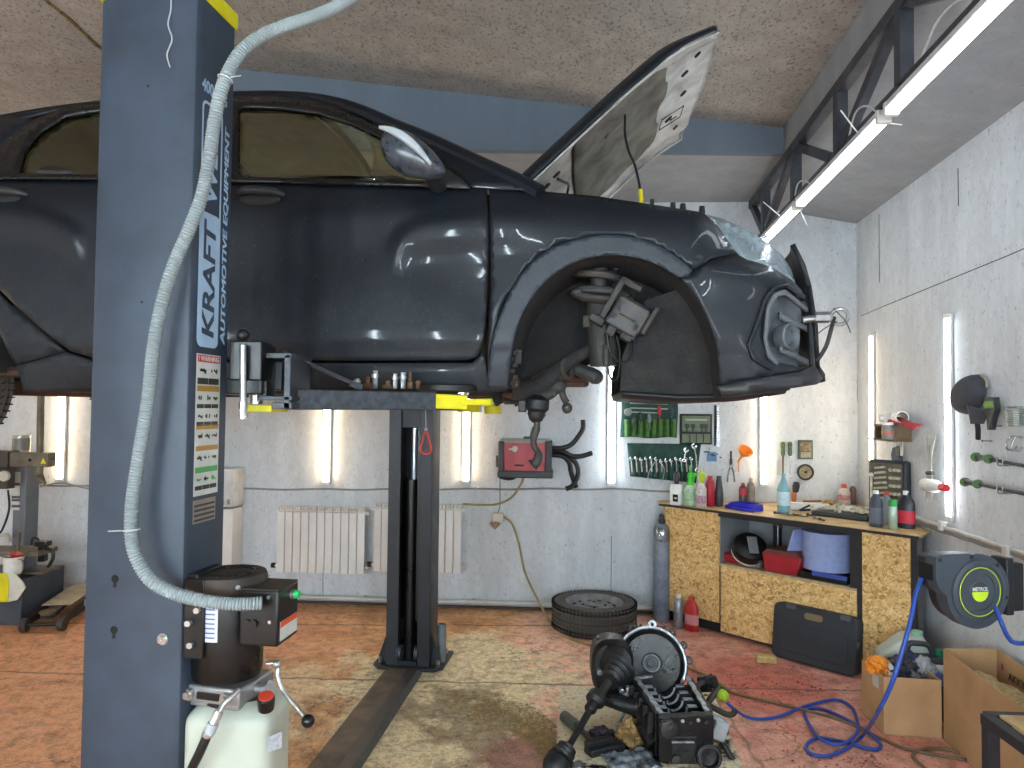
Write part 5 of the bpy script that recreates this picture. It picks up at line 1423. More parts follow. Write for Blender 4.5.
# far arm reaching to the sill
fa = thing('swing_arm_assembly', 'dark lift arm with small yellow pad reaching in from the far lift post', 'lift arm', tuple(P(430, 406, 4.55)), 0.0, 'arms of the lift')
m = MB(); m.beam(P(404, 404, 4.60), P(466, 405, 4.30), .09, .07); mk('arm_tube', m, M_arm, fa, world=True, bevel=.004)
m = MB(); m.beam(P(462, 408, 4.32), P(496, 408, 4.15), .08, .05); c = P(493, 409, 4.17); m.cyl(c + V((0, 0, -.03)), c + V((0, 0, .02)), .05, n=18); mk('yellow_extension', m, M_yel, fa, world=True, bevel=.003)
m = MB(); m.cyl(c + V((-.06, 0, -.02)), c + V((-.06, 0, .06)), .02, n=12); mk('pad_screw', m, M_bolt, fa, world=True)
m = MB(); m.lathe([(.05, 0), (.055, .005), (.055, .02), (0, .02)], c + V((-.06, 0, .05)), (0, 0, 1), 20); mk('rubber_pad', m, mat('black_rubber', '#141416', 0.5), fa, world=True)

# ---- cover plates of the floor channel between the posts
ga, gb = F(383, 673), F(423, 672)
gd = (F(334, 768) - F(403, 672)).normalized(); gw = V((-gd.y, gd.x, 0)) * -1
ang = math.atan2(gd.y, gd.x)
ch = thing('floor_cover', 'long worn steel channel cover on the floor leading to the far post', 'cover plate', (ga + gb) / 2, ang)
Wc = (gb - ga).length
M_cov = mat('scuffed_brown_steel', '#6d5d50', 0.6, 0.2, '#4a443f', 7, bump=0.2); M_cov2 = mat('scuffed_dark_steel', '#3d3c3d', 0.5, 0.3, '#56524e', 9, bump=0.2)
sgn = 1 if (WM[ch.name].inverted() @ gb).y > 0 else -1
m = MB(); m.prism([(-sgn * Wc * .5, 0), (sgn * Wc * .12, 0), (sgn * Wc * .12, .03), (-sgn * Wc * .38, .03)], 0, 1); m.v = [V((p.y * 2.3, p.x, p.z)) for p in m.v]; mk('top_plate', m, M_cov, ch, bevel=.003, smooth=False)
m = MB(); m.prism([(sgn * Wc * .12, 0), (sgn * Wc * .5, 0), (sgn * Wc * .40, .032), (sgn * Wc * .12, .032)], 0, 1); m.v = [V((p.y * 2.3, p.x, p.z)) for p in m.v]; mk('side_plate', m, M_cov2, ch, bevel=.003, smooth=False)
# ================================================================== things on the walls
class On:
    """a thing fixed to an upright plane: its parts are laid out in the plane's own frame"""
    def __init__(s, plane, name, label, cat, px, py, group=None, off=0.0):
        s.pl = plane; s.base = plane.hit(px, py, off)
        s.o = thing(name, label, cat, s.base, plane.rot, group)
        s.u0 = (s.base - plane.p0).dot(plane.t); s.z0 = s.base.z; s.off = off
        s.k = s.base.y / FPX
    def l(s, px, py, out=0.0):
        u, z = s.pl.uz(px, py, s.off + out)
        return V((u - s.u0, -out, z - s.z0))
    def box(s, name, m, x0, y0, x1, y1, o0, o1, parent=None, bevel=.004, **kw):
        a = s.l(x0, y1); b = s.l(x1, y0); mb = MB(); mb.bb((a.x, -o0, a.z), (b.x, -o1, b.z))
        return mk(name, mb, m, parent or s.o, bevel=bevel, **kw)
    def tube(s, name, m, pts, r, parent=None, n=8, sub=6):
        q = [s.l(*p) for p in pts]
        mb = MB(); mb.tube(smooth_path(q, sub) if sub else q, r, n)
        return mk(name, mb, m, parent or s.o)
M_rad = mat('radiator_white', '#dedcd8', 0.45, hx2='#d2d0cc', scale=4)
M_pipe = mat('white_pipe', '#c9c9c6', 0.5, hx2='#b3b1ac', scale=6)
M_cabg = mat('grey_cable', '#85837e', 0.6)
M_rub = mat('black_rubber', '#141416', 0.5)

# heating pipe along the floor
m = MB(); a = BW.at(u_left + .1, .05, .085); b = BW.at(uc - 1.55, .05, .06); m.tube([a, b], .020, 12); a2 = BW.at(u_left + .1, .045, .035); b2 = BW.at(uc - 1.55, .045, .02); 
hpz = thing('heating_pipe', 'white heating pipe running along the foot of the back wall', 'pipe', tuple(a))
mk('flow_pipe', m, M_pipe, hpz, world=True)
m = MB(); m.tube([a2, b2], .012, 10); mk('return_pipe', m, mat('dark_pipe', '#4b3f3b', 0.6), hpz, world=True)
for i in range(7):
    q = BW.at(u_left + .6 + i * .95, .0, .07); m = MB(); m.beam(q, q + BW.n * .075, .02, .035); mk('pipe_clip', m, M_pipe, hpz, world=True)
# cable along the back wall
m = MB(); pts = []
for i in range(80):
    px = 40 + 660 * i / 79; py = interp(px, [(40, 485), (250, 489), (330, 489.5), (490, 489), (620, 489), (700, 492.5)]) + .5 * math.sin(i * .7)
    pts.append(BW.hit(px, py, .012))
m.tube(pts, .0085, 7); hc = thing('wall_cable', 'grey cable clipped in a level run across the back wall', 'cable', tuple(pts[0])); mk('cable', m, M_cabg, hc, world=True)
m = MB(); m.tube(smooth_path([BW.hit(x, y, .03) for x, y in ((40, 487), (62, 483), (90, 489), (120, 489))], 6), .006, 6); mk('loose_wire', m, M_cabg, hc, world=True)

# radiators
def radiator(x0, x1, y0, y1, n, label):
    d = On(BW, 'radiator', label, 'radiator', (x0 + x1) / 2, y1, 'white sectional radiators', .03)
    W = (x1 - x0) * d.k; Hh = (y1 - y0) * d.k; w = W / n
    for i in range(n):
        x = -W / 2 + w * (i + .5)
        m = MB(); m.bb((x - w * .46, -.085, .0), (x + w * .46, -.07, Hh - .05)); m.bb((x - w * .40, -.075, .02), (x + w * .40, -.02, .06)); m.bb((x - w * .12, -.07, .02), (x + w * .12, -.02, Hh - .06))
        m.bb((x - w * .46, -.085, Hh - .045), (x + w * .46, -.0, Hh - .035))
        for k in range(3): m.bb((x - w * .42 + w * .3 * k, -.085, Hh - .036), (x - w * .42 + w * .3 * k + w * .18, -.01, Hh - .008))
        mk('radiator_section', m, M_rad, d.o, bevel=.003)
    m = MB(); m.cyl((-W / 2 - .03, -.045, .05), (W / 2 + .03, -.045, .05), .016); m.cyl((-W / 2 - .03, -.045, Hh - .06), (W / 2 + .03, -.045, Hh - .06), .016); mk('header_pipe', m, M_rad, d.o)
    m = MB(); m.cyl((-W / 2 - .055, -.045, .05), (-W / 2 - .02, -.045, .05), .022, n=12); mk('valve', m, M_rub, d.o)
    m = MB(); m.bb((-W / 4, -.03, Hh * .75), (-W / 4 + .03, .03, Hh * .8)); m.bb((W / 4, -.03, Hh * .75), (W / 4 + .03, .03, Hh * .8)); mk('wall_bracket', m, M_rad, d.o)
    return d
radiator(279, 367, 506, 571, 11, 'white sectional radiator on the back wall in full view, standing clear of the post')
radiator(375, 462, 503, 570, 11, 'white sectional radiator on the back wall partly hidden behind the far lift post')

# boiler cabinet
d = On(BW, 'wall_boiler', 'slim white wall boiler between the near post and the radiator', 'boiler', 228, 566, off=.0)
d.box('casing', M_rad, 210, 506, 243, 566, 0, .20)
d.box('control_cover', mat('boiler_grey', '#c7c8c8', 0.45), 210, 467, 245, 503, 0, .23)
d.box('display', mat('grey_display', '#858a8c', 0.3), 232, 497, 236, 501, .23, .235)
d.box('knob_panel', mat('grey_display', '#858a8c', 0.3), 239, 496, 242, 501, .23, .24)
# red heater with black hoses
M_red = mat('heater_red', '#a8202b', 0.4, hx2='#921a25', scale=6)
M_dgr = mat('dark_grey_plastic', '#33353a', 0.5)
d = On(BW, 'wall_charger', 'red and black battery charger hung on the back wall, thick black cables at its side', 'charger', 526, 474)
m = MB(); a = d.l(504, 441); b = d.l(548, 470)
m.prism([(a.x + .02, b.z), (b.x - .02, b.z), (b.x + .0, a.z), (a.x, a.z)], -.22, -.03); mk('red_front', m, M_red, d.o, bevel=.008)
d.box('left_cheek', M_dgr, 500, 440, 506, 472, 0, .23, bevel=.01); d.box('right_cheek', M_dgr, 545, 440, 552, 472, 0, .23, bevel=.01)
d.box('base_tray', M_dgr, 500, 469, 553, 475, 0, .24, bevel=.008); d.box('top_cover', mat('charger_top_grey', '#8f8c8a', 0.5), 502, 438.5, 550, 442, 0, .22, bevel=.006)
d.box('carry_handle', M_rub, 524, 436, 533, 439.5, .08, .13)
p = d.l(515, 449, .22); m = MB(); m.cyl(p, p + V((0, -.03, 0)), .028, .022, n=18); m.bb(p + V((-.05, -.03, -.006)), p + V((.0, -.02, .006))); mk('dial', m, mat('dial_grey', '#c8c0b6', 0.4), d.o)
d.box('slot', M_gap, 516, 462.5, 525, 464, .22, .225, bevel=0)
d.box('side_socket', M_dgr, 497, 455, 501, 466, .05, .12)
hz = [((552, 448, .12), (562, 448, .13), (572, 444, .13), (580, 434, .12), (583, 428, .1), (583, 420, .09)),
      ((552, 450, .1), (562, 451, .12), (572, 456, .13), (582, 456, .13), (592, 453, .12)),
      ((552, 455, .1), (562, 456, .12), (569, 462, .13), (571, 472, .12), (574, 481, .1), (576, 487, .08)),
      ((553, 452, .08), (566, 455, .09), (575, 462, .1), (578, 470, .1), (577, 478, .1), (572, 486, .12), (566, 489, .13))]
for h in hz: d.tube('thick_cable', M_rub, h, .021, n=12)
d.tube('power_lead', M_rub, ((500, 468, .05), (499, 476, .06), (507, 479, .06), (514, 478, .06), (517, 474, .05)), .012)
# socket on its cable
d = On(BW, 'extension_socket', 'cream extension socket and plug hanging from a cable on the back wall', 'socket', 498, 520)
d.box('socket_body', mat('cream_plastic', '#cfc8b4', 0.5), 493, 512, 504, 521, .02, .09, bevel=.008)
p = d.l(495, 524, .06); m = MB(); m.cyl(p + V((-.02, 0, -.02)), p + V((.02, 0, .02)), .034, n=18); mk('plug', m, mat('brown_plug', '#9a7a66', 0.5), d.o)
d.tube('thin_wire', M_cabg, ((500, 476, .03), (500, 495, .03), (500, 506, .03), (498, 513, .05)), .004)
M_ycab = mat('old_yellow_cable', '#9c8c5a', 0.6, hx2='#85784e')
y = thing('extension_cable', 'old yellow cable drooping from the charger down to the floor by the spare wheel', 'cable', tuple(F(560, 632)))
m = MB(); m.tube(smooth_path([BW.hit(525, 473, .06), BW.hit(521, 484, .04), BW.hit(512, 497, .03), BW.hit(498, 504, .03), BW.hit(480, 505, .03), BW.hit(463, 504, .02)], 8), .009, 8)
m.tube(smooth_path([BW.hit(504, 517, .07), BW.hit(512, 524, .05), BW.hit(519, 544, .05), BW.hit(525, 572, .07), BW.hit(538, 600, .20)] + [F(552, 624, .012), F(568, 637, .01), F(590, 645, .01), F(620, 653, .01), F(660, 660, .01), F(700, 672, .01), F(730, 690, .01)], 8), .009, 8)
mk('cable', m, M_ycab, y, world=True)

# ---- tool pouches on the back wall
M_grn = mat('green_canvas', '#4f7a3c', 0.8, hx2='#3f6433', scale=25)
M_dgrn = mat('dark_green_canvas', '#27493f', 0.75, hx2='#1d3a33', scale=20)
M_olv = mat('olive_case', '#5d6950', 0.55, hx2='#6d785d', scale=20)
M_chr = mat('chrome_tool', '#c3c8ca', 0.2, 0.85)
def wrench(d, x0, y0, x1, y1, out, par, r=.008, nm='spanner'):
    a, b = d.l(x0, y0, out), d.l(x1, y1, out); m = MB(); m.beam(a, b, r * 1.8, r * .9, up=(0, 1, 0)); m.torus(a, r * 1.6, r * .7, (0, 1, 0), 12, 6, .8, 5.6); m.torus(b, r * 1.4, r * .6, (0, 1, 0), 12, 6); return mk(nm, m, M_chr, par)
def tool_solo(d, name, mb, m, label, cat, group):
    """a tool in the frame of the pouch d"""
    return solo(name, mb, m, label, cat, tuple(d.base), d.pl.rot, group)
d = On(BW, 'tool_pouch', 'bright green canvas tool roll pinned highest on the back wall beside the tube light', 'tool roll', 649, 439)
m = MB(); a = d.l(621, 398); b = d.l(677, 438)
def cloth(u, v): return V((a.x + (b.x - a.x) * u + .006 * math.sin(v * 5), -.014 - .008 * math.sin(u * 19) * v, b.z + (a.z - b.z) * (1 - v) + .006 * math.sin(u * 9)))
m.surf(cloth, 40, 10); mk('backing', m, M_dgrn, d.o, solid=.004)
for i in range(8):
    x0 = 624 + i * 6.6; q = MB(); p0 = d.l(x0, 419); p1 = d.l(x0 + 6, 437)
    q.surf(lambda u, v: V((p0.x + (p1.x - p0.x) * u, -.018 - .028 * math.sin(PI * u), p1.z + (p0.z - p1.z) * v)), 8, 4); mk('pocket', q, M_grn, d.o, solid=.003)
for yy, xx in ((404, 668), (409, 668), (413, 660)):
    mb = MB(); p0, p1 = d.l(630, yy - 1, .02), d.l(xx, yy, .02); mb.beam(p0, p1, .012, .006, up=(0, 1, 0)); mk('white_strap', mb, mat('strap_white', '#9fb0a4', 0.6), d.o)
g = 'hand tools in the green tool roll'
for (x, y0, y1, c, lab) in ((659, 406, 424, '#b5333c', 'red handled screwdriver in the bright green tool roll'), (671, 408, 424, '#20374d', 'blue handled pliers at the end of the green tool roll'), (640, 412, 430, '#26302c', 'black handled cutter in the middle of the green tool roll'), (649, 414, 430, '#7f8b88', 'grey multi tool in the green tool roll'), (634, 416, 432, '#39423c', 'dark grips in the green tool roll')):
    p0, p1 = d.l(x, y0, .045), d.l(x + 1, y1, .04); mb = MB(); L_ = (p0 - p1).length
    mb.lathe([(.004, 0), (.005, L_ * .45), (.013, L_ * .5), (.016, L_ * .75), (.012, L_ * .97), (.004, L_)], p1, p0 - p1, 12)
    tool_solo(d, 'hand_tool', mb, mat('handle_' + c[1:], c, 0.4), lab, 'tool', g)
mb = MB(); p = d.l(628, 412, .045); mb.lathe([(.030, -.012), (.034, 0), (.030, .012), (.0, .013)], p, (0, -1, 0), 20); tool_solo(d, 'tape_reel', mb, mat('tape_grey', '#9aa39f', 0.5), 'small round grey tape reel at the corner of the green tool roll', 'tape', g)

d = On(BW, 'spanner_roll', 'dark green canvas roll of ring spanners pinned under the bright green roll', 'tool roll', 664, 480)
m = MB(); c4 = [d.l(627, 443), d.l(701, 444), d.l(696, 483), d.l(630, 476)]
def quadp(u, v, o=.012): 
    t_ = c4[0].lerp(c4[1], u); b_ = c4[3].lerp(c4[2], u); q = b_.lerp(t_, v); return V((q.x, -o - .006 * math.sin(u * 23), q.z))
m.surf(quadp, 40, 10); mk('backing', m, M_dgrn, d.o, solid=.004)
for i in range(12):
    u0 = .02 + i * .08; q = MB(); q.surf(lambda u, v: quadp(u0 + .075 * u, v * .46, .016 + .018 * math.sin(PI * u)), 8, 4); mk('pocket', q, mat('dark_green_pocket', '#2c5248', 0.75), d.o, solid=.003)
random.seed(4)
for i in range(13):
    x = 631 + i * 5.0; mb = MB(); p0 = d.l(x, 458 + random.random() * 3, .04); p1 = d.l(x + 1, 472, .03)
    mb.beam(p0, p1, .012, .006, up=(0, 1, 0)); mb.torus(p0, .013, .005, (0, 1, 0), 12, 6, .9, 5.4)
    tool_solo(d, 'spanner', mb, M_chr, 'chrome ring spanner standing in the row of pockets of the dark green roll', 'spanner', 'spanners in the dark green roll')
for (pts, r, lab) in ((((694, 446, .05), (696, 456, .05), (697, 470, .05)), .011, 'big chrome spanner hanging at the outer corner of the dark green roll'), (((686, 450, .05), (684, 460, .05)), .010, 'short chrome spanner with green ring on the dark green roll')):
    mb = MB(); q = [d.l(*p) for p in pts]; mb.tube(q, r * .7, 8); mb.torus(q[0], r * 1.7, r * .7, (0, 1, 0), 14, 6, .6, 5.6); mb.torus(q[-1], r * 1.3, r * .6, (0, 1, 0), 12, 6)
    tool_solo(d, 'spanner', mb, M_chr, lab, 'spanner', None)
d.tube('tie_cord', mat('white_thread', '#aeb6bd', 0.6), ((655, 462, .05), (650, 470, .05), (648, 478, .05), (652, 487, .04)), .003)
d.tube('tie_cord', mat('white_thread', '#aeb6bd', 0.6), ((659, 462, .05), (664, 468, .05), (663, 478, .05), (658, 487, .04)), .003)

d = On(BW, 'tap_and_die_case', 'open olive green tool case hanging on the back wall next to the tool rolls', 'tool case', 695, 444)
d.box('frame', M_rub, 679.5, 414, 711.5, 444, 0, .03, bevel=.008); d.box('upper_tray', M_olv, 681.5, 416, 709.5, 431.5, .02, .036); d.box('lower_tray', M_olv, 681.5, 434, 709.5, 442.5, .02, .036)
for x in (687, 693, 702, 706):
    p = d.l(x, 426, .04); mb = MB(); mb.torus(p, .014, .006, (0, 1, 0), 14, 6); mb.cyl(p, p + V((0, 0, -.05)), .007, n=8); mk('die_holder', mb, M_dgr, d.o)
for x in (688.5, 695, 702): d.box('divider', M_rub, x, 434, x + .8, 442.5, .03, .045, bevel=0)
d.box('caption_strip', mat('strap_white', '#9fb0a4', 0.6), 685, 419, 706, 420.5, .036, .037, bevel=0)
# rail of sockets
d = On(BW, 'socket_rail', 'upright rail of small chrome sockets on the back wall', 'socket set', 716.5, 446)
d.box('rail', M_rub, 714, 405, 716, 446, 0, .012)
for i in range(16):
    y_ = 406.5 + i * 2.55; p = d.l(717.5, y_, .012); mb = MB(); r = (.008 + .0006 * i); mb.cyl(p, p + V((0, -.028, 0)), r, n=10); mb.cyl(p + V((0, -.0285, 0)), p + V((0, -.027, 0)), r * .55, n=6); mk('socket', mb, M_chr, d.o)
d = On(BW, 'key_bunch', 'blue and chrome bunch of hex keys on the back wall below the socket rail', 'hex keys', 714, 461)
random.seed(11)
for i in range(9):
    x = 707 + random.random() * 13; y_ = 450 + random.random() * 7
    d.tube('hex_key', M_chr if i % 2 else mat('hex_key_black', '#2b2d33', 0.35, 0.5), ((x, y_, .02 + .004 * i), (x + random.uniform(-6, 6), y_ + random.uniform(-3, 4), .025 + .004 * i)), .005, sub=0)
d.box('key_holder', mat('holder_blue', '#5a86b5', 0.5), 707, 452, 716, 461, .0, .03)
# long nose pliers, funnel
d = On(BW, 'long_pliers', 'long nosed pliers hanging open on the back wall under the funnel', 'pliers', 732, 483)
for s_ in (-1, 1):
    d.tube('plier_leg', M_chr, ((731, 466, .03), (731 + s_ * 2.5, 472, .03), (731 + s_ * 3.6, 482, .03)), .007)
d.tube('plier_jaw', M_dgr, ((731, 451, .03), (731, 458, .03), (731, 467, .03)), [.009] * 7 + [.013] * 6)
p = d.l(731, 466, .03); mb = MB(); mb.cyl(p + V((0, .012, 0)), p + V((0, -.014, 0)), .014, n=14); mk('pivot', mb, M_chr, d.o)
d = On(BW, 'funnel', 'orange plastic funnel hanging on the back wall', 'funnel', 742, 462)
c = d.l(742.5, 450, .09); ax = V((-.15, .35, .1)) 
mb = MB(); tip = d.l(738, 462, .03); axv = (c + V((0, -.04, .02)) - tip).normalized()
mb.lathe([(.007, 0), (.009, .07), (.06, .13), (.064, .150), (.058, .150), (.006, .07), (.004, 0)], tip, V((.28, -.62, .72)), 28); mk('funnel_cone', mb, mat('funnel_orange', '#f08a1c', 0.4), d.o)
d.tube('funnel_spout', mat('funnel_orange', '#f08a1c', 0.4), ((739, 460, .04), (738.5, 466, .03), (739, 472, .02)), .005)
# screwdrivers, plates and gauge on the wall at the back
for (x, y0, y1, lab, th_) in ((783, 442, 474, 'thicker screwdriver with green handle on the back wall by the corner', .010), (790.2, 442, 475, 'thin screwdriver with green handle on the back wall next to a square tin', .005)):
    d = On(BW, 'screwdriver', lab, 'screwdriver', x, y1)
    p0, p1, p2 = d.l(x, y1, .02), d.l(x, y0 + 14, .02), d.l(x, y0, .02); mb = MB(); mb.cyl(p0, p1, th_ * .7, n=8); mk('blade', mb, M_chr if th_ < .008 else M_rust, d.o)
    L_ = (p2 - p1).length; mb = MB(); mb.lathe([(.008, 0), (.016, .01), (.018, L_ * .3), (.014, L_ * .5), (.02, L_ * .8), (.014, L_), (0, L_ + .003)], p1, (0, 0, 1), 14); mk('handle', mb, mat('handle_green_black', '#5e7a3a', 0.4, hx2='#23261f', scale=30), d.o)
d = On(BW, 'feeler_gauge', 'thin pale strip hanging beside the screwdrivers on the back wall', 'feeler gauge', 777.5, 475); d.box('blade', mat('pale_steel', '#b6b3aa', 0.4, 0.4), 776.5, 460, 778.5, 475, .0, .008, bevel=.001)
d = On(BW, 'square_tin', 'small square green edged plate on the wall above the round gauge', 'plate', 805, 459)
d.box('plate', mat('plate_dark_green', '#4d5a45', 0.5), 797.5, 440, 812.5, 459, 0, .015, bevel=.006); d.box('plate_picture', mat('plate_tan', '#9b8668', 0.5, hx2='#5b5245', scale=40), 799.5, 442, 811, 451, .012, .017, bevel=.001); d.box('plate_picture', mat('plate_cream', '#a8a089', 0.5, hx2='#7d705c', scale=40), 800, 452, 811, 457.5, .012, .017, bevel=.001)
d = On(BW, 'pressure_gauge', 'round brass faced gauge on the back wall in the corner', 'gauge', 805, 480)
p = d.l(804.7, 472, 0); mb = MB(); mb.lathe([(.066, 0), (.070, .02), (.066, .03), (.056, .03), (.055, .018), (0, .018)], p, (0, -1, 0), 32); mk('bezel', mb, mat('gauge_bezel', '#3c3833', 0.4, 0.4), d.o)
mb = MB(); mb.lathe([(.054, .0185), (.054, .0195), (0, .0195)], p, (0, -1, 0), 28); gf = mk('gauge_face', mb, mat('gauge_face', '#a89a74', 0.5, hx2='#6f6650', scale=50), d.o)
mb = MB(); mb.beam(p + V((-.012, -.022, .0)), p + V((.03, -.022, .02)), .006, .003, up=(0, 1, 0)); mb.lathe([(.012, .02), (.012, .025), (0, .025)], p, (0, -1, 0), 12); mk('gauge_needle', mb, M_dgr, gf)

# ---- side wall: small shelf and what stands on it
M_wood = mat('worn_dark_wood', '#6f5a44', 0.7, hx2='#4f4032', scale=14, bump=0.2)
d = On(RW, 'corner_shelf', 'small brown wooden shelf box on the side wall crossing the corner tube light', 'shelf', 890, 440)
def rb(d, name, m, x0, y0, x1, y1, o0, o1, parent=None, bevel=.003):
    u0, z0_ = d.pl.uz(x0, y1); u1, z1_ = d.pl.uz(x1, y0); mb = MB(); mb.bb((u0 - d.u0, -o0, z0_ - d.z0), (u1 - d.u0, -o1, z1_ - d.z0)); return mk(name, mb, m, parent or d.o, bevel=bevel)
us0 = d.l(874, 440, .14).x; us1 = d.l(912, 440).x; zt = d.l(890, 424).z; zb3 = d.l(890, 438).z
m = MB(); m.bb((us0, -.14, zt - .015), (us1, -.0, zt)); mk('top_board', m, M_wood, d.o, bevel=.002)
m = MB(); m.bb((us0 - .04, -.16, zb3 - .012), (us1, -.0, zb3)); mk('bottom_board', m, M_wood, d.o, bevel=.002)
m = MB(); m.bb((us0, -.012, zb3), (us1, -.0, zt - .015)); mk('back_board', m, M_wood, d.o)
for x in (us0, (us0 + us1) / 2 - .02, us1 - .015): m = MB(); m.bb((x, -.135, zb3), (x + .015, -.012, zt - .015)); mk('upright', m, M_wood, d.o)
SH = d
def onshelf(name, label, cat, u, out, z, group=None): return thing(name, label, cat, tuple(SH.o.matrix_world @ V((u, -out, z))) if False else tuple(SH.base + RW.t * u + RW.n * out + V((0, 0, z))), RW.rot, group)
zt_ = zt
o = onshelf('mug', 'white mug on the small wooden corner shelf', 'mug', us0 + .09, .07, zt_); mb = MB(); mb.lathe([(.034, 0), (.037, .01), (.037, .085), (.033, .085), (.032, .012), (0, .01)], n=24); mk('cup', mb, M_white, o); mb = MB(); mb.torus((.0, -.045, .045), .022, .006, (1, 0, 0), 16, 6); mk('handle', mb, M_white, o)
o = onshelf('paper_tube', 'white cardboard tube lying on the corner shelf beside the mug', 'tube', us0 + .20, .06, zt_ + .045); mb = MB(); mb.lathe([(.043, 0), (.043, .20), (.036, .20), (.036, 0), (.043, 0)], (0, 0, 0), (.95, -.18, .05), 24); mk('tube', mb, M_rad, o)
o = onshelf('red_clamp', 'red folded rag draped over the end of the corner shelf', 'rag', us0 + .20, .09, zt_); mb = MB(); mb.surf(lambda u, v: V(((d.l(927, 420, .04).x - us0 - .20) * u, -.04 + .05 * v + .004 * math.sin(9 * u), .008 + .02 * math.sin(3 * u + 4 * v) ** 2 - .03 * u * u + .03 * v)), 14, 6); mk('cloth', mb, mat('rag_red', '#b03a3c', 0.8, hx2='#8c2a30', scale=30), o, solid=.01)
o = onshelf('jar', 'small clear jar with grey contents standing in the corner shelf', 'jar', us0 + .31, .16, zb3 + .005); mb = MB(); mb.lathe([(.036, 0), (.04, .01), (.04, .085), (.034, .095), (.034, .105), (0, .105)], n=22); mk('jar_body', mb, mat('jar_grey', '#8d8f88', 0.25, hx2='#5f625f', scale=30), o); mb = MB(); mb.lathe([(.0405, .03), (.0405, .06)], n=22); mk('jar_label', mb, mat('jar_label', '#b06a58', 0.5), o); mb = MB(); mb.lathe([(.038, .1), (.038, .118), (0, .118)], n=22); mk('jar_lid', mb, M_rad, o)
for i, (u_, zz, c, lab) in enumerate(((.31, -.06, '#3a3a3c', 'black key fob hanging under the corner shelf'), (.345, -.075, '#26272a', 'long black tag hanging lowest under the corner shelf'), (.385, -.06, '#b9b6ae', 'steel key hanging under the end of the corner shelf'))):
    o = onshelf('hanging_key', lab, 'key', us0 + u_, .10, zb3 - .012); mb = MB(); mb.cyl((0, 0, 0), (0, 0, -.03), .003, n=6); mk('ring', mb, M_chr, o); mb = MB(); mb.bb((-.014, -.006, zz - .035), (.014, .006, -.028)); mk('fob', mb, mat('fob_' + c[1:], c, 0.4), o, bevel=.004)
# bundle of cable ties and a bottle
d = On(RW, 'cable_tie_bundle', 'long bundle of white cable ties hanging on the side wall', 'cable ties', 931, 492)
random.seed(5)
for i in range(12):
    a_ = random.uniform(-1, 1); d.tube('tie', mat('cable_tie_pale', '#b9b7ad', 0.5, hx2='#8f8d85', scale=20), ((931 + a_ * 5, 433 + random.random() * 5, .03), (930 + a_ * 1.5, 462, .03 + .012 * random.random()), (930 + a_ * 4.5, 492 + random.random() * 10, .03)), .004, n=5)
d.tube('tie_band', M_dgr, ((927, 473, .05), (933, 473, .05)), .012, sub=0)
d = On(RW, 'white_bottle', 'white bottle with red cap fixed lying against the side wall by the cable ties', 'bottle', 932, 490)
mb = MB(); ca = d.l(924, 484.5, .08); cb_ = d.l(943, 487.5, .08); L_ = (cb_ - ca).length
mb.lathe([(.036, 0), (.042, .02), (.042, L_ * .22), (.036, L_ * .32), (.042, L_ * .42), (.04, L_ * .62), (.018, L_ * .9), (.018, L_ * .95)], ca, cb_ - ca, 24); mk('bottle_body', mb, M_white, d.o)
mb = MB(); mb.cyl(cb_ + (cb_ - ca) * -.06, cb_ + (cb_ - ca) * .18, .024, n=18); mk('cap', mb, mat('cap_bright_red', '#d9343c', 0.4), d.o)
mb = MB(); mb.cyl(d.l(932, 487, .0), d.l(932, 487, .05), .01, n=8); mk('hook', mb, M_chr, d.o)
# cap
d = On(RW, 'baseball_cap', 'dark grey baseball cap hanging on the side wall', 'cap', 975, 440)
cp0 = d.l(972, 392, .09)
M_cap = mat('cap_cloth_grey', '#3c3e44', 0.85, hx2='#46484e', scale=20, bump=0.1)
xl_, xr_ = d.l(955.5, 393).x, d.l(990, 393).x; cxm = (xl_ + xr_) / 2 + .045; rx_ = (xr_ - xl_) * .42; k_ = d.k * .82
def capf(u, v):
    a = 2 * PI * u; r = math.cos(v * PI / 2) ** .55
    return V((cxm, -.02, cp0.z - .005)) + Matrix.Rotation(R(-22), 3, 'Y') @ V((rx_ * r * math.cos(a), -.085 * math.sin(v * PI / 2) ** .9, 21 * k_ * r * math.sin(a) * (1.05 - .1 * math.sin(a))))
mb = MB(); mb.surf(capf, 30, 12, closed_u=True); mk('crown', mb, M_cap, d.o)
p0, p1 = d.l(966, 404, .1), d.l(990, 410, .04); p2, p3 = d.l(971, 424, .07), d.l(984, 424, .04)
mb = MB(); mb.surf(lambda u, v: p0.lerp(p1, u).lerp(p2.lerp(p3, u), v) + V((0, -.03 * math.sin(PI * u), 0)), 12, 8); mk('peak', mb, M_cap, d.o, solid=.006)
d.tube('strap', mat('strap_dark', '#1d2024', 0.6), ((977, 421, .06), (978, 430, .05), (978, 439, .04)), .014)
d.tube('back_strap', mat('strap_olive', '#8f8d70', 0.6), ((981, 375, .05), (986, 380, .05), (987, 388, .05)), .007)
# green trigger clamp
d = On(RW, 'spring_clamp', 'small green spring clamp hanging right next to the cap', 'clamp', 992, 430)
mb = MB(); p = [d.l(x, y_, .04) for x, y_ in ((987, 397), (996, 397), (997, 410), (995, 416), (992, 430), (989.5, 430), (989, 416), (987, 410))]
mb.prism([(q.x, q.z) for q in p], -.055, -.02); mk('clamp_body', mb, M_dgr, d.o, bevel=.004)
mb = MB(); p = [d.l(x, y_, .04) for x, y_ in ((987, 401), (996, 401), (996.5, 408), (988, 408.5))]; mb.prism([(q.x, q.z) for q in p], -.06, -.015); mk('clamp_grip', mb, mat('clamp_green', '#6a9a35', 0.45), d.o, bevel=.004)
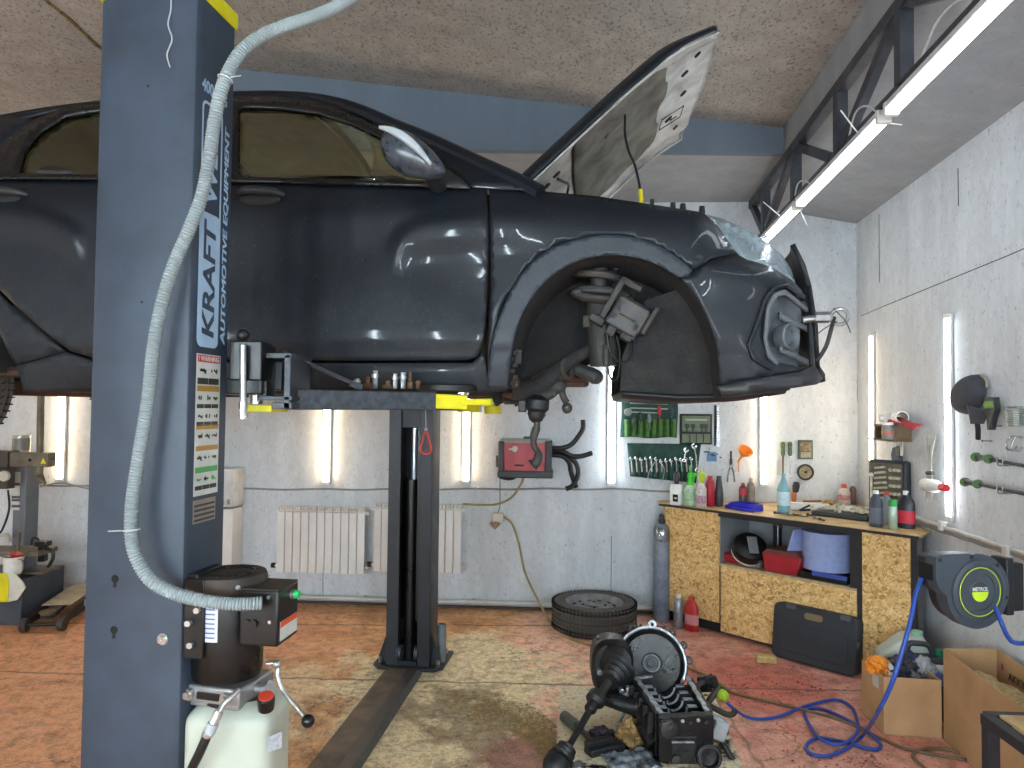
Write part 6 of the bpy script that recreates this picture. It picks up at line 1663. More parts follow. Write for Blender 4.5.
# bar clamps
M_cgr = mat('clamp_handle_green', '#4f7440', 0.45, hx2='#3e5d38', scale=20)
for i, (x0, y0, x1, y1, lab) in enumerate(((977, 457, 1024, 467, 'green handled bar clamp lying on hooks, upper of the two on the side wall'), (966, 482, 1024, 495, 'green handled bar clamp lying on hooks, lower of the two on the side wall'))):
    d = On(RW, 'bar_clamp', lab, 'clamp', (x0 + x1) // 2, y1)
    a = d.l(x0 + 8, y0 + 1.3, .07); b = d.l(x1, y1 - 1, .07)
    e = a + (b - a) * 1.3
    mb = MB(); mb.tube([a, e], .009, 8); mk('bar', mb, M_dgr, d.o)
    for xx, r in ((x0 - 1, .026), (x0 + 11.5, .025)):
        p = d.l(xx, y0 + (0 if xx < x0 else 2), .07); mb = MB(); mb.lathe([(r * .8, -.02), (r, -.012), (r, .012), (r * .8, .02), (0, .021)], p, (.75, -.65, 0), 18); mk('clamp_knob', mb, M_cgr, d.o)
    p0, p1 = d.l(x0, y0, .07), d.l(x0 + 12, y0 + 2, .07); mb = MB(); mb.tube([p0, p1], .016, 12); mk('clamp_grip', mb, mat('clamp_grip_dark', '#3a423a', 0.5), d.o)
    for xx in (1016, 1022):
        p = d.l(xx, y1 - 3 + (0), .0); mb = MB(); mb.tube(smooth_path([p, p + V((0, -.07, -.01)), p + V((0, -.09, .0)), p + V((0, -.09, .035))], 5), .005, 6); mk('hook', mb, M_chr, d.o)
# spring, hook, nails
d = On(RW, 'hanging_spring', 'pale coil spring hanging near the picture edge on the side wall', 'spring', 1014, 426)
a = d.l(1014, 408, .04); mb = MB(); mb.tube([a + V((.034 * math.cos(i * .7), .034 * math.sin(i * .7), -.0012 * i)) for i in range(80)], .005, 6); mk('coil', mb, mat('pale_spring', '#b5bcb6', 0.35, 0.6), d.o); mb = MB(); mb.cyl(a + V((-.0, .05, .005)), a + V((.0, -.05, .005)), .005, n=8); mk('peg', mb, M_chr, d.o)
for (x, y_, lab) in ((1002, 426, 'bare nail, upper of two below the green spring clamp'), (992, 441, 'bare nail, lower of two below the green spring clamp')):
    d = On(RW, 'nail', lab, 'nail', x, y_); mb = MB(); p = d.l(x, y_, 0); mb.cyl(p + V((-.0, .01, 0)), p + V((.0, -.05, 0)), .003, n=6); mb.cyl(p + V((-.0, -.05, 0)), p + V((.0, -.053, 0)), .007, n=8); mk('shank', mb, M_dgr, d.o)
d = On(RW, 'wall_hook', 'steel double hook on the side wall under the coil spring', 'hook', 1018, 445)
for dx in (0, .05): 
    p = d.l(1017, 437, 0) + V((dx, 0, 0)); mb = MB(); mb.tube(smooth_path([p, p + V((0, -.03, 0)), p + V((0, -.05, -.03)), p + V((0, -.05, -.06)), p + V((0, -.02, -.07)), p + V((0, -.0, -.05))], 5), .006, 6); mk('hook_arm', mb, M_chr, d.o)
# cables along the side wall
cc_ = thing('conduit_run', 'bundle of grey cables and conduit clipped along the side wall above the hose reel', 'cable', tuple(RW.hit(920, 522)))
for i, (dy, r, dx) in enumerate(((0, .013, 0), (3.2, .010, 0), (5.5, .008, 2))):
    pts = [RW.hit(x, interp(x, [(905, 514), (935, 524), (960, 532), (990, 542), (1024, 553), (1100, 577)]) + dy + .4 * math.sin(x * .3 + i), .016) for x in range(908 + dx, 1075, 6)]
    mb = MB(); mb.tube(pts, r, 8); mk('cable', mb, M_pipe if i == 0 else M_cabg, cc_, world=True)
for x, y_ in ((946, 520), (1012, 545)):
    p = RW.hit(x, y_ + 6, .0); mb = MB(); mb.box(p + RW.n * .02, (.05, .04, .06), rz=RW.rot); mk('junction_box', mb, M_pipe, cc_, world=True, bevel=.004)

# ---- hose reel on the side wall
M_reel = mat('reel_dark_grey', '#363e47', 0.4, hx2='#3d454e', scale=8)
M_reel2 = mat('reel_black_grey', '#1b1d20', 0.5)
M_lime = mat('lime_plastic', '#b9d62a', 0.45)
M_hose = mat('blue_hose', '#22479c', 0.4, hx2='#1b3c86', scale=8)
rc = P(967, 588, 2.95)
rrz = R(12)
reel = thing('hose_reel', 'dark grey round air hose reel with a lime ring on a wall bracket', 'hose reel', rc, rrz)
kr = 2.92 / FPX
r0 = 36.5 * kr
# body outline in the reel's own frame: drum with a snout to the left
def reel_outline(g=0.0):
    out = []
    for i in range(41):
        a = R(100) - R(282) * i / 40
        out.append(((r0 + g) * math.cos(a), (r0 + g) * math.sin(a)))
    # snout
    out += [(-r0 * .98 - g, -r0 * .1), (-r0 * 1.24 - g, -.0 + r0 * .12), (-r0 * 1.32 - g, r0 * .34), (-r0 * 1.32 - g, r0 * .95 + g), (-r0 * 1.18 - g, r0 * 1.02 + g), (-r0 * .3, r0 * 1.02 + g)]
    return out
mb = MB(); mb.prism(reel_outline(), -.055, .0); mk('front_shell', mb, M_reel, reel, bevel=.008, angle=30)
mb = MB(); mb.prism(reel_outline(-.012), -.005, .055); mk('rear_shell', mb, M_reel2, reel, bevel=.008, angle=30)
mb = MB(); mb.lathe([(r0 * .86, .054), (r0 * .84, .062), (r0 * .74, .066), (r0 * .73, .060), (r0 * .52, .060), (r0 * .50, .050), (r0 * .32, .050), (r0 * .30, .058), (r0 * .25, .062), (0, .062)], (0, 0, 0), (0, -1, 0), 48); fp = mk('drum_face', mb, M_reel, reel)
mb = MB(); mb.lathe([(r0 * .49, .0505), (r0 * .49, .053), (r0 * .325, .053), (r0 * .325, .0505), (r0 * .49, .0505)], (0, 0, 0), (0, -1, 0), 40); mk('drum_recess', mb, M_reel2, fp)
mb = MB(); mb.torus((0, -.0645, 0), r0 * .645, .0019, (0, 1, 0), 56, 6); mk('lime_ring', mb, M_lime, fp)
mb = MB(); mb.lathe([(r0 * .27, .0622), (r0 * .27, .0635), (0, .0635)], (0, 0, 0), (0, -1, 0), 32); hb = mk('hub_badge', mb, M_dgr, fp)
mb = MB(); pts = [(r0 * .26 * math.cos(-PI * i / 20), r0 * .26 * math.sin(-PI * i / 20)) for i in range(21)]; mb.prism(pts, -.0645, -.0634); mk('badge_half', mb, M_lime, hb, smooth=False)
t = text_mb('METROL', .034, .0003, 0.1, .0008); t.v = [V((p.x * .58, p.y - .0645, p.z * .62 + r0 * .07)) for p in t.v]; mk('badge_lettering', t, mat('badge_silver', '#c9ced2', 0.4), hb, smooth=False)
for x, z in ((-r0 * 1.2, r0 * .88), (-r0 * .2, r0 * .92), (r0 * .62, r0 * .68), (r0 * .9, -r0 * .2)):
    mb = MB(); mb.cyl((x, -.05, z), (x, -.0575, z), .008, n=12); mk('shell_screw', mb, M_reel2, reel)
mb = MB(); mb.bb((-r0 * 1.335, -.04, r0 * .30), (-r0 * 1.27, .04, r0 * .74)); mk('hose_mouth', mb, M_gap, reel, bevel=.006)
# bracket to the wall
mb = MB(); mb.bb((r0 * .6, .03, -r0 * .62), (r0 * 1.25, .05, r0 * .62)); mk('swing_frame', mb, M_fix, reel, bevel=.004)
mb = MB(); mb.bb((r0 * 1.18, -.02, -r0 * .78), (r0 * 1.42, .06, r0 * .78)); mb.bb((r0 * 1.42, .0, -r0 * .72), (r0 * 1.9, .04, r0 * .60)); mk('wall_bracket', mb, M_reel2, reel, bevel=.005)
hs = thing('air_hose', 'blue air hose hanging from the reel and looping over the floor', 'hose', tuple(F(850, 745)))
mx = P(930, 571, 2.96)
hp = [mx, P(923, 577, 2.94), P(916, 594, 2.90), P(910, 622, 2.86), P(901, 655, 2.84), P(890, 688, 2.85), P(875, 717, 3.05)]
lay = [(864, 734, 40), (852, 745, 14), (840, 752, 11), (825, 756, 11), (812, 754, 11), (806, 748, 11), (810, 741, 11), (820, 738, 11), (835, 740, 11), (852, 744, 11), (868, 748.5, 11), (878, 749, 11), (881, 745, 11), (874, 737, 16), (858, 726, 16), (840, 716, 11), (822, 709, 11), (812, 708, 11), (805, 711, 11), (806, 718, 11), (812, 729, 14), (820, 738.5, 28), (830, 743.5, 28), (840, 744.5, 28), (850, 740, 30), (858, 730, 46), (857, 720, 32), (852, 708, 14), (840, 700.5, 11), (825, 701, 11), (800, 708, 14), (780, 716, 14), (760, 719, 12), (745, 716, 30)]
mb = MB(); mb.tube(smooth_path(hp + [F(x, y, z / 1000) for x, y, z in lay] + [P(733, 708, 3.92), P(727, 702, 3.92)], 8), .0088, 10); mk('hose_run', mb, M_hose, hs, world=True)
mb = MB(); c = P(722, 695, 3.9); mb.lathe([(.012, -.02), (.03, -.01), (.033, .005), (.03, .02), (.014, .028), (0, .03)], c, (.6, .4, -.5), 18); mk('coupling', mb, mat('lime_coupling', '#a9c832', 0.5, hx2='#7d962a', scale=40), hs, world=True)
h2 = thing('supply_hose', 'short blue hose leaving the right side of the reel', 'hose', tuple(P(1002, 625, 2.8)))
mb = MB(); mb.tube(smooth_path([P(995, 607, 2.85), P(1001, 622, 2.80), P(1008, 637, 2.80), P(1016, 643, 2.82), P(1034, 640, 2.86), P(1060, 622, 2.9)], 8), .009, 10); mk('hose_run', mb, M_hose, h2, world=True)
# worn hose / cable on the floor
bh = thing('floor_cable', 'old brown cable lying over the red floor in front of the cardboard boxes', 'cable', tuple(F(860, 720)))
mb = MB(); mb.tube(smooth_path([F(718, 688, .02), F(740, 695, .008), F(775, 703, .008), F(812, 712, .02), F(845, 722, .05), F(870, 733, .008), F(900, 747, .008), F(925, 753, .008), F(955, 758, .008), F(966, 760, .008), F(962, 754, .008), F(945, 749, .01), F(920, 750, .012), F(913, 757, .008), F(925, 768, .008), F(940, 780, .008)], 8), .0085, 8); mk('cable', mb, mat('brown_cable', '#6b5a40', 0.6, hx2='#544733', scale=12), bh, world=True)
# ================================================================== the corner workbench
BA, BB = F(668, 621), F(912, 687)
FB = Plane(BA, BB - BA)
ZTOP = FB.uz(700, 507.5)[1]
def fbu(x, y): return FB.uz(x, y)
ROT = FB.rot
M_niche = mat('grey_niche', '#868a90', 0.7, hx2='#787c82', scale=6)
M_dframe = mat('dark_bench_frame', '#26262a', 0.6)
def fbox(name, m, u0, u1, y0, y1, z0, z1, parent, bevel=.002, smooth=False):
    mb = MB(); mb.bb((u0, y0, z0), (u1, y1, z1)); return mk(name, mb, m, parent, bevel=bevel, smooth=smooth)
uL = fbu(664, 560)[0]; uN0 = fbu(719, 540)[0]; uN1 = fbu(857, 550)[0]; uR0 = fbu(861, 600)[0]; uR1 = fbu(911, 600)[0]
zN = (fbu(719, 566)[1] + fbu(857, 586)[1]) / 2
TH = .022
cab = thing('workbench_cabinet', 'flake board bench cabinet with an open niche and dark toe gap, set across the corner', 'cabinet', FB.at(0, 0, 0), ROT)
zt0 = fbu(690, 615)[1]; 
uM = fbu(722, 600)[0]
fbox('side_board', M_osb, uL, uN0, 0, .016, .09, ZTOP - TH, cab)
fbox('lower_board', M_osb, uM - .005, uN1, -.012, .004, .035, zN - .012, cab)
fbox('niche_floor', mat('pale_shelf_edge', '#b7a37e', 0.6, hx2='#9c8a68', scale=20), uN0 - .01, uN1, -.01, .48, zN - .014, zN + .004, cab)
fbox('niche_back', M_niche, uN0 - .01, uN1 + .02, .46, .475, zN - .012, ZTOP - TH, cab)
fbox('niche_side', M_niche, uN0 - .012, uN0 + .004, .016, .47, zN - .012, ZTOP - TH, cab)
fbox('niche_side', M_niche, uN1, uN1 + .012, .016, .47, zN - .012, ZTOP - TH, cab)
fbox('frame_post', M_dframe, uN0 + .24, uN0 + .285, .40, .46, zN, ZTOP - TH, cab)
fbox('frame_post', M_dframe, uN1 - .045, uN1 + .012, -.004, .04, zN - .1, ZTOP - TH, cab)
fbox('frame_post', M_dframe, uL, uL + .04, .02, .06, 0, ZTOP - TH, cab)
fbox('toe_board', M_dframe, uL, uN1, .06, .08, 0, .12, cab)
fbox('corner_batten', mat('pale_batten', '#b49a72', 0.6), uL - .008, uL + .014, -.004, .02, .1, ZTOP - TH, cab)
fbox('top_rail', M_dframe, uN0 - .005, uR0, -.004, .02, ZTOP - TH - .03, ZTOP - TH, cab)
cab2 = thing('workbench_end_cabinet', 'narrow flake board end cabinet of the corner bench behind the cardboard boxes', 'cabinet', FB.at(uR0, 0, 0), ROT)
W2 = uR1 - uR0
fbox('front_board', M_osb, .012, W2, -.01, .006, .01, ZTOP - TH, cab2)
fbox('frame_post', M_dframe, -.02, .012, -.008, .03, 0, ZTOP - TH, cab2)
fbox('frame_post', M_dframe, W2, W2 + .03, .0, .03, 0, ZTOP - TH, cab2)
fbox('end_board', mat('grey_end_board', '#6e6c6a', 0.7), W2 + .0, W2 + .012, .03, .20, 0.01, ZTOP - TH, cab2)
# worktop filling the corner
wt = thing('worktop', 'plywood worktop of the corner bench with a dark front edge', 'worktop', FB.at(0, 0, ZTOP), ROT)
def toB(p): q = V(p) - FB.p0; return (q.dot(FB.t), -q.dot(FB.n))
cL = BW.at((FB.at(uL - .03, 0, 0) - BW.p0).dot(BW.t), .004, 0); cR = FB.at(uR1 + .06, 0.02, 0); 
# where the front meets the side wall
cRw = RW.at((cR - RW.p0).dot(RW.t) - .22, .004, 0)
poly = [toB(FB.at(uL - .03, .03, 0)), toB(FB.at(uR1 + .06, .03, 0)), toB(cRw), toB(CORN - BW.t * .005 - _e * .005), toB(cL)]
M_ply = mat('worn_plywood', '#c3a676', 0.6, hx2='#a0855a', scale=9, bump=0.1)
mb = MB(); mb.flat(poly, -TH + .004, 0); mk('board', mb, M_ply, wt, smooth=False)
mb = MB(); mb.bb((uL - .03, -.033, -TH), (uR1 + .06, -.030, -.004)); mk('edge_band', mb, M_dframe, wt, smooth=False)
def T_(px, py): return F(px, py, ZTOP + .001)

# ---- bottles and cans on the bench
def bottle(name, label, px, yb, yt, wpx, m, prof, cat='bottle', cap=None, capm=None, ratio=(1, 1), band=None, group=None, loc=None, rot=None):
    p = T_(px, yb) if loc is None else loc
    k = p.y / FPX; h = (yb - yt) * k; r = wpx * k / 2
    o = thing(name, label, cat, p, ROT if rot is None else rot, group)
    mb = MB(); mb.lathe([(r * a, h * b) for a, b in prof], n=24, sx=ratio[0], sy=ratio[1]); mk('bottle_body', mb, m, o)
    if band:
        b0, b1, bm = band; rr = r * 1.01 * max(a for a, _ in prof)
        mb = MB(); mb.lathe([(rr, h * b0), (rr, h * b1)], n=24, sx=ratio[0], sy=ratio[1]); mk('bottle_label', mb, bm, o, smooth=True)
    if cap:
        mb = MB(); mb.lathe([(r * a, h * b) for a, b in cap], n=18); mk('bottle_cap', mb, capm, o)
    return o, h, r
def trigger(o, h, r, m, z0):
    mb = MB(); mb.cyl((0, 0, h * z0), (0, 0, h * (z0 + .1)), r * .36, n=12); mb.lathe([(r * .3, h * (z0 + .08)), (r * .45, h * (z0 + .14)), (r * .42, h * (z0 + .24)), (r * .2, h * (z0 + .27))], n=12)
    mb.beam((-r * .3, 0, h * (z0 + .22)), (r * 1.0, 0, h * (z0 + .23)), r * .5, h * .08); mb.beam((r * .65, 0, h * (z0 + .2)), (r * .4, 0, h * (z0 + .02)), r * .3, h * .03); mk('trigger', mb, m, o, bevel=.002)
BODY = [(.6, 0), (.95, .01), (1, .04), (1, .60), (.85, .70), (.4, .78), (.3, .82), (.3, .86), (0, .86)]
TALL = [(.7, 0), (1, .02), (1, .70), (.8, .82), (.45, .88), (.45, .92), (0, .92)]
o, h, r = bottle('cleaner_bottle', 'white bottle with black pump and black square label, first in the row on the bench', 676.5, 504.5, 484, 13, M_white, [(.9, 0), (1, .02), (1, .85), (.85, .97), (.4, 1.0), (0, 1)], cap=[(.35, .98), (.4, 1.0), (.4, 1.12), (.5, 1.15), (.5, 1.45), (.3, 1.6), (0, 1.6)], capm=M_dgr)
p_ = T_(676.5, 504.5); mb = MB(); mb.box((r * .45, -r * .98, h * .35), (r * .9, .004, h * .35)); lab = mk('square_label', mb, M_blk, o, bevel=.001); mb = MB(); mb.box((r * .55, -r * 1.0 - .003, h * .35), (r * .5, .002, h * .06)); mk('label_print', mb, M_white, lab)
M_gl = mat('translucent_green_bottle', '#b9cfb4', 0.3, hx2='#a6bfa2', scale=8, trans=.25)
M_gtr = mat('trigger_green', '#43c832', 0.4)
o, h, r = bottle('spray_bottle', 'spray bottle with bright green trigger on the bench beside the white pump bottle', 690.5, 505.5, 468, 14, M_gl, [(.9, 0), (1, .02), (1, .45), (.5, .56), (.35, .60), (0, .6)], band=(.14, .36, mat('label_pale_green', '#a3c39f', 0.5, hx2='#7ba079', scale=60)))
trigger(o, h, r, M_gtr, .6); mb = MB(); mb.tube([(0, 0, h * .82), (-.004, 0, h * .98), (.002, 0, h * 1.06)], .006, 8); mb.lathe([(r * .5, h * .44), (r * .62, h * .5), (r * .5, h * .62)], n=16); mk('trigger_collar', mb, M_gtr, o)
M_cl = mat('translucent_clear_bottle', '#d9d3cf', 0.3, hx2='#c6bdb8', scale=8, trans=.3)
M_ytr = mat('trigger_yellow_green', '#c3d43a', 0.4)
o, h, r = bottle('spray_bottle', 'clear spray bottle with yellow green trigger and purple print on the bench', 701, 507, 468, 11, M_cl, [(.9, 0), (1, .02), (1, .48), (.5, .58), (.35, .62), (0, .62)], band=(.10, .30, mat('label_purple_print', '#b99aa6', 0.5, hx2='#7c4f66', scale=70)))
trigger(o, h, r, M_ytr, .6)
mb = MB(); mb.lathe([(r * .3, h * .6), (r * .35, h * .75), (r * .2, h * .95), (0, h * .96)], n=12); mk('trigger_cap', mb, M_ytr, o)
bottle('coolant_bottle', 'dark red bottle on the bench beside the spray bottles', 710, 506, 476, 9, mat('bottle_dark_red', '#a82436', 0.35), [(.9, 0), (1, .02), (1, .72), (.8, .84), (.55, .9), (.55, 1), (0, 1)])
bottle('grease_bottle', 'black tapered bottle on the bench just past the dark red bottle', 719, 506, 476, 8.5, mat('bottle_charcoal', '#3b3c40', 0.4), [(.9, 0), (1, .03), (1, .40), (.62, .88), (.55, .9), (.55, 1), (0, 1)])
bottle('cola_bottle', 'small dark bottle with a red band standing at the back of the bench', 743, 504.5, 483, 8, mat('bottle_dark_brown', '#4b3a38', 0.3), TALL, band=(.45, .75, mat('band_red', '#b03040', 0.5)), cap=[(.42, .9), (.42, 1.0), (0, 1)], capm=mat('cap_red', '#c2402e', 0.5))
bottle('spray_can', 'tan and grey bottle with pale top at the back of the bench', 751, 504.5, 479, 8, mat('bottle_tan', '#8f8378', 0.4, hx2='#6d5e55', scale=30), TALL, cat='spray can', cap=[(.5, .9), (.5, 1.02), (0, 1.05)], capm=mat('cap_tan', '#b59a82', 0.5))
M_pet = mat('translucent_blue_bottle', '#93c6d3', 0.15, hx2='#7fb7c8', scale=8, trans=.35)
bottle('water_bottle', 'tall light blue water bottle on the bench', 783.5, 513, 474, 12, M_pet, [(.7, 0), (.95, .02), (1, .05), (.93, .1), (1, .15), (1, .35), (.92, .40), (1, .46), (1, .6), (.75, .74), (.36, .88), (.28, .92), (.28, .95), (.33, .96), (.33, 1), (0, 1)], band=(.2, .55, mat('label_ice', '#c3d9dd', 0.5, hx2='#a8c6cd', scale=30)))
bottle('distilled_bottle', 'clear bottle with orange red cap in the corner of the bench', 844, 504.6, 485, 12, M_cl, [(.9, 0), (1, .02), (1, .62), (.75, .78), (.4, .84), (0, .84)], cap=[(.42, .84), (.42, 1.02), (0, 1.04)], capm=mat('cap_orange_red', '#e0532f', 0.4), band=(.25, .5, mat('label_red_white', '#c9a3a3', 0.5, hx2='#b34a55', scale=50)))
bottle('thin_bottle', 'slim brown bottle next to the orange capped bottle in the corner', 853, 504.6, 484, 6.5, mat('bottle_brown', '#6e5144', 0.35), TALL, cap=[(.5, .9), (.5, 1.0), (0, 1)], capm=M_rad)
JUG = [(.85, 0), (1, .02), (1, .66), (.9, .78), (.45, .9), (.40, .92), (.40, 1.0), (0, 1)]
M_slate = mat('jug_slate', '#3d4350', 0.4)
bottle('oil_bottle', 'slate grey oil bottle at the front of the bench end', 876, 526.5, 492, 13, M_slate, JUG, ratio=(1, .6), cap=[(.42, .94), (.42, 1.04), (0, 1.04)], capm=M_rad, band=(.1, .55, mat('label_slate', '#5b6370', 0.5)))
bottle('oil_bottle', 'lighter grey oil bottle with red cap behind the green capped spray can', 886.5, 524.5, 493, 11, mat('jug_grey', '#7e868d', 0.4), JUG, ratio=(1, .6), cap=[(.42, .94), (.42, 1.04), (0, 1.04)], capm=mat('cap_red', '#c2402e', 0.5))
bottle('spray_can', 'spray can with green cap at the front end of the bench', 893, 529.5, 500, 8, mat('can_silver_green', '#a4b4a6', 0.3, 0.3, hx2='#8aa08f', scale=40), [(.95, 0), (1, .01), (1, .74), (.85, .79), (0, .79)], cat='spray can', cap=[(.9, .78), (.95, .8), (.95, 1), (0, 1)], capm=mat('cap_green', '#2f9a48', 0.4))
bottle('oil_canister', 'black oil canister with red label at the very end of the bench', 906, 528, 493, 17, mat('jug_black', '#23252b', 0.4), JUG, ratio=(1, .6), cap=[(.3, .94), (.3, 1.05), (.0, 1.05)], capm=M_rad, band=(.14, .5, mat('label_red', '#b8273a', 0.5)))
# rings of blue hose
p = T_(744, 509.5); o = thing('hose_coil', 'flat coil of bright blue hose lying on the bench', 'hose', p, ROT)
mb = MB()
for i in range(4): mb.torus((.006 * i, .01 * (i % 2), .012 + .011 * i), .15 - .008 * i, .0085, n=36, m=8)
mb.v = [V((q.x * 1.0, q.y * .55, q.z)) for q in mb.v]; mk('coil', mb, mat('ultramarine_hose', '#2526b8', 0.4), o)
mb = MB(); mb.tube(smooth_path([(-.14, -.03, .02), (-.02, -.09, .012), (.10, -.10, .01), (.14, -.09, .01)], 6), .009, 8); mk('coil_end', mb, mat('ultramarine_hose', '#2526b8', 0.4), o)
# brush, box sleeve, rods, cloth
p = T_(794, 504); o = thing('paint_brush', 'paint brush with black bristles standing behind the water bottle', 'brush', p, ROT)
mb = MB(); mb.lathe([(.012, 0), (.02, .03), (.024, .08), (.022, .10)], n=14, sy=.6); mk('handle', mb, mat('copper_handle', '#b5714e', 0.4), o)
mb = MB(); mb.lathe([(.022, .10), (.026, .11), (.032, .15), (.024, .185), (0, .19)], (0, 0, 0), (.12, 0, 1), 14, 1, .6); mk('bristles', mb, M_dgr, o)
p = T_(807, 510); o = thing('paper_sleeve', 'long white cardboard sleeve lying on the bench behind small parts', 'box', p, ROT + .45)
mb = MB(); mb.bb((-.16, -.03, 0), (.16, .03, .055)); mk('sleeve', mb, M_rad, o, bevel=.004); mb = MB(); mb.bb((.02, -.0305, .02), (.05, -.0295, .04)); mk('sticker', mb, mat('sticker_pale_yellow', '#cfc98e', 0.5), o)
solo('wooden_rod', MB().cyl((0, 0, .02), (.15, 0, .025), .008, n=10), mat('rod_brown', '#9a6a4f', 0.5), 'short reddish wooden rod lying at the back of the bench', 'rod', tuple(T_(803, 503.5)), BW.rot)
p = T_(829, 507); o = thing('yellow_cloth', 'crumpled dirty yellow cloth on the bench by the tool tray', 'cloth', p, ROT)
def crumple(r, seed, fl=.6, n=20):
    sv = V((seed * 3.1, seed * 1.7, seed))
    def f(u, v):
        a = 2 * PI * u; t = PI * v
        d = V((math.sin(t) * math.cos(a), math.sin(t) * math.sin(a), math.cos(t)))
        k = 1 + .55 * noise.noise(d * 2.2 + sv) + .28 * noise.noise(d * 5 + sv) + .15 * noise.noise(d * 11 + sv)
        q = d * r * k; return V((q.x, q.y, max(0.0, (q.z + r * .5)) * fl))
    return MB().surf(f, n * 2, n, closed_u=True)
mb = crumple(.055, 3); mk('cloth', mb, mat('cloth_mustard', '#a98a3e', 0.9, hx2='#55452a', scale=30), o)
# flat tool tray full of sockets
p = T_(846, 516.5); o = thing('tool_tray', 'open black tool tray full of spanners and sockets lying flat on the bench', 'tool tray', p, ROT)
mb = MB(); mb.bb((-.20, -.14, 0), (.20, .16, .035)); mk('tray', mb, M_dgr, o, bevel=.01)
random.seed(8)
M_tool = mat('dull_steel_tool', '#cfcbb8', 0.35, 0.4, hx2='#a39e8a', scale=30)
for i in range(34):
    x = random.uniform(-.17, .15); y = random.uniform(-.11, .13); a = random.uniform(.1, .7) if i % 3 else random.uniform(1.3, 1.9); L_ = random.uniform(.05, .13)
    mb = MB()
    if i % 4: mb.beam((x, y, .052), (x + L_ * math.cos(a), min(.15, y + L_ * math.sin(a)), .056 + .02 * random.random()), .013, .009); mb.torus((x, y, .056), .011, .004, n=10, m=5)
    else: mb.cyl((x, y, .036), (x, y, .075), .013, n=12)
    mk('tray_tool', mb, M_tool, o)
# open case of sockets leaning on the side wall
ub, zb_ = RW.uz(870, 500, .12); base = RW.hit(887, 503, .13); base.z = ZTOP + .002
o = thing('socket_case', 'open dark tool case with grey sockets standing against the side wall on the bench', 'tool case', base, R(-58))
kq = base.y / FPX; w_ = 40 * kq; hq = 60 * kq
mb = MB(); mb.bb((-w_ / 2, .0, 0), (w_ / 2, .07, hq)); mk('case_shell', mb, M_dgr, o, bevel=.02)
mb = MB(); mb.bb((-w_ * .44, -.012, hq * .05), (w_ * .40, .0, hq * .95)); mk('insert', mb, mat('insert_olive', '#5e594a', 0.6, hx2='#47443a', scale=30), o, bevel=.006)
for i in range(9):
    z = hq * (.86 - .085 * i); mb = MB(); L_ = w_ * (.34 - .018 * abs(i - 4)); mb.cyl((-w_ * .20 - L_ * .3, -.016, z), (-w_ * .20 + L_ * .7, -.016, z + .014), .0085, n=8); mk('case_tool', mb, M_tool, o)
for j in range(3):
    for i in range(6):
        z = hq * (.85 - .13 * i); x = w_ * (.14 + .10 * j); mb = MB(); mb.cyl((x, -.008, z), (x, -.03, z), .012, n=10); mk('case_socket', mb, M_tool, o)
mb = MB(); mb.cyl((-w_ * .36, -.02, hq * .1), (-w_ * .36, -.02, hq * .7), .009, n=8); mb.ball((-w_ * .36, -.02, hq * .74), .018, 10, 8); mk('case_ratchet', mb, M_tool, o)
mb = MB(); mb.lathe([(.016, 0), (.02, .05), (.035, .1), (.04, .16), (.025, .21), (0, .215)], (.03, .10, hq - .12), (-.08, .0, 1), 16, 1, .4)
o2 = thing('scraper', 'dark paddle handle sticking up behind the open socket case', 'scraper', base, R(-58)); mb.v = [V(q) for q in mb.v]; mk('paddle', mb, mat('paddle_grey', '#55585c', 0.5), o2)
# loose small parts on the bench
random.seed(21)
for i, (px, py, lab) in enumerate(((775, 514, 'loose bolts'), (787, 515.5, 'loose bolts'), (794, 516, 'loose bolts'), (801, 517, 'loose bolts'), (808, 516, 'loose bolts'), (815, 519, 'loose bolts'), (820, 520.5, 'loose bolts'), (797, 509, 'loose bolts'))):
    mb = MB(); L_ = random.uniform(.03, .06); a = random.uniform(-.6, .6)
    mb.cyl((0, 0, .009), (L_ * math.cos(a), L_ * math.sin(a), .009), .006, n=8); mb.cyl((-.008 * math.cos(a), -.008 * math.sin(a), .011), (.002, 0, .011), .011, n=6)
    solo('loose_bolt', mb, M_steel_b if i % 2 else M_dgr, 'small loose bolt among the scattered bolts along the front of the bench', 'bolt', tuple(T_(px, py)), ROT, 'bolts scattered on the bench')
p = T_(799, 512); o = thing('small_pliers', 'small black handled pliers lying on the bench beside the water bottle', 'pliers', p, ROT + .9); mb = MB(); mb.tube([(0, 0, .012), (.09, .01, .05)], .008, 8); mb.tube([(0, 0, .012), (.08, -.02, .02)], .008, 8); mk('handles', mb, M_rub, o); mb = MB(); mb.beam((0, 0, .012), (-.05, 0, .012), .02, .01); mk('jaws', mb, M_chr, o)
p = T_(822, 512.5); 

# ---- things in the niche
def NI(px, py, back): # on the niche floor, this far behind the bench front
    u = fbu(px, py)[0]; return FB.at(u, -back, zN + .005)
def niche_u(px, back):
    h = FB.hit(px, 565, -back); return FB.at((h - FB.p0).dot(FB.t), -back, zN + .005)
kn = 5.3 / FPX
p = niche_u(742, .14); o = thing('red_case', 'flat red plastic case lying at the inner end of the bench niche', 'case', p, ROT); mb = MB(); mb.bb((-.12, -.07, 0), (.13, .08, .07)); mk('case_body', mb, mat('case_red', '#a3202c', 0.4), o, bevel=.01); mb = MB(); mb.bb((-.05, -.078, .03), (.06, -.07, .045)); mk('latch', mb, mat('case_dark_red', '#7f1822', 0.4), o)
p = niche_u(749, .09); o = thing('polishing_pad', 'black and white round pad tilted on the red case in the niche', 'pad', p + V((0, 0, .11)), ROT)
ax = V((.45, -.55, .75)); mb = MB(); mb.lathe([(.0, -.03), (.12, -.03), (.13, -.015), (.13, .0)], (0, 0, 0), ax, 30); mk('pad_rim', mb, M_white, o)
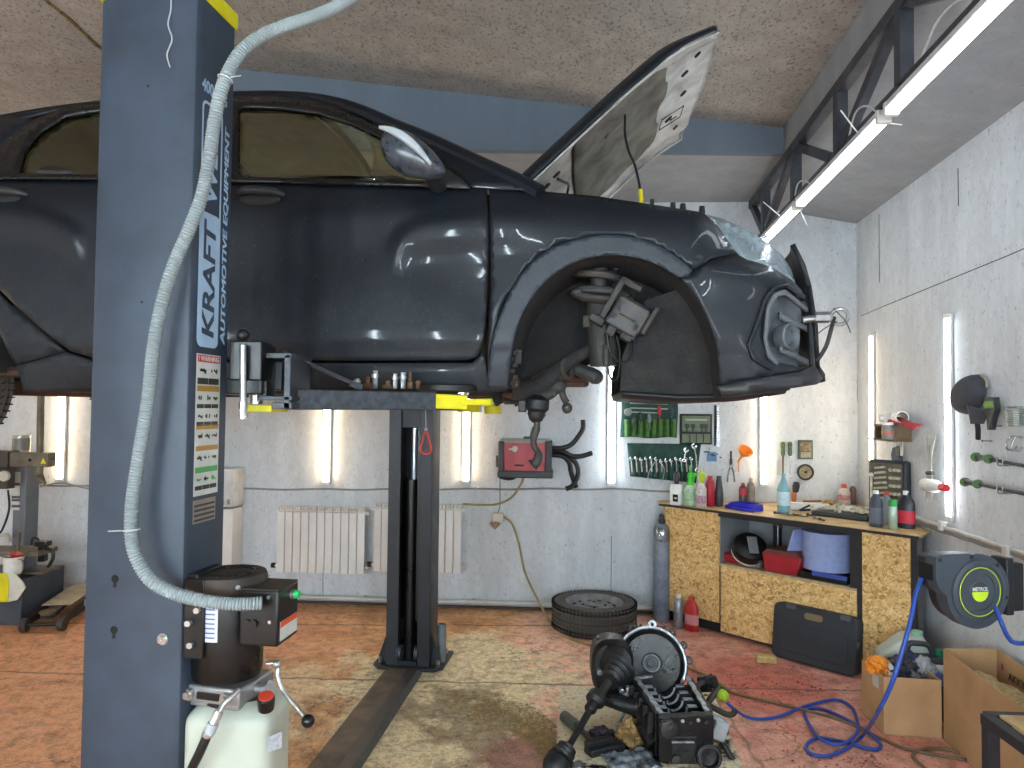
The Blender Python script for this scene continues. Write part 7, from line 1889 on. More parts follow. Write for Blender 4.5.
mb = MB(); mb.lathe([(.128, .0), (.132, .02), (.12, .07), (.07, .08), (0, .08)], (0, 0, 0), ax, 30); mk('pad_body', mb, M_blk, o); a_ = ax.normalized(); mb = MB(); mb.box(a_ * .081 + V((.02, 0, .0)), (.07, .15, .004), M=ax.to_track_quat('Z', 'Y').to_matrix()); mk('pad_patch', mb, mat('patch_grey', '#7d8084', 0.6), o)
p = niche_u(757, .04); o = thing('torch', 'small torch with silver head lying at the edge of the niche', 'torch', p, ROT); mb = MB(); mb.lathe([(.0, .0), (.032, 0), (.036, .01), (.034, .03), (.018, .06)], (0, -.0, .036), (.25, 1, 0), 20); mk('torch_head', mb, M_chr, o); mb = MB(); mb.cyl((.015, .055, .036), (.05, .17, .03), .016, n=14); mk('torch_body', mb, M_blk, o)
p = niche_u(768, .08); o = thing('black_roller', 'short black roller lying beside the torch in the niche', 'roller', p, ROT); mb = MB(); mb.cyl((0, -.02, .034), (.05, .08, .034), .034, n=18); mk('roller_body', mb, M_rub, o); mb = MB(); mb.cyl((-.005, -.03, .034), (0, -.02, .034), .012, n=12); mk('axle', mb, M_dgr, o)
p = niche_u(787, .11); o = thing('red_tool_box', 'red metal box in the middle of the niche leaning by the paper roll', 'tool box', p, ROT); mb = MB(); mb.prism([(-.13, 0), (.12, 0), (.15, .13), (-.15, .13)], -.09, .10); mk('box_body', mb, mat('case_red', '#a3202c', 0.4), o, bevel=.006); mb = MB(); mb.prism([(-.15, .13), (.15, .13), (.11, .165), (-.11, .165)], -.09, .10); mk('box_lid', mb, mat('lid_dusty_red', '#6b3a36', 0.6), o, bevel=.004)
p = niche_u(778, .3); o = thing('tap_stand', 'thin steel stand with a cross bar at the back of the niche', 'stand', p, ROT); mb = MB(); mb.cyl((0, 0, 0), (0, 0, .30), .006, n=8); mb.cyl((-.06, 0, .31), (.04, 0, .285), .006, n=8); mk('stand_rod', mb, M_chr, o); mb = MB(); mb.bb((-.08, -.05, 0), (.08, .05, .02)); mk('stand_base', mb, M_blk, o)
p = niche_u(828, .19); o = thing('roll_tray', 'black holder with a blue strip under the paper roll', 'tray', p, ROT); mb = MB(); mb.bb((-.22, -.17, 0), (.20, .17, .045)); mk('tray_body', mb, M_blk, o, bevel=.006); mb = MB(); mb.bb((-.04, -.172, .03), (.20, -.160, .06)); mk('blue_strip', mb, mat('strip_blue', '#3a52a8', 0.4), o)
pr = thing('paper_roll', 'large roll of blue paper towel standing in the niche with its end hanging loose', 'paper roll', p + V((0, 0, .062)), ROT)
M_bp = mat('blue_paper', '#93a3cf', 0.85, hx2='#8a99c6', scale=30, bump=0.05)
mb = MB(); mb.lathe([(.04, 0), (.172, 0), (.172, .265), (.04, .265), (.04, 0)], n=40); mk('roll', mb, M_bp, pr)
mb = MB(); mb.surf(lambda u, v: V((-.165 - .12 * u * (1.0 - .75 * v), -.03 - .10 * math.sin(u * 1.4), .262 * v - .03 * u * (1 - v))), 12, 6); mk('loose_sheet', mb, M_bp, pr, solid=.002)
# ---- black case leaning on the bench front
c0 = FB.hit(774.5, 651, .10); c1 = FB.hit(859, 672.5, .10); c0.z = 0; c1.z = 0
L_ = (c1 - c0).length; hh = FB.hit(774.5, 601, .06).z + .01
o = thing('tool_suitcase', 'large black plastic tool suitcase leaning upright against the flake board cabinet', 'tool case', c0, ROT)
mb = MB(); n = 6
def rr2(x0, x1, z0, z1, r): 
    out = []
    for cx, cz, a0 in ((x1 - r, z0 + r, -PI / 2), (x1 - r, z1 - r, 0), (x0 + r, z1 - r, PI / 2), (x0 + r, z0 + r, PI)):
        for i in range(7): a = a0 + PI / 2 * i / 6; out.append((cx + r * math.cos(a), cz + r * math.sin(a)))
    return out
M_case = mat('black_case_plastic', '#22262c', 0.55, hx2='#2a2f35', scale=8, bump=0.1, bscale=150)
TLT = Matrix.Rotation(R(-7), 4, 'X')
for nm, y0, y1 in (('front_half', -.055, -.004), ('rear_half', .0, .05)):
    mb = MB(); mb.prism(rr2(0, L_, 0.004, hh, .045), y0, y1); mb.xf(TLT); mk(nm, mb, M_case, o, bevel=.012)
mb = MB(); mb.prism(rr2(.06, L_ - .06, .06, hh - .12, .03), -.060, -.05); mb.xf(TLT); mk('front_relief', mb, M_case, o, bevel=.006)
hx0, hx1 = L_ * .34, L_ * .66
mb = MB(); mb.tube(smooth_path([(hx0, -.02, hh - .06), (hx0 + .05, -.03, hh - .015), ((hx0 + hx1) / 2, -.03, hh - .012), (hx1 - .05, -.03, hh - .015), (hx1, -.02, hh - .06)], 6), .018, 10); mb.xf(TLT); mk('carry_handle', mb, M_case, o)
mb = MB(); mb.prism(rr2(hx0 + .03, hx1 - .03, hh - .075, hh - .032, .018), -.0615, -.05); mb.xf(TLT); mk('handle_opening', mb, mat('opening_tan', '#7d6a49', 0.7), o)
for x in (L_ * .16, L_ * .80): mb = MB(); mb.bb((x, -.058, hh - .03), (x + .07, -.02, hh + .004)); mb.xf(TLT); mk('case_latch', mb, mat('latch_grey', '#4b4f55', 0.5), o, bevel=.004)
mb = MB(); mb.bb((L_ - .02, -.05, hh * .5), (L_ + .004, -.02, hh * .6)); mb.xf(TLT); mk('side_latch', mb, mat('latch_grey', '#4b4f55', 0.5), o, bevel=.003)

# ---- beside the bench: gas cylinder, bottle and can on the floor
p = F(661.5, 620); k = p.y / FPX
o = thing('gas_cylinder', 'blue grey gas cylinder wrapped in film standing at the end of the bench', 'gas cylinder', p - V((0, 0, p.z)), 0)
r = 8.2 * k; h = 95 * k
mb = MB(); mb.lathe([(r * .9, 0), (r, .02), (r, h * .93), (r * .85, h * .975), (r * .45, h), (0, h)], n=28); mk('cylinder_body', mb, mat('cylinder_blue_grey', '#5f6a7b', 0.45, hx2='#828b97', scale=9, bump=0.1), o)
mb = MB(); mb.lathe([(r * .4, h), (r * .42, h + .03), (r * .25, h + .04), (r * .25, h + .075), (0, h + .08)], n=16); mb.box((0, 0, h + .055), (.03, .06, .03)); mk('valve', mb, M_dgr, o)
mb = MB(); mb.lathe([(r * 1.03, h * .82), (r * 1.03, h * .93), (r * .8, h * .985)], n=28); mk('plastic_film', mb, clear_mat('shiny_film', '#e3e7ea', 0.25), o)
p = F(691.5, 630.5); bottle('engine_oil_bottle', 'red plastic bottle on the floor in front of the bench', 691.5, 630.5, 598, 15, mat('bottle_red', '#b92a30', 0.4, hx2='#a4232a', scale=10), [(.85, 0), (1, .03), (1, .66), (.8, .8), (.4, .88), (.38, .9), (.38, 1), (0, 1)], ratio=(1, .6), loc=V((p.x, p.y, .001)), cap=[(.4, .92), (.4, 1.02), (0, 1.02)], capm=mat('cap_red', '#c2402e', 0.5), band=(.2, .5, mat('label_rose', '#c98a8c', 0.5)))
p = F(678.5, 628); bottle('spray_can', 'grey spray can on the floor between the gas cylinder and the red bottle', 678.5, 628, 595, 9, mat('can_grey', '#9299a0', 0.3, 0.5), [(.95, 0), (1, .01), (1, .8), (.8, .86), (.4, .9), (0, .9)], cat='spray can', loc=V((p.x, p.y, .001)), cap=[(.5, .88), (.5, 1), (0, 1)], capm=M_rad)
p = F(766, 662); solo('sponge', MB().box((0, 0, .022), (.13, .075, .044)), mat('sponge_yellow', '#cdb577', 0.9, hx2='#a8935a', scale=30, bump=0.4), 'small dirty yellow sponge block lying on the red floor before the black suitcase', 'sponge', tuple(p + V((0, 0, .001))), R(-12), bevel=.008)

# ---- cardboard boxes
M_card = mat('cardboard', '#b5926a', 0.8, hx2='#a5825b', scale=5)
M_cardin = mat('cardboard_inside', '#a68a68', 0.8, hx2='#927657', scale=6)
def carton(name, label, c4, h, tops=None):
    """an open box on four floor corners"""
    o = thing(name, label, 'box', c4[0])
    inv = WM[o.name].inverted(); q = [inv @ V((p.x, p.y, .003)) for p in c4]; cen = sum(q, V()) / 4
    mb = MB(); mb.flat([(p.x, p.y) for p in q], .0, .006); mk('box_bottom', mb, M_cardin, o, smooth=False)
    tops = tops or [h] * 4
    for i in range(4):
        a, b = q[i], q[(i + 1) % 4]; ha, hb = tops[i], tops[(i + 1) % 4]
        d = (b - a).normalized(); nn = V((d.y, -d.x, 0)); nn = nn if nn.dot(cen - a) > 0 else -nn; t = .006
        vs = [a, b, b + nn * t, a + nn * t]; vs += [a + V((0, 0, ha)), b + V((0, 0, hb)), b + nn * t + V((0, 0, hb)), a + nn * t + V((0, 0, ha))]
        mb = MB(); mb.add(vs, [(0, 1, 2, 3), (7, 6, 5, 4), (0, 4, 5, 1), (1, 5, 6, 2), (2, 6, 7, 3), (3, 7, 4, 0)]); mk('box_side', mb, M_card, o, smooth=False)
    return o
k1 = F(884, 735); k2 = F(942, 739); k0 = F(862, 713); k3 = k0 + (k2 - k1)
h1 = (735 - 679) * k1.y / FPX
b1 = carton('cardboard_box', 'smaller brown cardboard box full of crumpled bags and rags', [k1, k2, k3, k0], h1)
inv = WM[b1.name].inverted()
def on_left(u, z, out=.0015): 
    p = k1.lerp(k0, u); n_ = (k0 - k1).normalized(); n_ = V((n_.y, -n_.x, 0)); n_ = n_ if n_.x < 0 else -n_
    return p + V((0, 0, z)) + n_ * out
mb = MB(); mb.add([on_left(.20, h1 * .72), on_left(.48, h1 * .72), on_left(.48, h1 * .95), on_left(.20, h1 * .95)], [(0, 1, 2, 3)]); mk('box_sticker', mb, M_stw, b1, world=True, smooth=False, solid=.0006)
L2 = F(944, 740); dE = -_e
h2 = .47; far2 = L2 + V((.27, -.03, 0)); L2n = L2 + dE * .86; far2n = far2 + dE * .86
hb_ = EYE.z + ray(988, 649).z * (far2.y / ray(988, 649).y)
b2 = carton('cardboard_box', 'larger open cardboard box of sawdust against the side wall', [L2, far2, far2n, L2n], h2, tops=[EYE.z + ray(942, 649).z * (L2.y / ray(942, 649).y), hb_, hb_ - .04, .455])
# print inside the far side
def on_in(u, z): return far2.lerp(far2n, u) + V((-.0085, 0, 0)) * 1.0 + V((0, 0, z))
c = on_in(.075, hb_ - .075); mb = MB(); mb.cyl(c, c + V((-.0015, 0, 0)), .030, n=20); ci = mk('printed_disc', mb, mat('print_pale_red', '#b3836f', 0.7), b2, world=True); mb = MB(); mb.box(c + V((-.002, .003, .002)), (.001, .018, .03), rz=RW.rot + PI / 2); mk('printed_mark', mb, mat('print_red', '#9c2b2a', 0.6), ci, world=True, smooth=False)
t = text_mb('AKKYPO', .055, .0003, 0, .001); t.xf(Matrix.Translation(on_in(.26, hb_ - .10) + V((-.001, 0, 0))) @ Matrix.Rotation(RW.rot, 4, 'Z')); mk('printed_lettering', t, M_stk, b2, world=True, smooth=False)
# sawdust heap
def heap(u, v):
    p = L2.lerp(far2, .06 + .88 * u).lerp(L2n.lerp(far2n, .06 + .88 * u), .05 + .9 * v)
    z = .335 + .05 * v + .03 * noise.noise(V((u * 4, v * 9, 0))) + .012 * noise.noise(V((u * 17, v * 40, 3))) + .05 * math.sin(PI * u)
    return V((p.x, p.y, z))
M_saw = mat('sawdust', '#c9b184', 0.95, hx2='#a38b5c', scale=40, bump=0.8, bscale=120)
mb = MB(); mb.surf(heap, 24, 60); solo('sawdust_heap', mb, M_saw, 'pale sawdust filling the larger cardboard box', 'sawdust', tuple(L2 + V((0, 0, .26))), 0, None, 'stuff', world=True)
# rags and bags in the small box
cB = (k1 + k2 + k3 + k0) / 4
items = [(872, 664, h1 + .0, .055, '#e8912a', '#c9701c', 'orange plastic bag sticking up from the corner of the smaller cardboard box', 'plastic bag'), (884, 673, h1 - .06, .06, '#d9d6d0', '#b8b4ac', 'white crumpled paper at the front of the smaller cardboard box', 'paper'),
         (905, 676, h1 - .06, .085, '#2a2e3a', '#14161d', 'black crumpled plastic bag in the smaller cardboard box', 'plastic bag'), (916, 667, h1 - .07, .085, '#4a4a78', '#2b2c50', 'violet blue crumpled rag in the smaller cardboard box', 'rag'), (930, 671, h1 - .06, .07, '#a5a8ac', '#777b80', 'pale grey crumpled rag in the smaller cardboard box', 'rag'), (938, 676, h1 - .08, .06, '#5a6cae', '#3d4d8c', 'bright blue rag at the side of the smaller cardboard box', 'rag'), (899, 667, h1 - .08, .07, '#5d4a52', '#2f2d3a', 'dark red and grey rag at the back of the smaller cardboard box', 'rag'), (936, 666, h1 - .07, .06, '#3a3c52', '#222435', 'dark navy rag in the back corner of the smaller cardboard box', 'rag')]
for i, (px, py, z, r, c1_, c2_, lab, cat) in enumerate(items):
    p = F(px, py + 6, z); p = cB.lerp(V((p.x, p.y, 0)), .80); p.z = z - .01
    mb = crumple(r, i + 1.3, .95, 18); solo(cat.replace(' ', '_'), mb, mat('crumpled_' + str(i), c1_, 0.5 if 'bag' in cat else 0.85, hx2=c2_, scale=18), lab, cat, tuple(p), i * .7, angle=25)
# jug and canister behind
p = F(905, 700); o = thing('white_jug', 'large white plastic jug standing behind the smaller cardboard box', 'jug', V((p.x, p.y, 0)), R(-20)); k = p.y / FPX
p = V((P(906, 640, 4.28).x, 4.28, 0)); WM[o.name] = Matrix.Translation(p) @ Matrix.Rotation(R(-20), 4, 'Z'); o.location = p
zt_ = P(906, 634, 4.28).z
mb = MB(); mb.prism([(-.16, 0), (.13, 0), (.13, zt_ * .80), (.09, zt_), (-.02, zt_), (-.16, zt_ * .70)], -.09, .09); mk('jug_body', mb, M_tank, o, bevel=.02, seg=3); mb = MB(); mb.lathe([(.03, 0), (.03, .025), (0, .025)], (.06, 0, zt_), (0, 0, 1), 18); mk('jug_cap', mb, mat('cap_mint', '#8fb8a0', 0.5), o)
p = V((P(923, 648, 4.14).x, 4.14, 0)); o = thing('grey_canister', 'dark grey canister with carrying handle and green cap behind the smaller cardboard box', 'canister', p, R(-14)); zt_ = P(923, 642, 4.14).z
mb = MB(); mb.prism([(-.11, 0), (.11, 0), (.11, zt_ - .08), (.08, zt_ - .07), (-.11, zt_ - .08)], -.07, .07); mk('canister_body', mb, M_dgr, o, bevel=.015)
mb = MB(); mb.tube(smooth_path([(-.09, 0, zt_ - .09), (-.075, 0, zt_ - .02), (-.03, 0, zt_ - .01), (.03, 0, zt_ - .02), (.06, 0, zt_ - .09)], 6), .016, 10); mk('carry_handle', mb, M_dgr, o); mb = MB(); mb.cyl((.085, 0, zt_ - .08), (.085, 0, zt_ - .035), .024, n=16); mk('cap', mb, mat('cap_dark_green', '#23734f', 0.4), o); mb = MB(); mb.bb((-.0, -.072, zt_ - .15), (.11, -.0695, zt_ - .10)); mk('canister_label', mb, M_white, o)

# ---- steel stand in the near corner
zs = .62; c = F(986, 713, zs)
o = thing('steel_stand', 'black steel framed stand with a wooden top at the near corner of the room', 'stand', V((c.x, c.y, 0)), R(-3))
dq = F(1024, 748.5, zs) - c; 
st_w, st_l = .62, .62
mb = MB()
for a, b in (((0, 0), (st_w, 0)), ((0, 0), (0, -st_l)), ((st_w, 0), (st_w, -st_l)), ((0, -st_l), (st_w, -st_l))): mb.beam((a[0], a[1], zs - .02), (b[0], b[1], zs - .02), .045, .04)
mk('top_frame', mb, M_dframe, o, bevel=.003, smooth=False)
mb = MB(); mb.bb((.03, -.03, zs - .004), (st_w - .02, -st_l + .03, zs + .008)); mk('top_board', mb, M_ply, o, bevel=.002, smooth=False)
for x, y in ((.01, -.01), (st_w - .02, -.01), (.01, -st_l + .02), (st_w - .02, -st_l + .02)): mb = MB(); mb.bb((x - .022, y - .022, 0), (x + .022, y + .022, zs - .04)); mk('leg', mb, M_dframe, o, bevel=.003, smooth=False)
# ================================================================== on the floor: spare wheel
p = F(594, 627); wl = thing('roadwheel', 'car wheel with steel rim lying flat on the floor near the back wall', 'wheel', V((p.x, p.y, 0)), .4)
build_wheel(wl, (0, 0, .112), (0, 0, 1), .335, .205, local=True)

# ---- engine with gearbox on a board
kz = .03
bq = [F(561, 686, kz), F(712, 690, kz), F(752, 790, kz), F(553, 790, kz)]
o = thing('flake_board', 'oil stained sheet of flake board on the floor under the engine', 'board', V((bq[0].x, bq[0].y, 0)))
mb = MB(); q = [WM[o.name].inverted() @ p for p in bq]; mb.flat([(p.x, p.y) for p in q], .002, kz)
def board_mat():
    t = NT('oily_pale_board'); v = t.obj(); n = t.noise(v, 3.5, 6, .65); f = t.noise(v, 40, 3)
    c = t.mix(t.ramp(f, [(0.35, 0.0), (0.7, 1.0)]), lin('#e3d8bd'), lin('#c4b592'))
    x, y, z = t.sep(v)
    oil = t.math('ADD', n, t.math('ADD', t.math('MULTIPLY', y, -.16), t.math('MULTIPLY', x, .10)))
    c = t.mix(t.ramp(oil, [(0.66, 0.0), (0.74, 1.0)]), c, lin('#2a211c'))
    spk = t.ramp(t.noise(v, 30, 3), [(0.62, 0.0), (0.68, 1.0)]); c = t.mix(t.math('MULTIPLY', spk, .7), c, lin('#3f342a'))
    t.bsdf(c, t.ramp(oil, [(0.6, 0.75), (0.72, 0.25)])); return t.m
mk('sheet', mb, board_mat(), o, smooth=False)
M_oil = mat('oily_black_iron', '#0d0d0f', 0.35, 0.2, hx2='#1b1a1b', scale=12, bump=0.3)
M_oil2 = mat('oily_dark_alloy', '#1e1f22', 0.4, 0.4, hx2='#343331', scale=10, bump=0.3)
M_mach = mat('bright_machined_edge', '#c9d1d8', 0.35, 0.55, hx2='#7d858d', scale=30)
M_boot = mat('rubber_boot', '#1a1b1d', 0.5)
E = thing('engine_block', 'oily black engine with its gearbox, sump side up on the floor', 'engine', V((F(668, 730).x, 3.8, kz)))
cb = P(651, 663, 4.02); rb_ = 33.5 * 4.02 / FPX
ax = V((-.22, -.92, .33)).normalized()
mb = MB(); mb.lathe([(rb_ * 1.06, -.03), (rb_ * 1.06, -.01), (rb_ * 1.04, .0), (rb_ * .95, .0), (rb_ * .93, -.03), (rb_ * .84, -.12), (rb_ * .30, -.13), (rb_ * .26, -.10), (rb_ * .14, -.10), (rb_ * .13, -.14), (0, -.14)], cb, ax, 56, caps=(0, 0)); mb.lathe([(rb_ * 1.06, -.01), (rb_ * .98, -.12), (rb_ * .8, -.18), (0, -.19)], cb, ax, 40, caps=(0, 0)); bell = mk('bell_housing', mb, mat('oil_soaked_black', '#040405', 0.3, 0.1, hx2='#0b0b0c', scale=9, bump=0.3), E, world=True)
xa_ = ax.orthogonal().normalized(); xa_ = V((0, 0, 1)).cross(ax).normalized(); za_ = ax.cross(xa_)
def bp(a, r, h=0.0): return cb + (xa_ * math.cos(a) + za_ * math.sin(a)) * r + ax * h
mb = MB(); mb.tube([bp(PI * (-.12 + 1.28 * i / 40), rb_ * 1.0, .004) for i in range(41)], .0075, 6); mk('machined_rim', mb, M_mach, bell, world=True)
mb = MB(); mb.torus(cb - ax * .098, rb_ * .24, .005, ax, 28, 6); mk('bearing_ring', mb, M_mach, bell, world=True)
for a in (.15, .55, 1.0, 1.55, 2.1, 2.75, 3.3):
    mb = MB(); c = bp(a, rb_ * 1.09, -.01); mb.lathe([(.011, .016), (.022, .016), (.024, -.03), (.011, -.03), (.011, .016)], c, ax, 14); mk('bolt_lug', mb, M_oil2 if a not in (1.55, 3.3, 2.75) else M_mach, bell, world=True)
for i in range(9):
    a = .25 + i * .33; mb = MB(); mb.beam(bp(a, rb_ * 1.05, -.02), bp(a + .04, rb_ * .98, -.12), .012, .03, up=ax); mk('casting_rib', mb, M_oil2, bell, world=True)
# gearbox body, left
gc = P(612, 668, 4.05); kg = 4.05 / FPX
def gear(u, v):
    a = 2 * PI * u; e = .75
    sx = abs(math.cos(a)) ** e * (1 if math.cos(a) >= 0 else -1); sz = abs(math.sin(a)) ** e * (1 if math.sin(a) >= 0 else -1)
    k = [.80, 1.0, 1.0, .78, .02][min(4, int(v * 4.001))] if False else interp(v, [(0, .02), (.02, .82), (.15, 1.0), (.7, .95), (.98, .65), (1, .02)])
    return gc + V((21 * kg * sx * k, -.06 + .26 * v, 28 * kg * sz * k + .01))
mb = MB(); mb.surf(gear, 36, 24, closed_u=True); gb_ = mk('gearbox_case', mb, M_oil2, E, world=True)
mb = MB(); mb.lathe([(.075, -.02), (.095, -.01), (.095, .02), (.07, .03)], P(616, 662, 3.98), V((-.45, -.85, .2)), 24); mk('gearbox_flange', mb, M_oil, gb_, world=True)
for px, py in ((600, 673), (622, 692), (629, 690), (618, 659)):
    c = P(px, py, 3.95); mb = MB(); mb.torus(c, .011, .0045, (0, -1, .2), 16, 6); mb.cyl(c + V((0, .04, 0)), c, .013, n=12); mk('bolt_eye', mb, M_mach, gb_, world=True)
for (x0, y0, x1, y1, w_) in ((596, 636, 604, 650, .05), (608, 640, 616, 652, .05), (612, 634, 621, 644, .03)):
    mb = MB(); a, b = P(x0, y1, 4.12), P(x1, y0, 4.12); mb.bb((a.x, 4.08, a.z - .04), (a.x + .022, 4.14, b.z)); mb.bb((b.x - .018, 4.08, a.z - .04), (b.x, 4.14, b.z - .01)); mb.bb((a.x, 4.08, a.z - .04), (b.x, 4.14, a.z)); mk('mount_bracket', mb, M_oil2, gb_, world=True, bevel=.006)
mb = MB(); mb.tube(smooth_path([P(597, 650, 4.1), P(603, 662, 4.0), P(612, 655, 3.98), P(618, 645, 4.0)], 6), .006, 6); mk('shift_cable', mb, M_rust, gb_, world=True)
# drive shaft with boots
def ringboot(mb, p0, p1, r0, r1, n=5):
    p0, p1 = V(p0), V(p1); prof = []; L_ = (p1 - p0).length
    for i in range(n * 2 + 1):
        t = i / (n * 2); r = r0 + (r1 - r0) * t; prof.append((r * (1.08 if i % 2 == 0 else .88), L_ * t))
    return mb.lathe([(0, -.002)] + prof + [(0, L_ + .002)], p0, p1 - p0, 22)
s0 = P(617, 672, 3.92); s1 = P(603, 690, 3.80); s2 = P(594, 703, 3.72); s3 = P(569, 746, 3.50); s4 = P(559, 762, 3.44)
mb = MB(); ringboot(mb, P(620, 668, 3.95), P(609, 682, 3.86), .085, .045, 4); ds_ = mk('inner_boot', mb, M_boot, E, world=True)
mb = MB(); mb.cyl(P(609, 682, 3.86), P(594, 703, 3.74), .022, .020, n=16); mk('stub_axle', mb, M_dirty, E, world=True)
mb = MB(); mb.lathe([(.03, -.05), (.05, -.04), (.052, .0), (.03, .02), (.032, .06), (.022, .075)], P(595, 701, 3.73), s3 - s2, 20); mk('shaft_damper', mb, M_boot, E, world=True)
mb = MB(); mb.tube([s2, s3], [.019, .016], 16); mk('drive_shaft', mb, M_oil2, E, world=True)
mb = MB(); ringboot(mb, P(567, 748, 3.50), P(560, 760, 3.45), .045, .062, 3); mb.lathe([(.062, 0), (.066, .01), (.066, .05), (.05, .08), (.02, .10), (.016, .17), (0, .17)], P(560, 760, 3.45), s4 - s3, 22); mk('outer_joint', mb, M_boot, E, world=True)
# crankcase: open trough with bearing saddles
a0, a1_ = P(637, 679, 3.93), P(661, 713, 3.55)
b0_, b1_ = P(687, 677, 3.93), P(707, 711, 3.55)
def wallp(p, q, z, t, nm, par, m):
    d = (q - p).normalized(); n_ = V((d.y, -d.x, 0)).normalized() * t
    vs = [V((p.x, p.y, z)), V((q.x, q.y, z)), V((q.x, q.y, z)) + n_, V((p.x, p.y, z)) + n_, p, q, q + n_, p + n_]
    mb = MB(); mb.add(vs, [(0, 1, 2, 3), (7, 6, 5, 4), (0, 4, 5, 1), (1, 5, 6, 2), (2, 6, 7, 3), (3, 7, 4, 0)]); return mk(nm, mb, m, par, world=True, bevel=.004, smooth=False)
wallp(a0, a1_, .04, .03, 'crankcase_wall', E, M_oil); wallp(b0_, b1_, .04, -.03, 'crankcase_wall', E, M_oil)
ff = wallp(a1_ + V((-.02, -.0, 0)), b1_ + V((.02, 0, 0)), .035, .05, 'timing_cover', E, M_oil)
mb = MB(); lo = [a0, a1_, b1_, b0_]; mb.add([V((p.x, p.y, .12)) for p in lo] + [V((p.x, p.y, .05)) for p in lo], [(0, 1, 2, 3), (7, 6, 5, 4), (0, 4, 5, 1), (1, 5, 6, 2), (2, 6, 7, 3), (3, 7, 4, 0)]); mk('crankcase_floor', mb, M_oil, E, world=True, smooth=False)
for p, q in ((a0, a1_), (b0_, b1_)):
    pts = [p.lerp(q, i / 12) + V((.004 * math.sin(i * 2.1), 0, .003)) for i in range(13)]
    mb = MB(); 
    for u, v in zip(pts, pts[1:]): mb.beam(u, v, .022, .008)
    mk('sump_rail', mb, M_mach, E, world=True, smooth=False)
mb = MB(); mb.beam(P(629, 679, 3.94), P(652, 676, 3.96), .02, .008); mb.beam(a0, P(640, 690, 3.84), .02, .008); mk('sump_rail', mb, M_mach, E, world=True, smooth=False)
for i in range(5):
    t = .10 + .2 * i; p, q = a0.lerp(a1_, t), b0_.lerp(b1_, t); c = p.lerp(q, .5); W_ = (q - p).length; ux = (q - p).normalized(); rr = W_ * .20
    poly = [(-W_ * .48, -.10), (W_ * .48, -.10), (W_ * .48, -.03), (rr * 1.1, -.03)] + [(rr * math.cos(-PI * j / 10), -.03 + rr * math.sin(-PI * j / 10)) for j in range(11)] + [(-rr * 1.1, -.03), (-W_ * .48, -.03)]
    vs = [c + ux * x + V((0, -.014, z)) for x, z in poly] + [c + ux * x + V((0, .014, z)) for x, z in poly]; n = len(poly)
    mb = MB(); mb.add(vs, [(j, (j + 1) % n, n + (j + 1) % n, n + j) for j in range(n)])
    for s_ in (0, n):
        idx = [s_ + j for j in range(n)]; mb.f += [tuple([idx[0], idx[1], idx[2], idx[3], idx[4], idx[9]]), tuple([idx[0], idx[9], idx[14], idx[15], idx[16]])]
    sd = mk('bearing_saddle', mb, M_oil2, E, world=True, smooth=False)
    mb = MB(); mb.tube([c + ux * (rr * .98 * math.cos(-PI * j / 14)) + V((0, -.015, -.03 + rr * .98 * math.sin(-PI * j / 14))) for j in range(15)], .0055, 6); mk('bearing_shell', mb, M_mach, sd, world=True)
    mb = MB(); mb.bb(c + ux * (rr * 1.15) + V((-.0, -.014, -.030)), c + ux * (rr * 1.15) + V((.045, .014, -.024))); mb.bb(c - ux * (rr * 1.15) + V((-.045, -.014, -.030)), c - ux * (rr * 1.15) + V((0, .014, -.024))); mk('saddle_face', mb, M_mach, sd, world=True, smooth=False)
# front end of the engine: covers, port, filter bracket
mb = MB(); p = P(684, 744, 3.50); mb.box(p + V((0, .02, -.03)), (.13, .05, .14)); fc_ = mk('pump_cover', mb, M_oil2, E, world=True, bevel=.01)
mb = MB(); mb.beam(P(672, 742, 3.46), P(694, 742, 3.46), .012, .006); mk('machined_strip', mb, M_mach, E, world=True)
mb = MB(); c = P(676, 759, 3.48); mb.lathe([(.018, .01), (.02, -.012), (0, -.014)], c, (0, 1, 0), 14); mk('cover_bolt', mb, M_dirty, fc_, world=True)
mb = MB(); c = P(708, 756, 3.48); mb.lathe([(.058, -.03), (.06, .03), (.046, .035), (.042, .0), (0, -.005)], c, (0, -1, .15), 26); mk('round_port', mb, M_oil, E, world=True); mb = MB(); mb.torus(c + V((0, -.034, .005)), .05, .006, (0, -1, .15), 26, 6); mk('port_rim', mb, M_dirty, E, world=True)
M_alw = mat('pale_cast_alloy', '#aab0b2', 0.5, 0.4, hx2='#878d90', scale=14, bump=0.2)
mb = MB(); p = P(719, 729, 3.60); mb.box(p, (.075, .06, .10), M=Matrix.Rotation(R(18), 3, 'Y')); mb.box(p + V((-.01, .0, .055)), (.06, .05, .02), M=Matrix.Rotation(R(18), 3, 'Y')); mk('filter_bracket', mb, M_alw, E, world=True, bevel=.01)
mb = MB(); mb.cyl(P(722, 742, 3.6), P(733, 760, 3.55), .016, n=12); mk('dipstick_tube', mb, M_oil2, E, world=True)
for i in range(6):
    q = a1_.lerp(b1_, .08 + .168 * i) + V((0, -.055, -.02 - .012 * (i % 2))); mb = MB(); mb.cyl(q + V((0, .02, 0)), q, .009, n=6); mk('cover_bolt', mb, M_dirty if i % 2 else M_mach, E, world=True)
c = P(668, 728, 3.47); mb = MB(); mb.lathe([(.02, -.03), (.042, -.02), (.042, .0), (.036, .004), (.036, .012), (.042, .016), (.040, .03), (.016, .034), (0, .034)], c, (0, -1, .1), 24); mk('tensioner_pulley', mb, M_oil2, E, world=True)
for i in range(5):
    p, q = a0.lerp(a1_, .1 + .2 * i), a0.lerp(a1_, .1 + .2 * i); mb = MB(); mb.beam(p + V((-.035, 0, -.015)), q + V((-.05, 0, -.17)), .03, .025, up=(0, 1, 0)); mk('casting_rib', mb, M_oil2, E, world=True, bevel=.004)
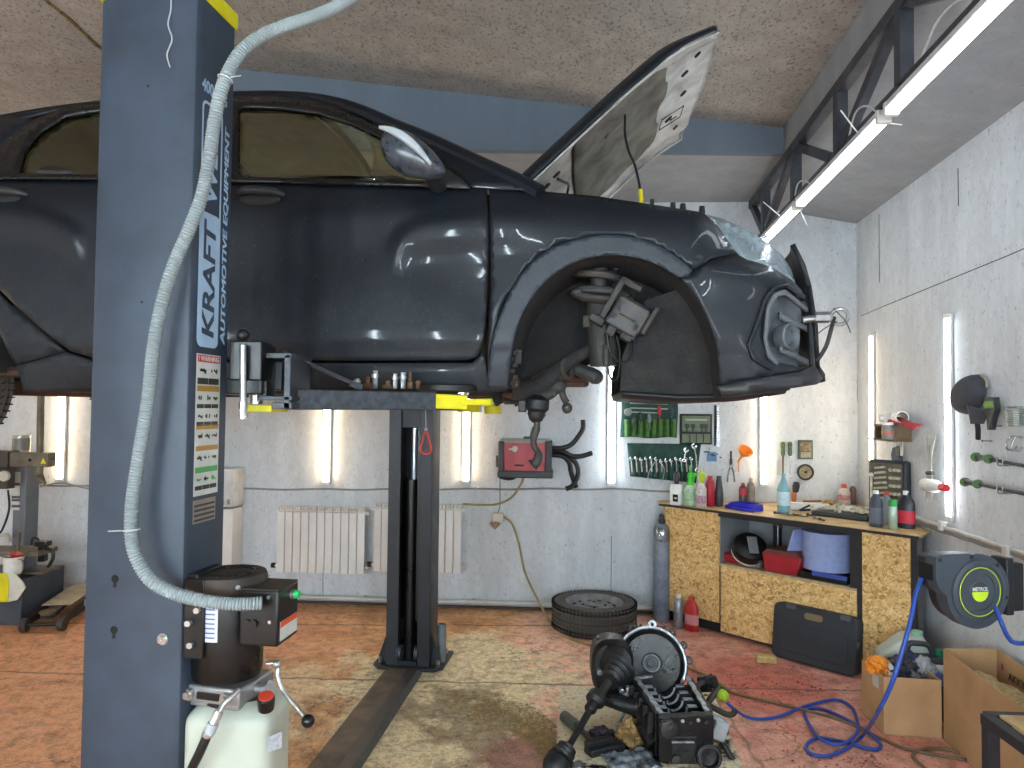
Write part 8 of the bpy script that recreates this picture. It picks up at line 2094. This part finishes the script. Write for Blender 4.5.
# manifold and pipes to the left
mb = MB(); mb.tube(smooth_path([P(650, 705, 3.80), P(632, 706, 3.82), P(612, 700, 3.86), P(600, 697, 3.9)], 6), [.055, .052, .05, .05, .05, .048, .046, .044, .042, .042, .042, .04, .04, .04, .038, .038, .038, .036, .034], 14); mk('manifold', mb, M_oil2, E, world=True)
mb = MB(); mb.tube(smooth_path([P(652, 730, 3.62), P(648, 718, 3.68), P(647, 708, 3.74)], 6), .045, 12); mb.tube(smooth_path([P(656, 745, 3.58), P(650, 735, 3.62), P(646, 726, 3.66)], 6), .05, 12); mk('cylinder_side', mb, M_oil, E, world=True)
# right: mount arm with bushes
mb = MB(); mb.tube(smooth_path([P(707, 704, 3.9), P(714, 694, 3.92), P(720, 686, 3.94)], 6), .018, 10); mb.tube(smooth_path([P(704, 703, 3.86), P(714, 708, 3.86), P(726, 714, 3.86), P(733, 714, 3.86), P(735, 710, 3.86)], 6), .016, 10); ma = mk('mount_arm', mb, M_dirty, E, world=True)
for px, py, r in ((711, 682, .032), (706, 688, .022), (703, 680, .02)):
    mb = MB(); mb.lathe([(r * .4, -.03), (r, -.026), (r, .026), (r * .4, .03)], P(px, py, 3.95), (.7, -.6, .3), 16); mk('rubber_bush', mb, M_boot, ma, world=True)
mb = MB(); mb.tube([P(697, 686, 3.92), P(712, 676, 3.96)], .016, 10); mk('mount_stay', mb, M_dirty, ma, world=True)
# ---- odds and ends around the engine
m = MB(); a, b = P(629, 704, 3.78), P(613, 733, 3.60); 
p0 = F(614, 733, kz + .012); p1 = F(628, 705, kz + .08)
solo('steel_bar', MB().cyl(p0, p1, .009, n=12), mat('bright_rod', '#cfdbe6', 0.15, 0.6), 'bright steel bar propped between the board and the engine', 'bar', tuple(p0), 0, world=True)
p0, p1 = F(564, 716, kz + .03), F(577, 727, kz + .03)
o = thing('rubber_mallet', 'dark mallet with greenish head lying on the board by the drive shaft', 'mallet', tuple(F(570, 721, kz)))
mb = MB(); mb.cyl(p0, p1, .03, n=18); mk('head', mb, mat('mallet_head', '#3f463e', 0.5), o, world=True, bevel=.004)
mb = MB(); mb.tube([F(574, 724, kz + .03), F(598, 746, kz + .02)], [.014, .017], 12); mk('handle', mb, M_oil2, o, world=True)
p = F(605, 752, kz); o = thing('black_wedge', 'black plastic bracket lying on the oily board in front of the engine', 'bracket', p + V((0, 0, .001)), R(24))
mb = MB(); mb.bb((-.10, -.035, 0), (.10, .04, .035)); mb.bb((-.10, .0, .03), (.06, .04, .06)); mk('bracket_body', mb, M_boot, o, bevel=.006)
p = F(634, 740, kz); solo('brown_rag', crumple(.085, 9, .75, 22), mat('rag_brown', '#9a7c4e', 0.95, hx2='#6b5535', scale=14, bump=0.4), 'crumpled brown rag soaking oil beside the engine', 'rag', tuple(p), .4, angle=40)
p = F(632, 764, kz); solo('plastic_sheet', MB().surf(lambda u, v: V((-.12 + .24 * u, -.09 + .2 * v, .012 + .016 * noise.noise(V((u * 5, v * 5, 1))) + .012 * noise.noise(V((u * 12, v * 12, 4))))), 24, 20), mat('oily_film', '#97a3ad', 0.15, hx2='#1c1d22', scale=11), 'oily crumpled film on the board before the engine', 'film', tuple(p), .3, angle=60, solid=.003)
p = F(603, 735, kz); solo('purple_rag', crumple(.06, 5, .35, 18), mat('rag_purple', '#4d4354', 0.9, hx2='#2b2533', scale=18), 'flat dark purple rag on the board beside the mallet', 'rag', tuple(p), .4, angle=40)
# sawdust scattered on the floor before the board
random.seed(13)
mb = MB()
def sprinkle(cx, cy, rx, ry, n, mb, sc=1.0):
    for i in range(n):
        a = random.random() * 2 * PI; r = random.random() ** .6
        x = cx + rx * r * math.cos(a); y = cy + ry * r * math.sin(a); s = random.uniform(.003, .008)
        z = .001 + random.random() * .004
        a2 = random.random() * PI; d = V((math.cos(a2), math.sin(a2), 0)) * s; e = V((-d.y, d.x, 0)) * .6
        c = V((x, y, z)); mb.add([c - d - e, c + d - e, c + d + e, c - d + e, c + V((0, 0, s * .7))], [(0, 1, 4), (1, 2, 4), (2, 3, 4), (3, 0, 4)])
for px, py, rx, ry, n in ((505, 716, .22, .20, 500), (532, 727, .13, .18, 600), (470, 700, .22, .14, 260), (545, 745, .08, .12, 260)):
    c = F(px, py); sprinkle(c.x, c.y, rx, ry, n, mb)
solo('sawdust_scatter', mb, mat('sawdust_dark', '#a98f5c', 0.95, hx2='#7f6a43', scale=30), 'sawdust strewn over the oily floor beside the flake board', 'sawdust', tuple(F(510, 720)), 0, None, 'stuff', world=True, smooth=False)
# black dirt crumbs on the red floor
mb = MB(); random.seed(31)
for px, py, rx, ry, n in ((800, 690, .5, .25, 60), (740, 690, .35, .3, 50), (830, 760, .3, .12, 40)):
    c = F(px, py); sprinkle(c.x, c.y, rx, ry, n, mb)
solo('floor_dirt', mb, mat('dirt_dark', '#6b4538', 0.95), 'dark crumbs of dirt strewn over the red floor', 'dirt', tuple(F(800, 690)), 0, None, 'stuff', world=True, smooth=False)

# ================================================================== tyre changer at the left edge
M_mach_b = mat('machine_blue_grey', '#3c424c', 0.45, 0.1, hx2='#484e57', scale=7)
M_tan = mat('dusty_olive_steel', '#6d6656', 0.5, 0.3, hx2='#575244', scale=9)
tcx = F(18, 612)
tcg = thing('tyre_changer', 'dark tyre changing machine with column and arm, standing against the back wall by the lift', 'tyre changer', V((tcx.x, tcx.y, 0)))
def pb(name, m, x0, y0, x1, y1, d0, d1, par=tcg, bevel=.006, zmin=None):
    p = P(x0, y1, d0); q = P(x1, y0, d0); mb = MB(); mb.bb((p.x, d0, p.z if zmin is None else zmin), (q.x, d1, q.z)); return mk(name, mb, m, par, world=True, bevel=bevel)
pb('base_cabinet', M_mach_b, -70, 580, 22, 612, 5.62, 6.15, zmin=0.0)
pb('foot_plate', M_mach_b, 10, 600, 32, 606, 5.75, 6.1, zmin=0.0)
pb('top_shelf', M_tan, -60, 552, 38, 556, 5.7, 5.95); pb('side_shelf', M_tan, 20, 572, 42, 575, 5.75, 6.0)
pb('shelf_upright', M_tan, 15.5, 533, 18.5, 578, 5.68, 5.71, bevel=.003)
pb('column', mat('column_grey', '#6c7076', 0.45, 0.1, hx2='#5f646b', scale=6), 10, 455, 27, 590, 5.95, 6.12)
cs = pb('column_sticker', M_stw, 10.5, 472, 20.5, 510, 5.945, 5.95, bevel=0)
for y_ in (483, 496, 499, 505): pb('sticker_print', mat('print_dark', '#4c3f48', 0.5), 11.5, y_, 19.5, y_ + 2.4, 5.94, 5.945, par=cs, bevel=0)
pb('horizontal_arm', M_tan, -70, 453, 48, 466, 5.72, 5.82); pb('arm_sleeve', mat('sleeve_dark', '#3a332d', 0.5), -70, 451.5, 8, 467, 5.70, 5.84)
mb = MB(); c = P(30, 460, 5.72); mb.cyl(c, c + V((0, -.004, 0)), .013, n=12); mk('arm_hole', mb, M_gap, tcg, world=True)
mb = MB(); q = [P(40.5, 463.5, 5.715), P(46, 463.5, 5.715), P(43.2, 458, 5.715)]; mb.add(q, [(0, 1, 2)]); mk('warning_triangle', mb, M_yel, tcg, world=True, smooth=False, solid=.001)
mb = MB(); mb.lathe([(.085, 0), (.085, .02), (.062, .02), (.062, .16), (.066, .165), (.066, .175), (0, .175)], P(21, 456, 5.95), (0, 0, 1), 24); ccy = mk('arm_cylinder', mb, mat('cylinder_pale', '#b3ada0', 0.35, 0.5), tcg, world=True)
mb = MB(); mb.lathe([(.0655, .05), (.0655, .15)], P(21, 456, 5.95), (0, 0, 1), 24); mk('cylinder_label', mb, mat('cylinder_print', '#7a7870', 0.4), ccy, world=True)
a = P(41, 395, 5.77); b = P(40, 454, 5.77); zs_ = [a.lerp(b, i / 60) for i in range(61)]
mb = MB(); mb.tube(zs_, [.030 if i % 2 else .024 for i in range(61)], 8); mk('ribbed_shaft', mb, M_tan, tcg, world=True, angle=70)
mb = MB(); mb.cyl(P(39.5, 466, 5.77), P(39, 474, 5.77), .03, n=12); mb.beam(P(39, 474, 5.77), P(42, 483, 5.76), .05, .03); mb.tube(smooth_path([P(36, 476, 5.74), P(42, 481, 5.73), P(46, 484, 5.74)], 5), .012, 8); mk('mount_head', mb, M_tan, tcg, world=True)
mb = MB(); mb.cyl(P(46, 459, 5.77), P(55, 459, 5.77), .009, n=8); mk('lock_handle', mb, M_tan, tcg, world=True)
mb = MB(); c = P(4, 476, 5.75); mb.lathe([(.04, -.02), (.045, 0), (.04, .01), (0, .012)], c, (0, -1, 0), 22); mk('gauge', mb, mat('gauge_white', '#bfb9ac', 0.4), tcg, world=True); pb('gauge_block', mat('sleeve_dark', '#3a332d', 0.5), -8, 468, 8, 489, 5.77, 5.86)
for i, y_ in enumerate((490, 495)):
    mb = MB(); mb.tube(smooth_path([P(8 + i, y_, 5.78), P(9, 510, 5.75), P(2, 530, 5.74), P(-8, 542, 5.75)], 6), .008, 6); mk('air_line', mb, M_rub, tcg, world=True)
pb('filter_unit', M_blk, 37, 545, 44, 562, 5.78, 5.84); pb('filter_head', M_blk, 34, 542, 46, 547, 5.77, 5.85)
mb = MB(); mb.tube(smooth_path([P(45, 549, 5.8), P(52, 550, 5.8), P(53, 558, 5.8), P(48, 567, 5.8)], 6), .014, 8); mb.tube(smooth_path([P(31, 545, 5.82), P(33, 538, 5.82), P(38, 539, 5.82), P(39, 545, 5.82)], 6), .009, 7); mk('filter_hose', mb, M_rub, tcg, world=True)
# bead breaker blade, yellow and white
mb = MB(); q = [P(x, y_, 5.58) for x, y_ in ((-40, 574), (14, 573), (23, 583), (25, 588), (17, 600), (8, 602), (-40, 602))]; n = len(q)
mb.add(q + [p + V((0, .012, 0)) for p in q], [tuple(range(n)), tuple(range(2 * n - 1, n - 1, -1))] + [(i, (i + 1) % n, n + (i + 1) % n, n + i) for i in range(n)]); bl = mk('blade_guard', mb, mat('guard_pale', '#d3d3c6', 0.5), tcg, world=True, smooth=False)
mb = MB(); q = [P(x, y_, 5.575) for x, y_ in ((-40, 574), (7, 573.5), (9, 582), (8, 602), (-40, 602))]; mb.add(q, [tuple(range(5))]); mk('yellow_panel', mb, M_yel, bl, world=True, smooth=False, solid=.002)
# bucket on the shelf
p = P(13, 573.5, 5.66); o = thing('paste_bucket', 'white bucket with a red lid sitting on the tyre changer', 'bucket', tuple(p)); mb = MB(); mb.lathe([(.058, 0), (.072, .12), (.076, .125), (.076, .135), (.068, .135), (.066, .02), (0, .02)], n=28); mk('bucket_body', mb, M_white, o); mb = MB(); mb.lathe([(.03, .13), (.05, .16), (.02, .175), (0, .175)], (-.01, 0, 0), (.2, 0, 1), 18); mk('lid', mb, mat('lid_red', '#b23a35', 0.5), o); mb = MB(); mb.torus((0, 0, .1), .078, .003, (0, .5, .8), 24, 5); mk('bail', mb, M_dgr, o)
p = P(2, 540, 5.74); o = thing('bead_lever', 'pale folded lever lying on top of the tyre changer', 'lever', tuple(p)); mb = MB(); mb.beam((-.15, 0, .02), (.06, -.03, .05), .05, .03); mb.beam((.06, -.03, .05), (.09, -.03, .0), .05, .02); mk('lever_bar', mb, mat('lever_pale', '#b9bdb8', 0.4), o, bevel=.006)

# ---- trolley jack
ja, jb = F(42, 632), F(84, 606)
jd = (jb - ja).normalized(); jr = math.atan2(jd.y, jd.x)
jk = thing('trolley_jack', 'low black trolley jack with a pale cover plate parked by the near post', 'jack', ja, jr)
Lj = (jb - ja).length + .1
M_jk = mat('jack_black', '#1c1d20', 0.45)
for s_ in (-1, 1):
    mb = MB(); mb.prism([(0, .06), (.10, .10), (Lj * .6, .15), (Lj, .17), (Lj, .05), (.1, .04)], s_ * .125 - .006, s_ * .125 + .006); mk('side_rail', mb, M_jk, jk, bevel=.003, smooth=False)
    mb = MB(); mb.cyl((.02, s_ * .155, .052), (.02, s_ * .11, .052), .052, n=22); mk('front_wheel', mb, mat('jack_wheel', '#3b362f', 0.6), jk, bevel=.004)
    mb = MB(); mb.cyl((Lj, s_ * .14, .035), (Lj, s_ * .11, .035), .035, n=18); mk('rear_caster', mb, M_jk, jk)
mb = MB(); mb.cyl((.02, -.16, .052), (.02, .16, .052), .014, n=10); mk('axle', mb, M_jk, jk)
mb = MB(); mb.bb((.22, -.11, .13), (Lj, .11, .137)); mb.xf(Matrix.Rotation(R(-3), 4, 'Y')); mk('cover_plate', mb, mat('jack_cover_pale', '#b3a38a', 0.6, hx2='#9a8a70', scale=9), jk, bevel=.003)
mb = MB(); mb.prism([(.06, .08), (.3, .12), (.3, .15), (.08, .115)], -.05, .05); mk('lift_arm', mb, M_jk, jk, bevel=.004); mb = MB(); mb.lathe([(.04, 0), (.055, .02), (.055, .03), (0, .03)], (.07, 0, .11), (0, 0, 1), 20); mk('saddle', mb, mat('saddle_tan', '#6d5f45', 0.6), jk)
mb = MB(); mb.bb((Lj * .48, -.1335, .085), (Lj * .9, -.1315, .135)); pl_ = mk('name_strip', mb, mat('strip_pale', '#b8b9b6', 0.5, hx2='#8b8c8a', scale=60), jk, smooth=False)
# leaning stained board
p = BW.hit(88, 597, .12); o = thing('stained_board', 'narrow stained board leaning on the back wall beside the trolley jack', 'board', V((p.x, p.y, 0)), BW.rot)
kq = p.y / FPX; mb = MB(); mb.prism([(-.06, 0), (.09, 0), (.09, 57 * kq), (-.0, 57 * kq), (-.03, 30 * kq)], -.01, .008); mb.xf(Matrix.Rotation(R(-9), 4, 'X')); mk('panel', mb, mat('stained_ply', '#a08f78', 0.8, hx2='#6b5a49', scale=6), o, smooth=False)
# ================================================================== world and view
w = bpy.data.worlds.new('world'); scn.world = w; w.use_nodes = True
bg = w.node_tree.nodes.get('Background') or w.node_tree.nodes.new('ShaderNodeBackground')
bg.inputs[0].default_value = (0.6, 0.7, 0.8, 1); bg.inputs[1].default_value = 0.15
vs = scn.view_settings
vs.view_transform = 'Standard'; vs.look = 'None'; vs.gamma = 1.0; vs.exposure = 2.7
try: vs.use_curve_mapping = False
except Exception: pass
scn.display_settings.display_device = 'sRGB'
scn.cycles.use_denoising = True
try: scn.cycles.denoiser = 'OPENIMAGEDENOISE'
except Exception: pass
scn.cycles.max_bounces = 8
scn.cycles.diffuse_bounces = 4
scn.cycles.glossy_bounces = 4
scn.cycles.transparent_max_bounces = 12
scn.cycles.sample_clamp_indirect = 6
scn.cycles.caustics_reflective = False
scn.cycles.caustics_refractive = False
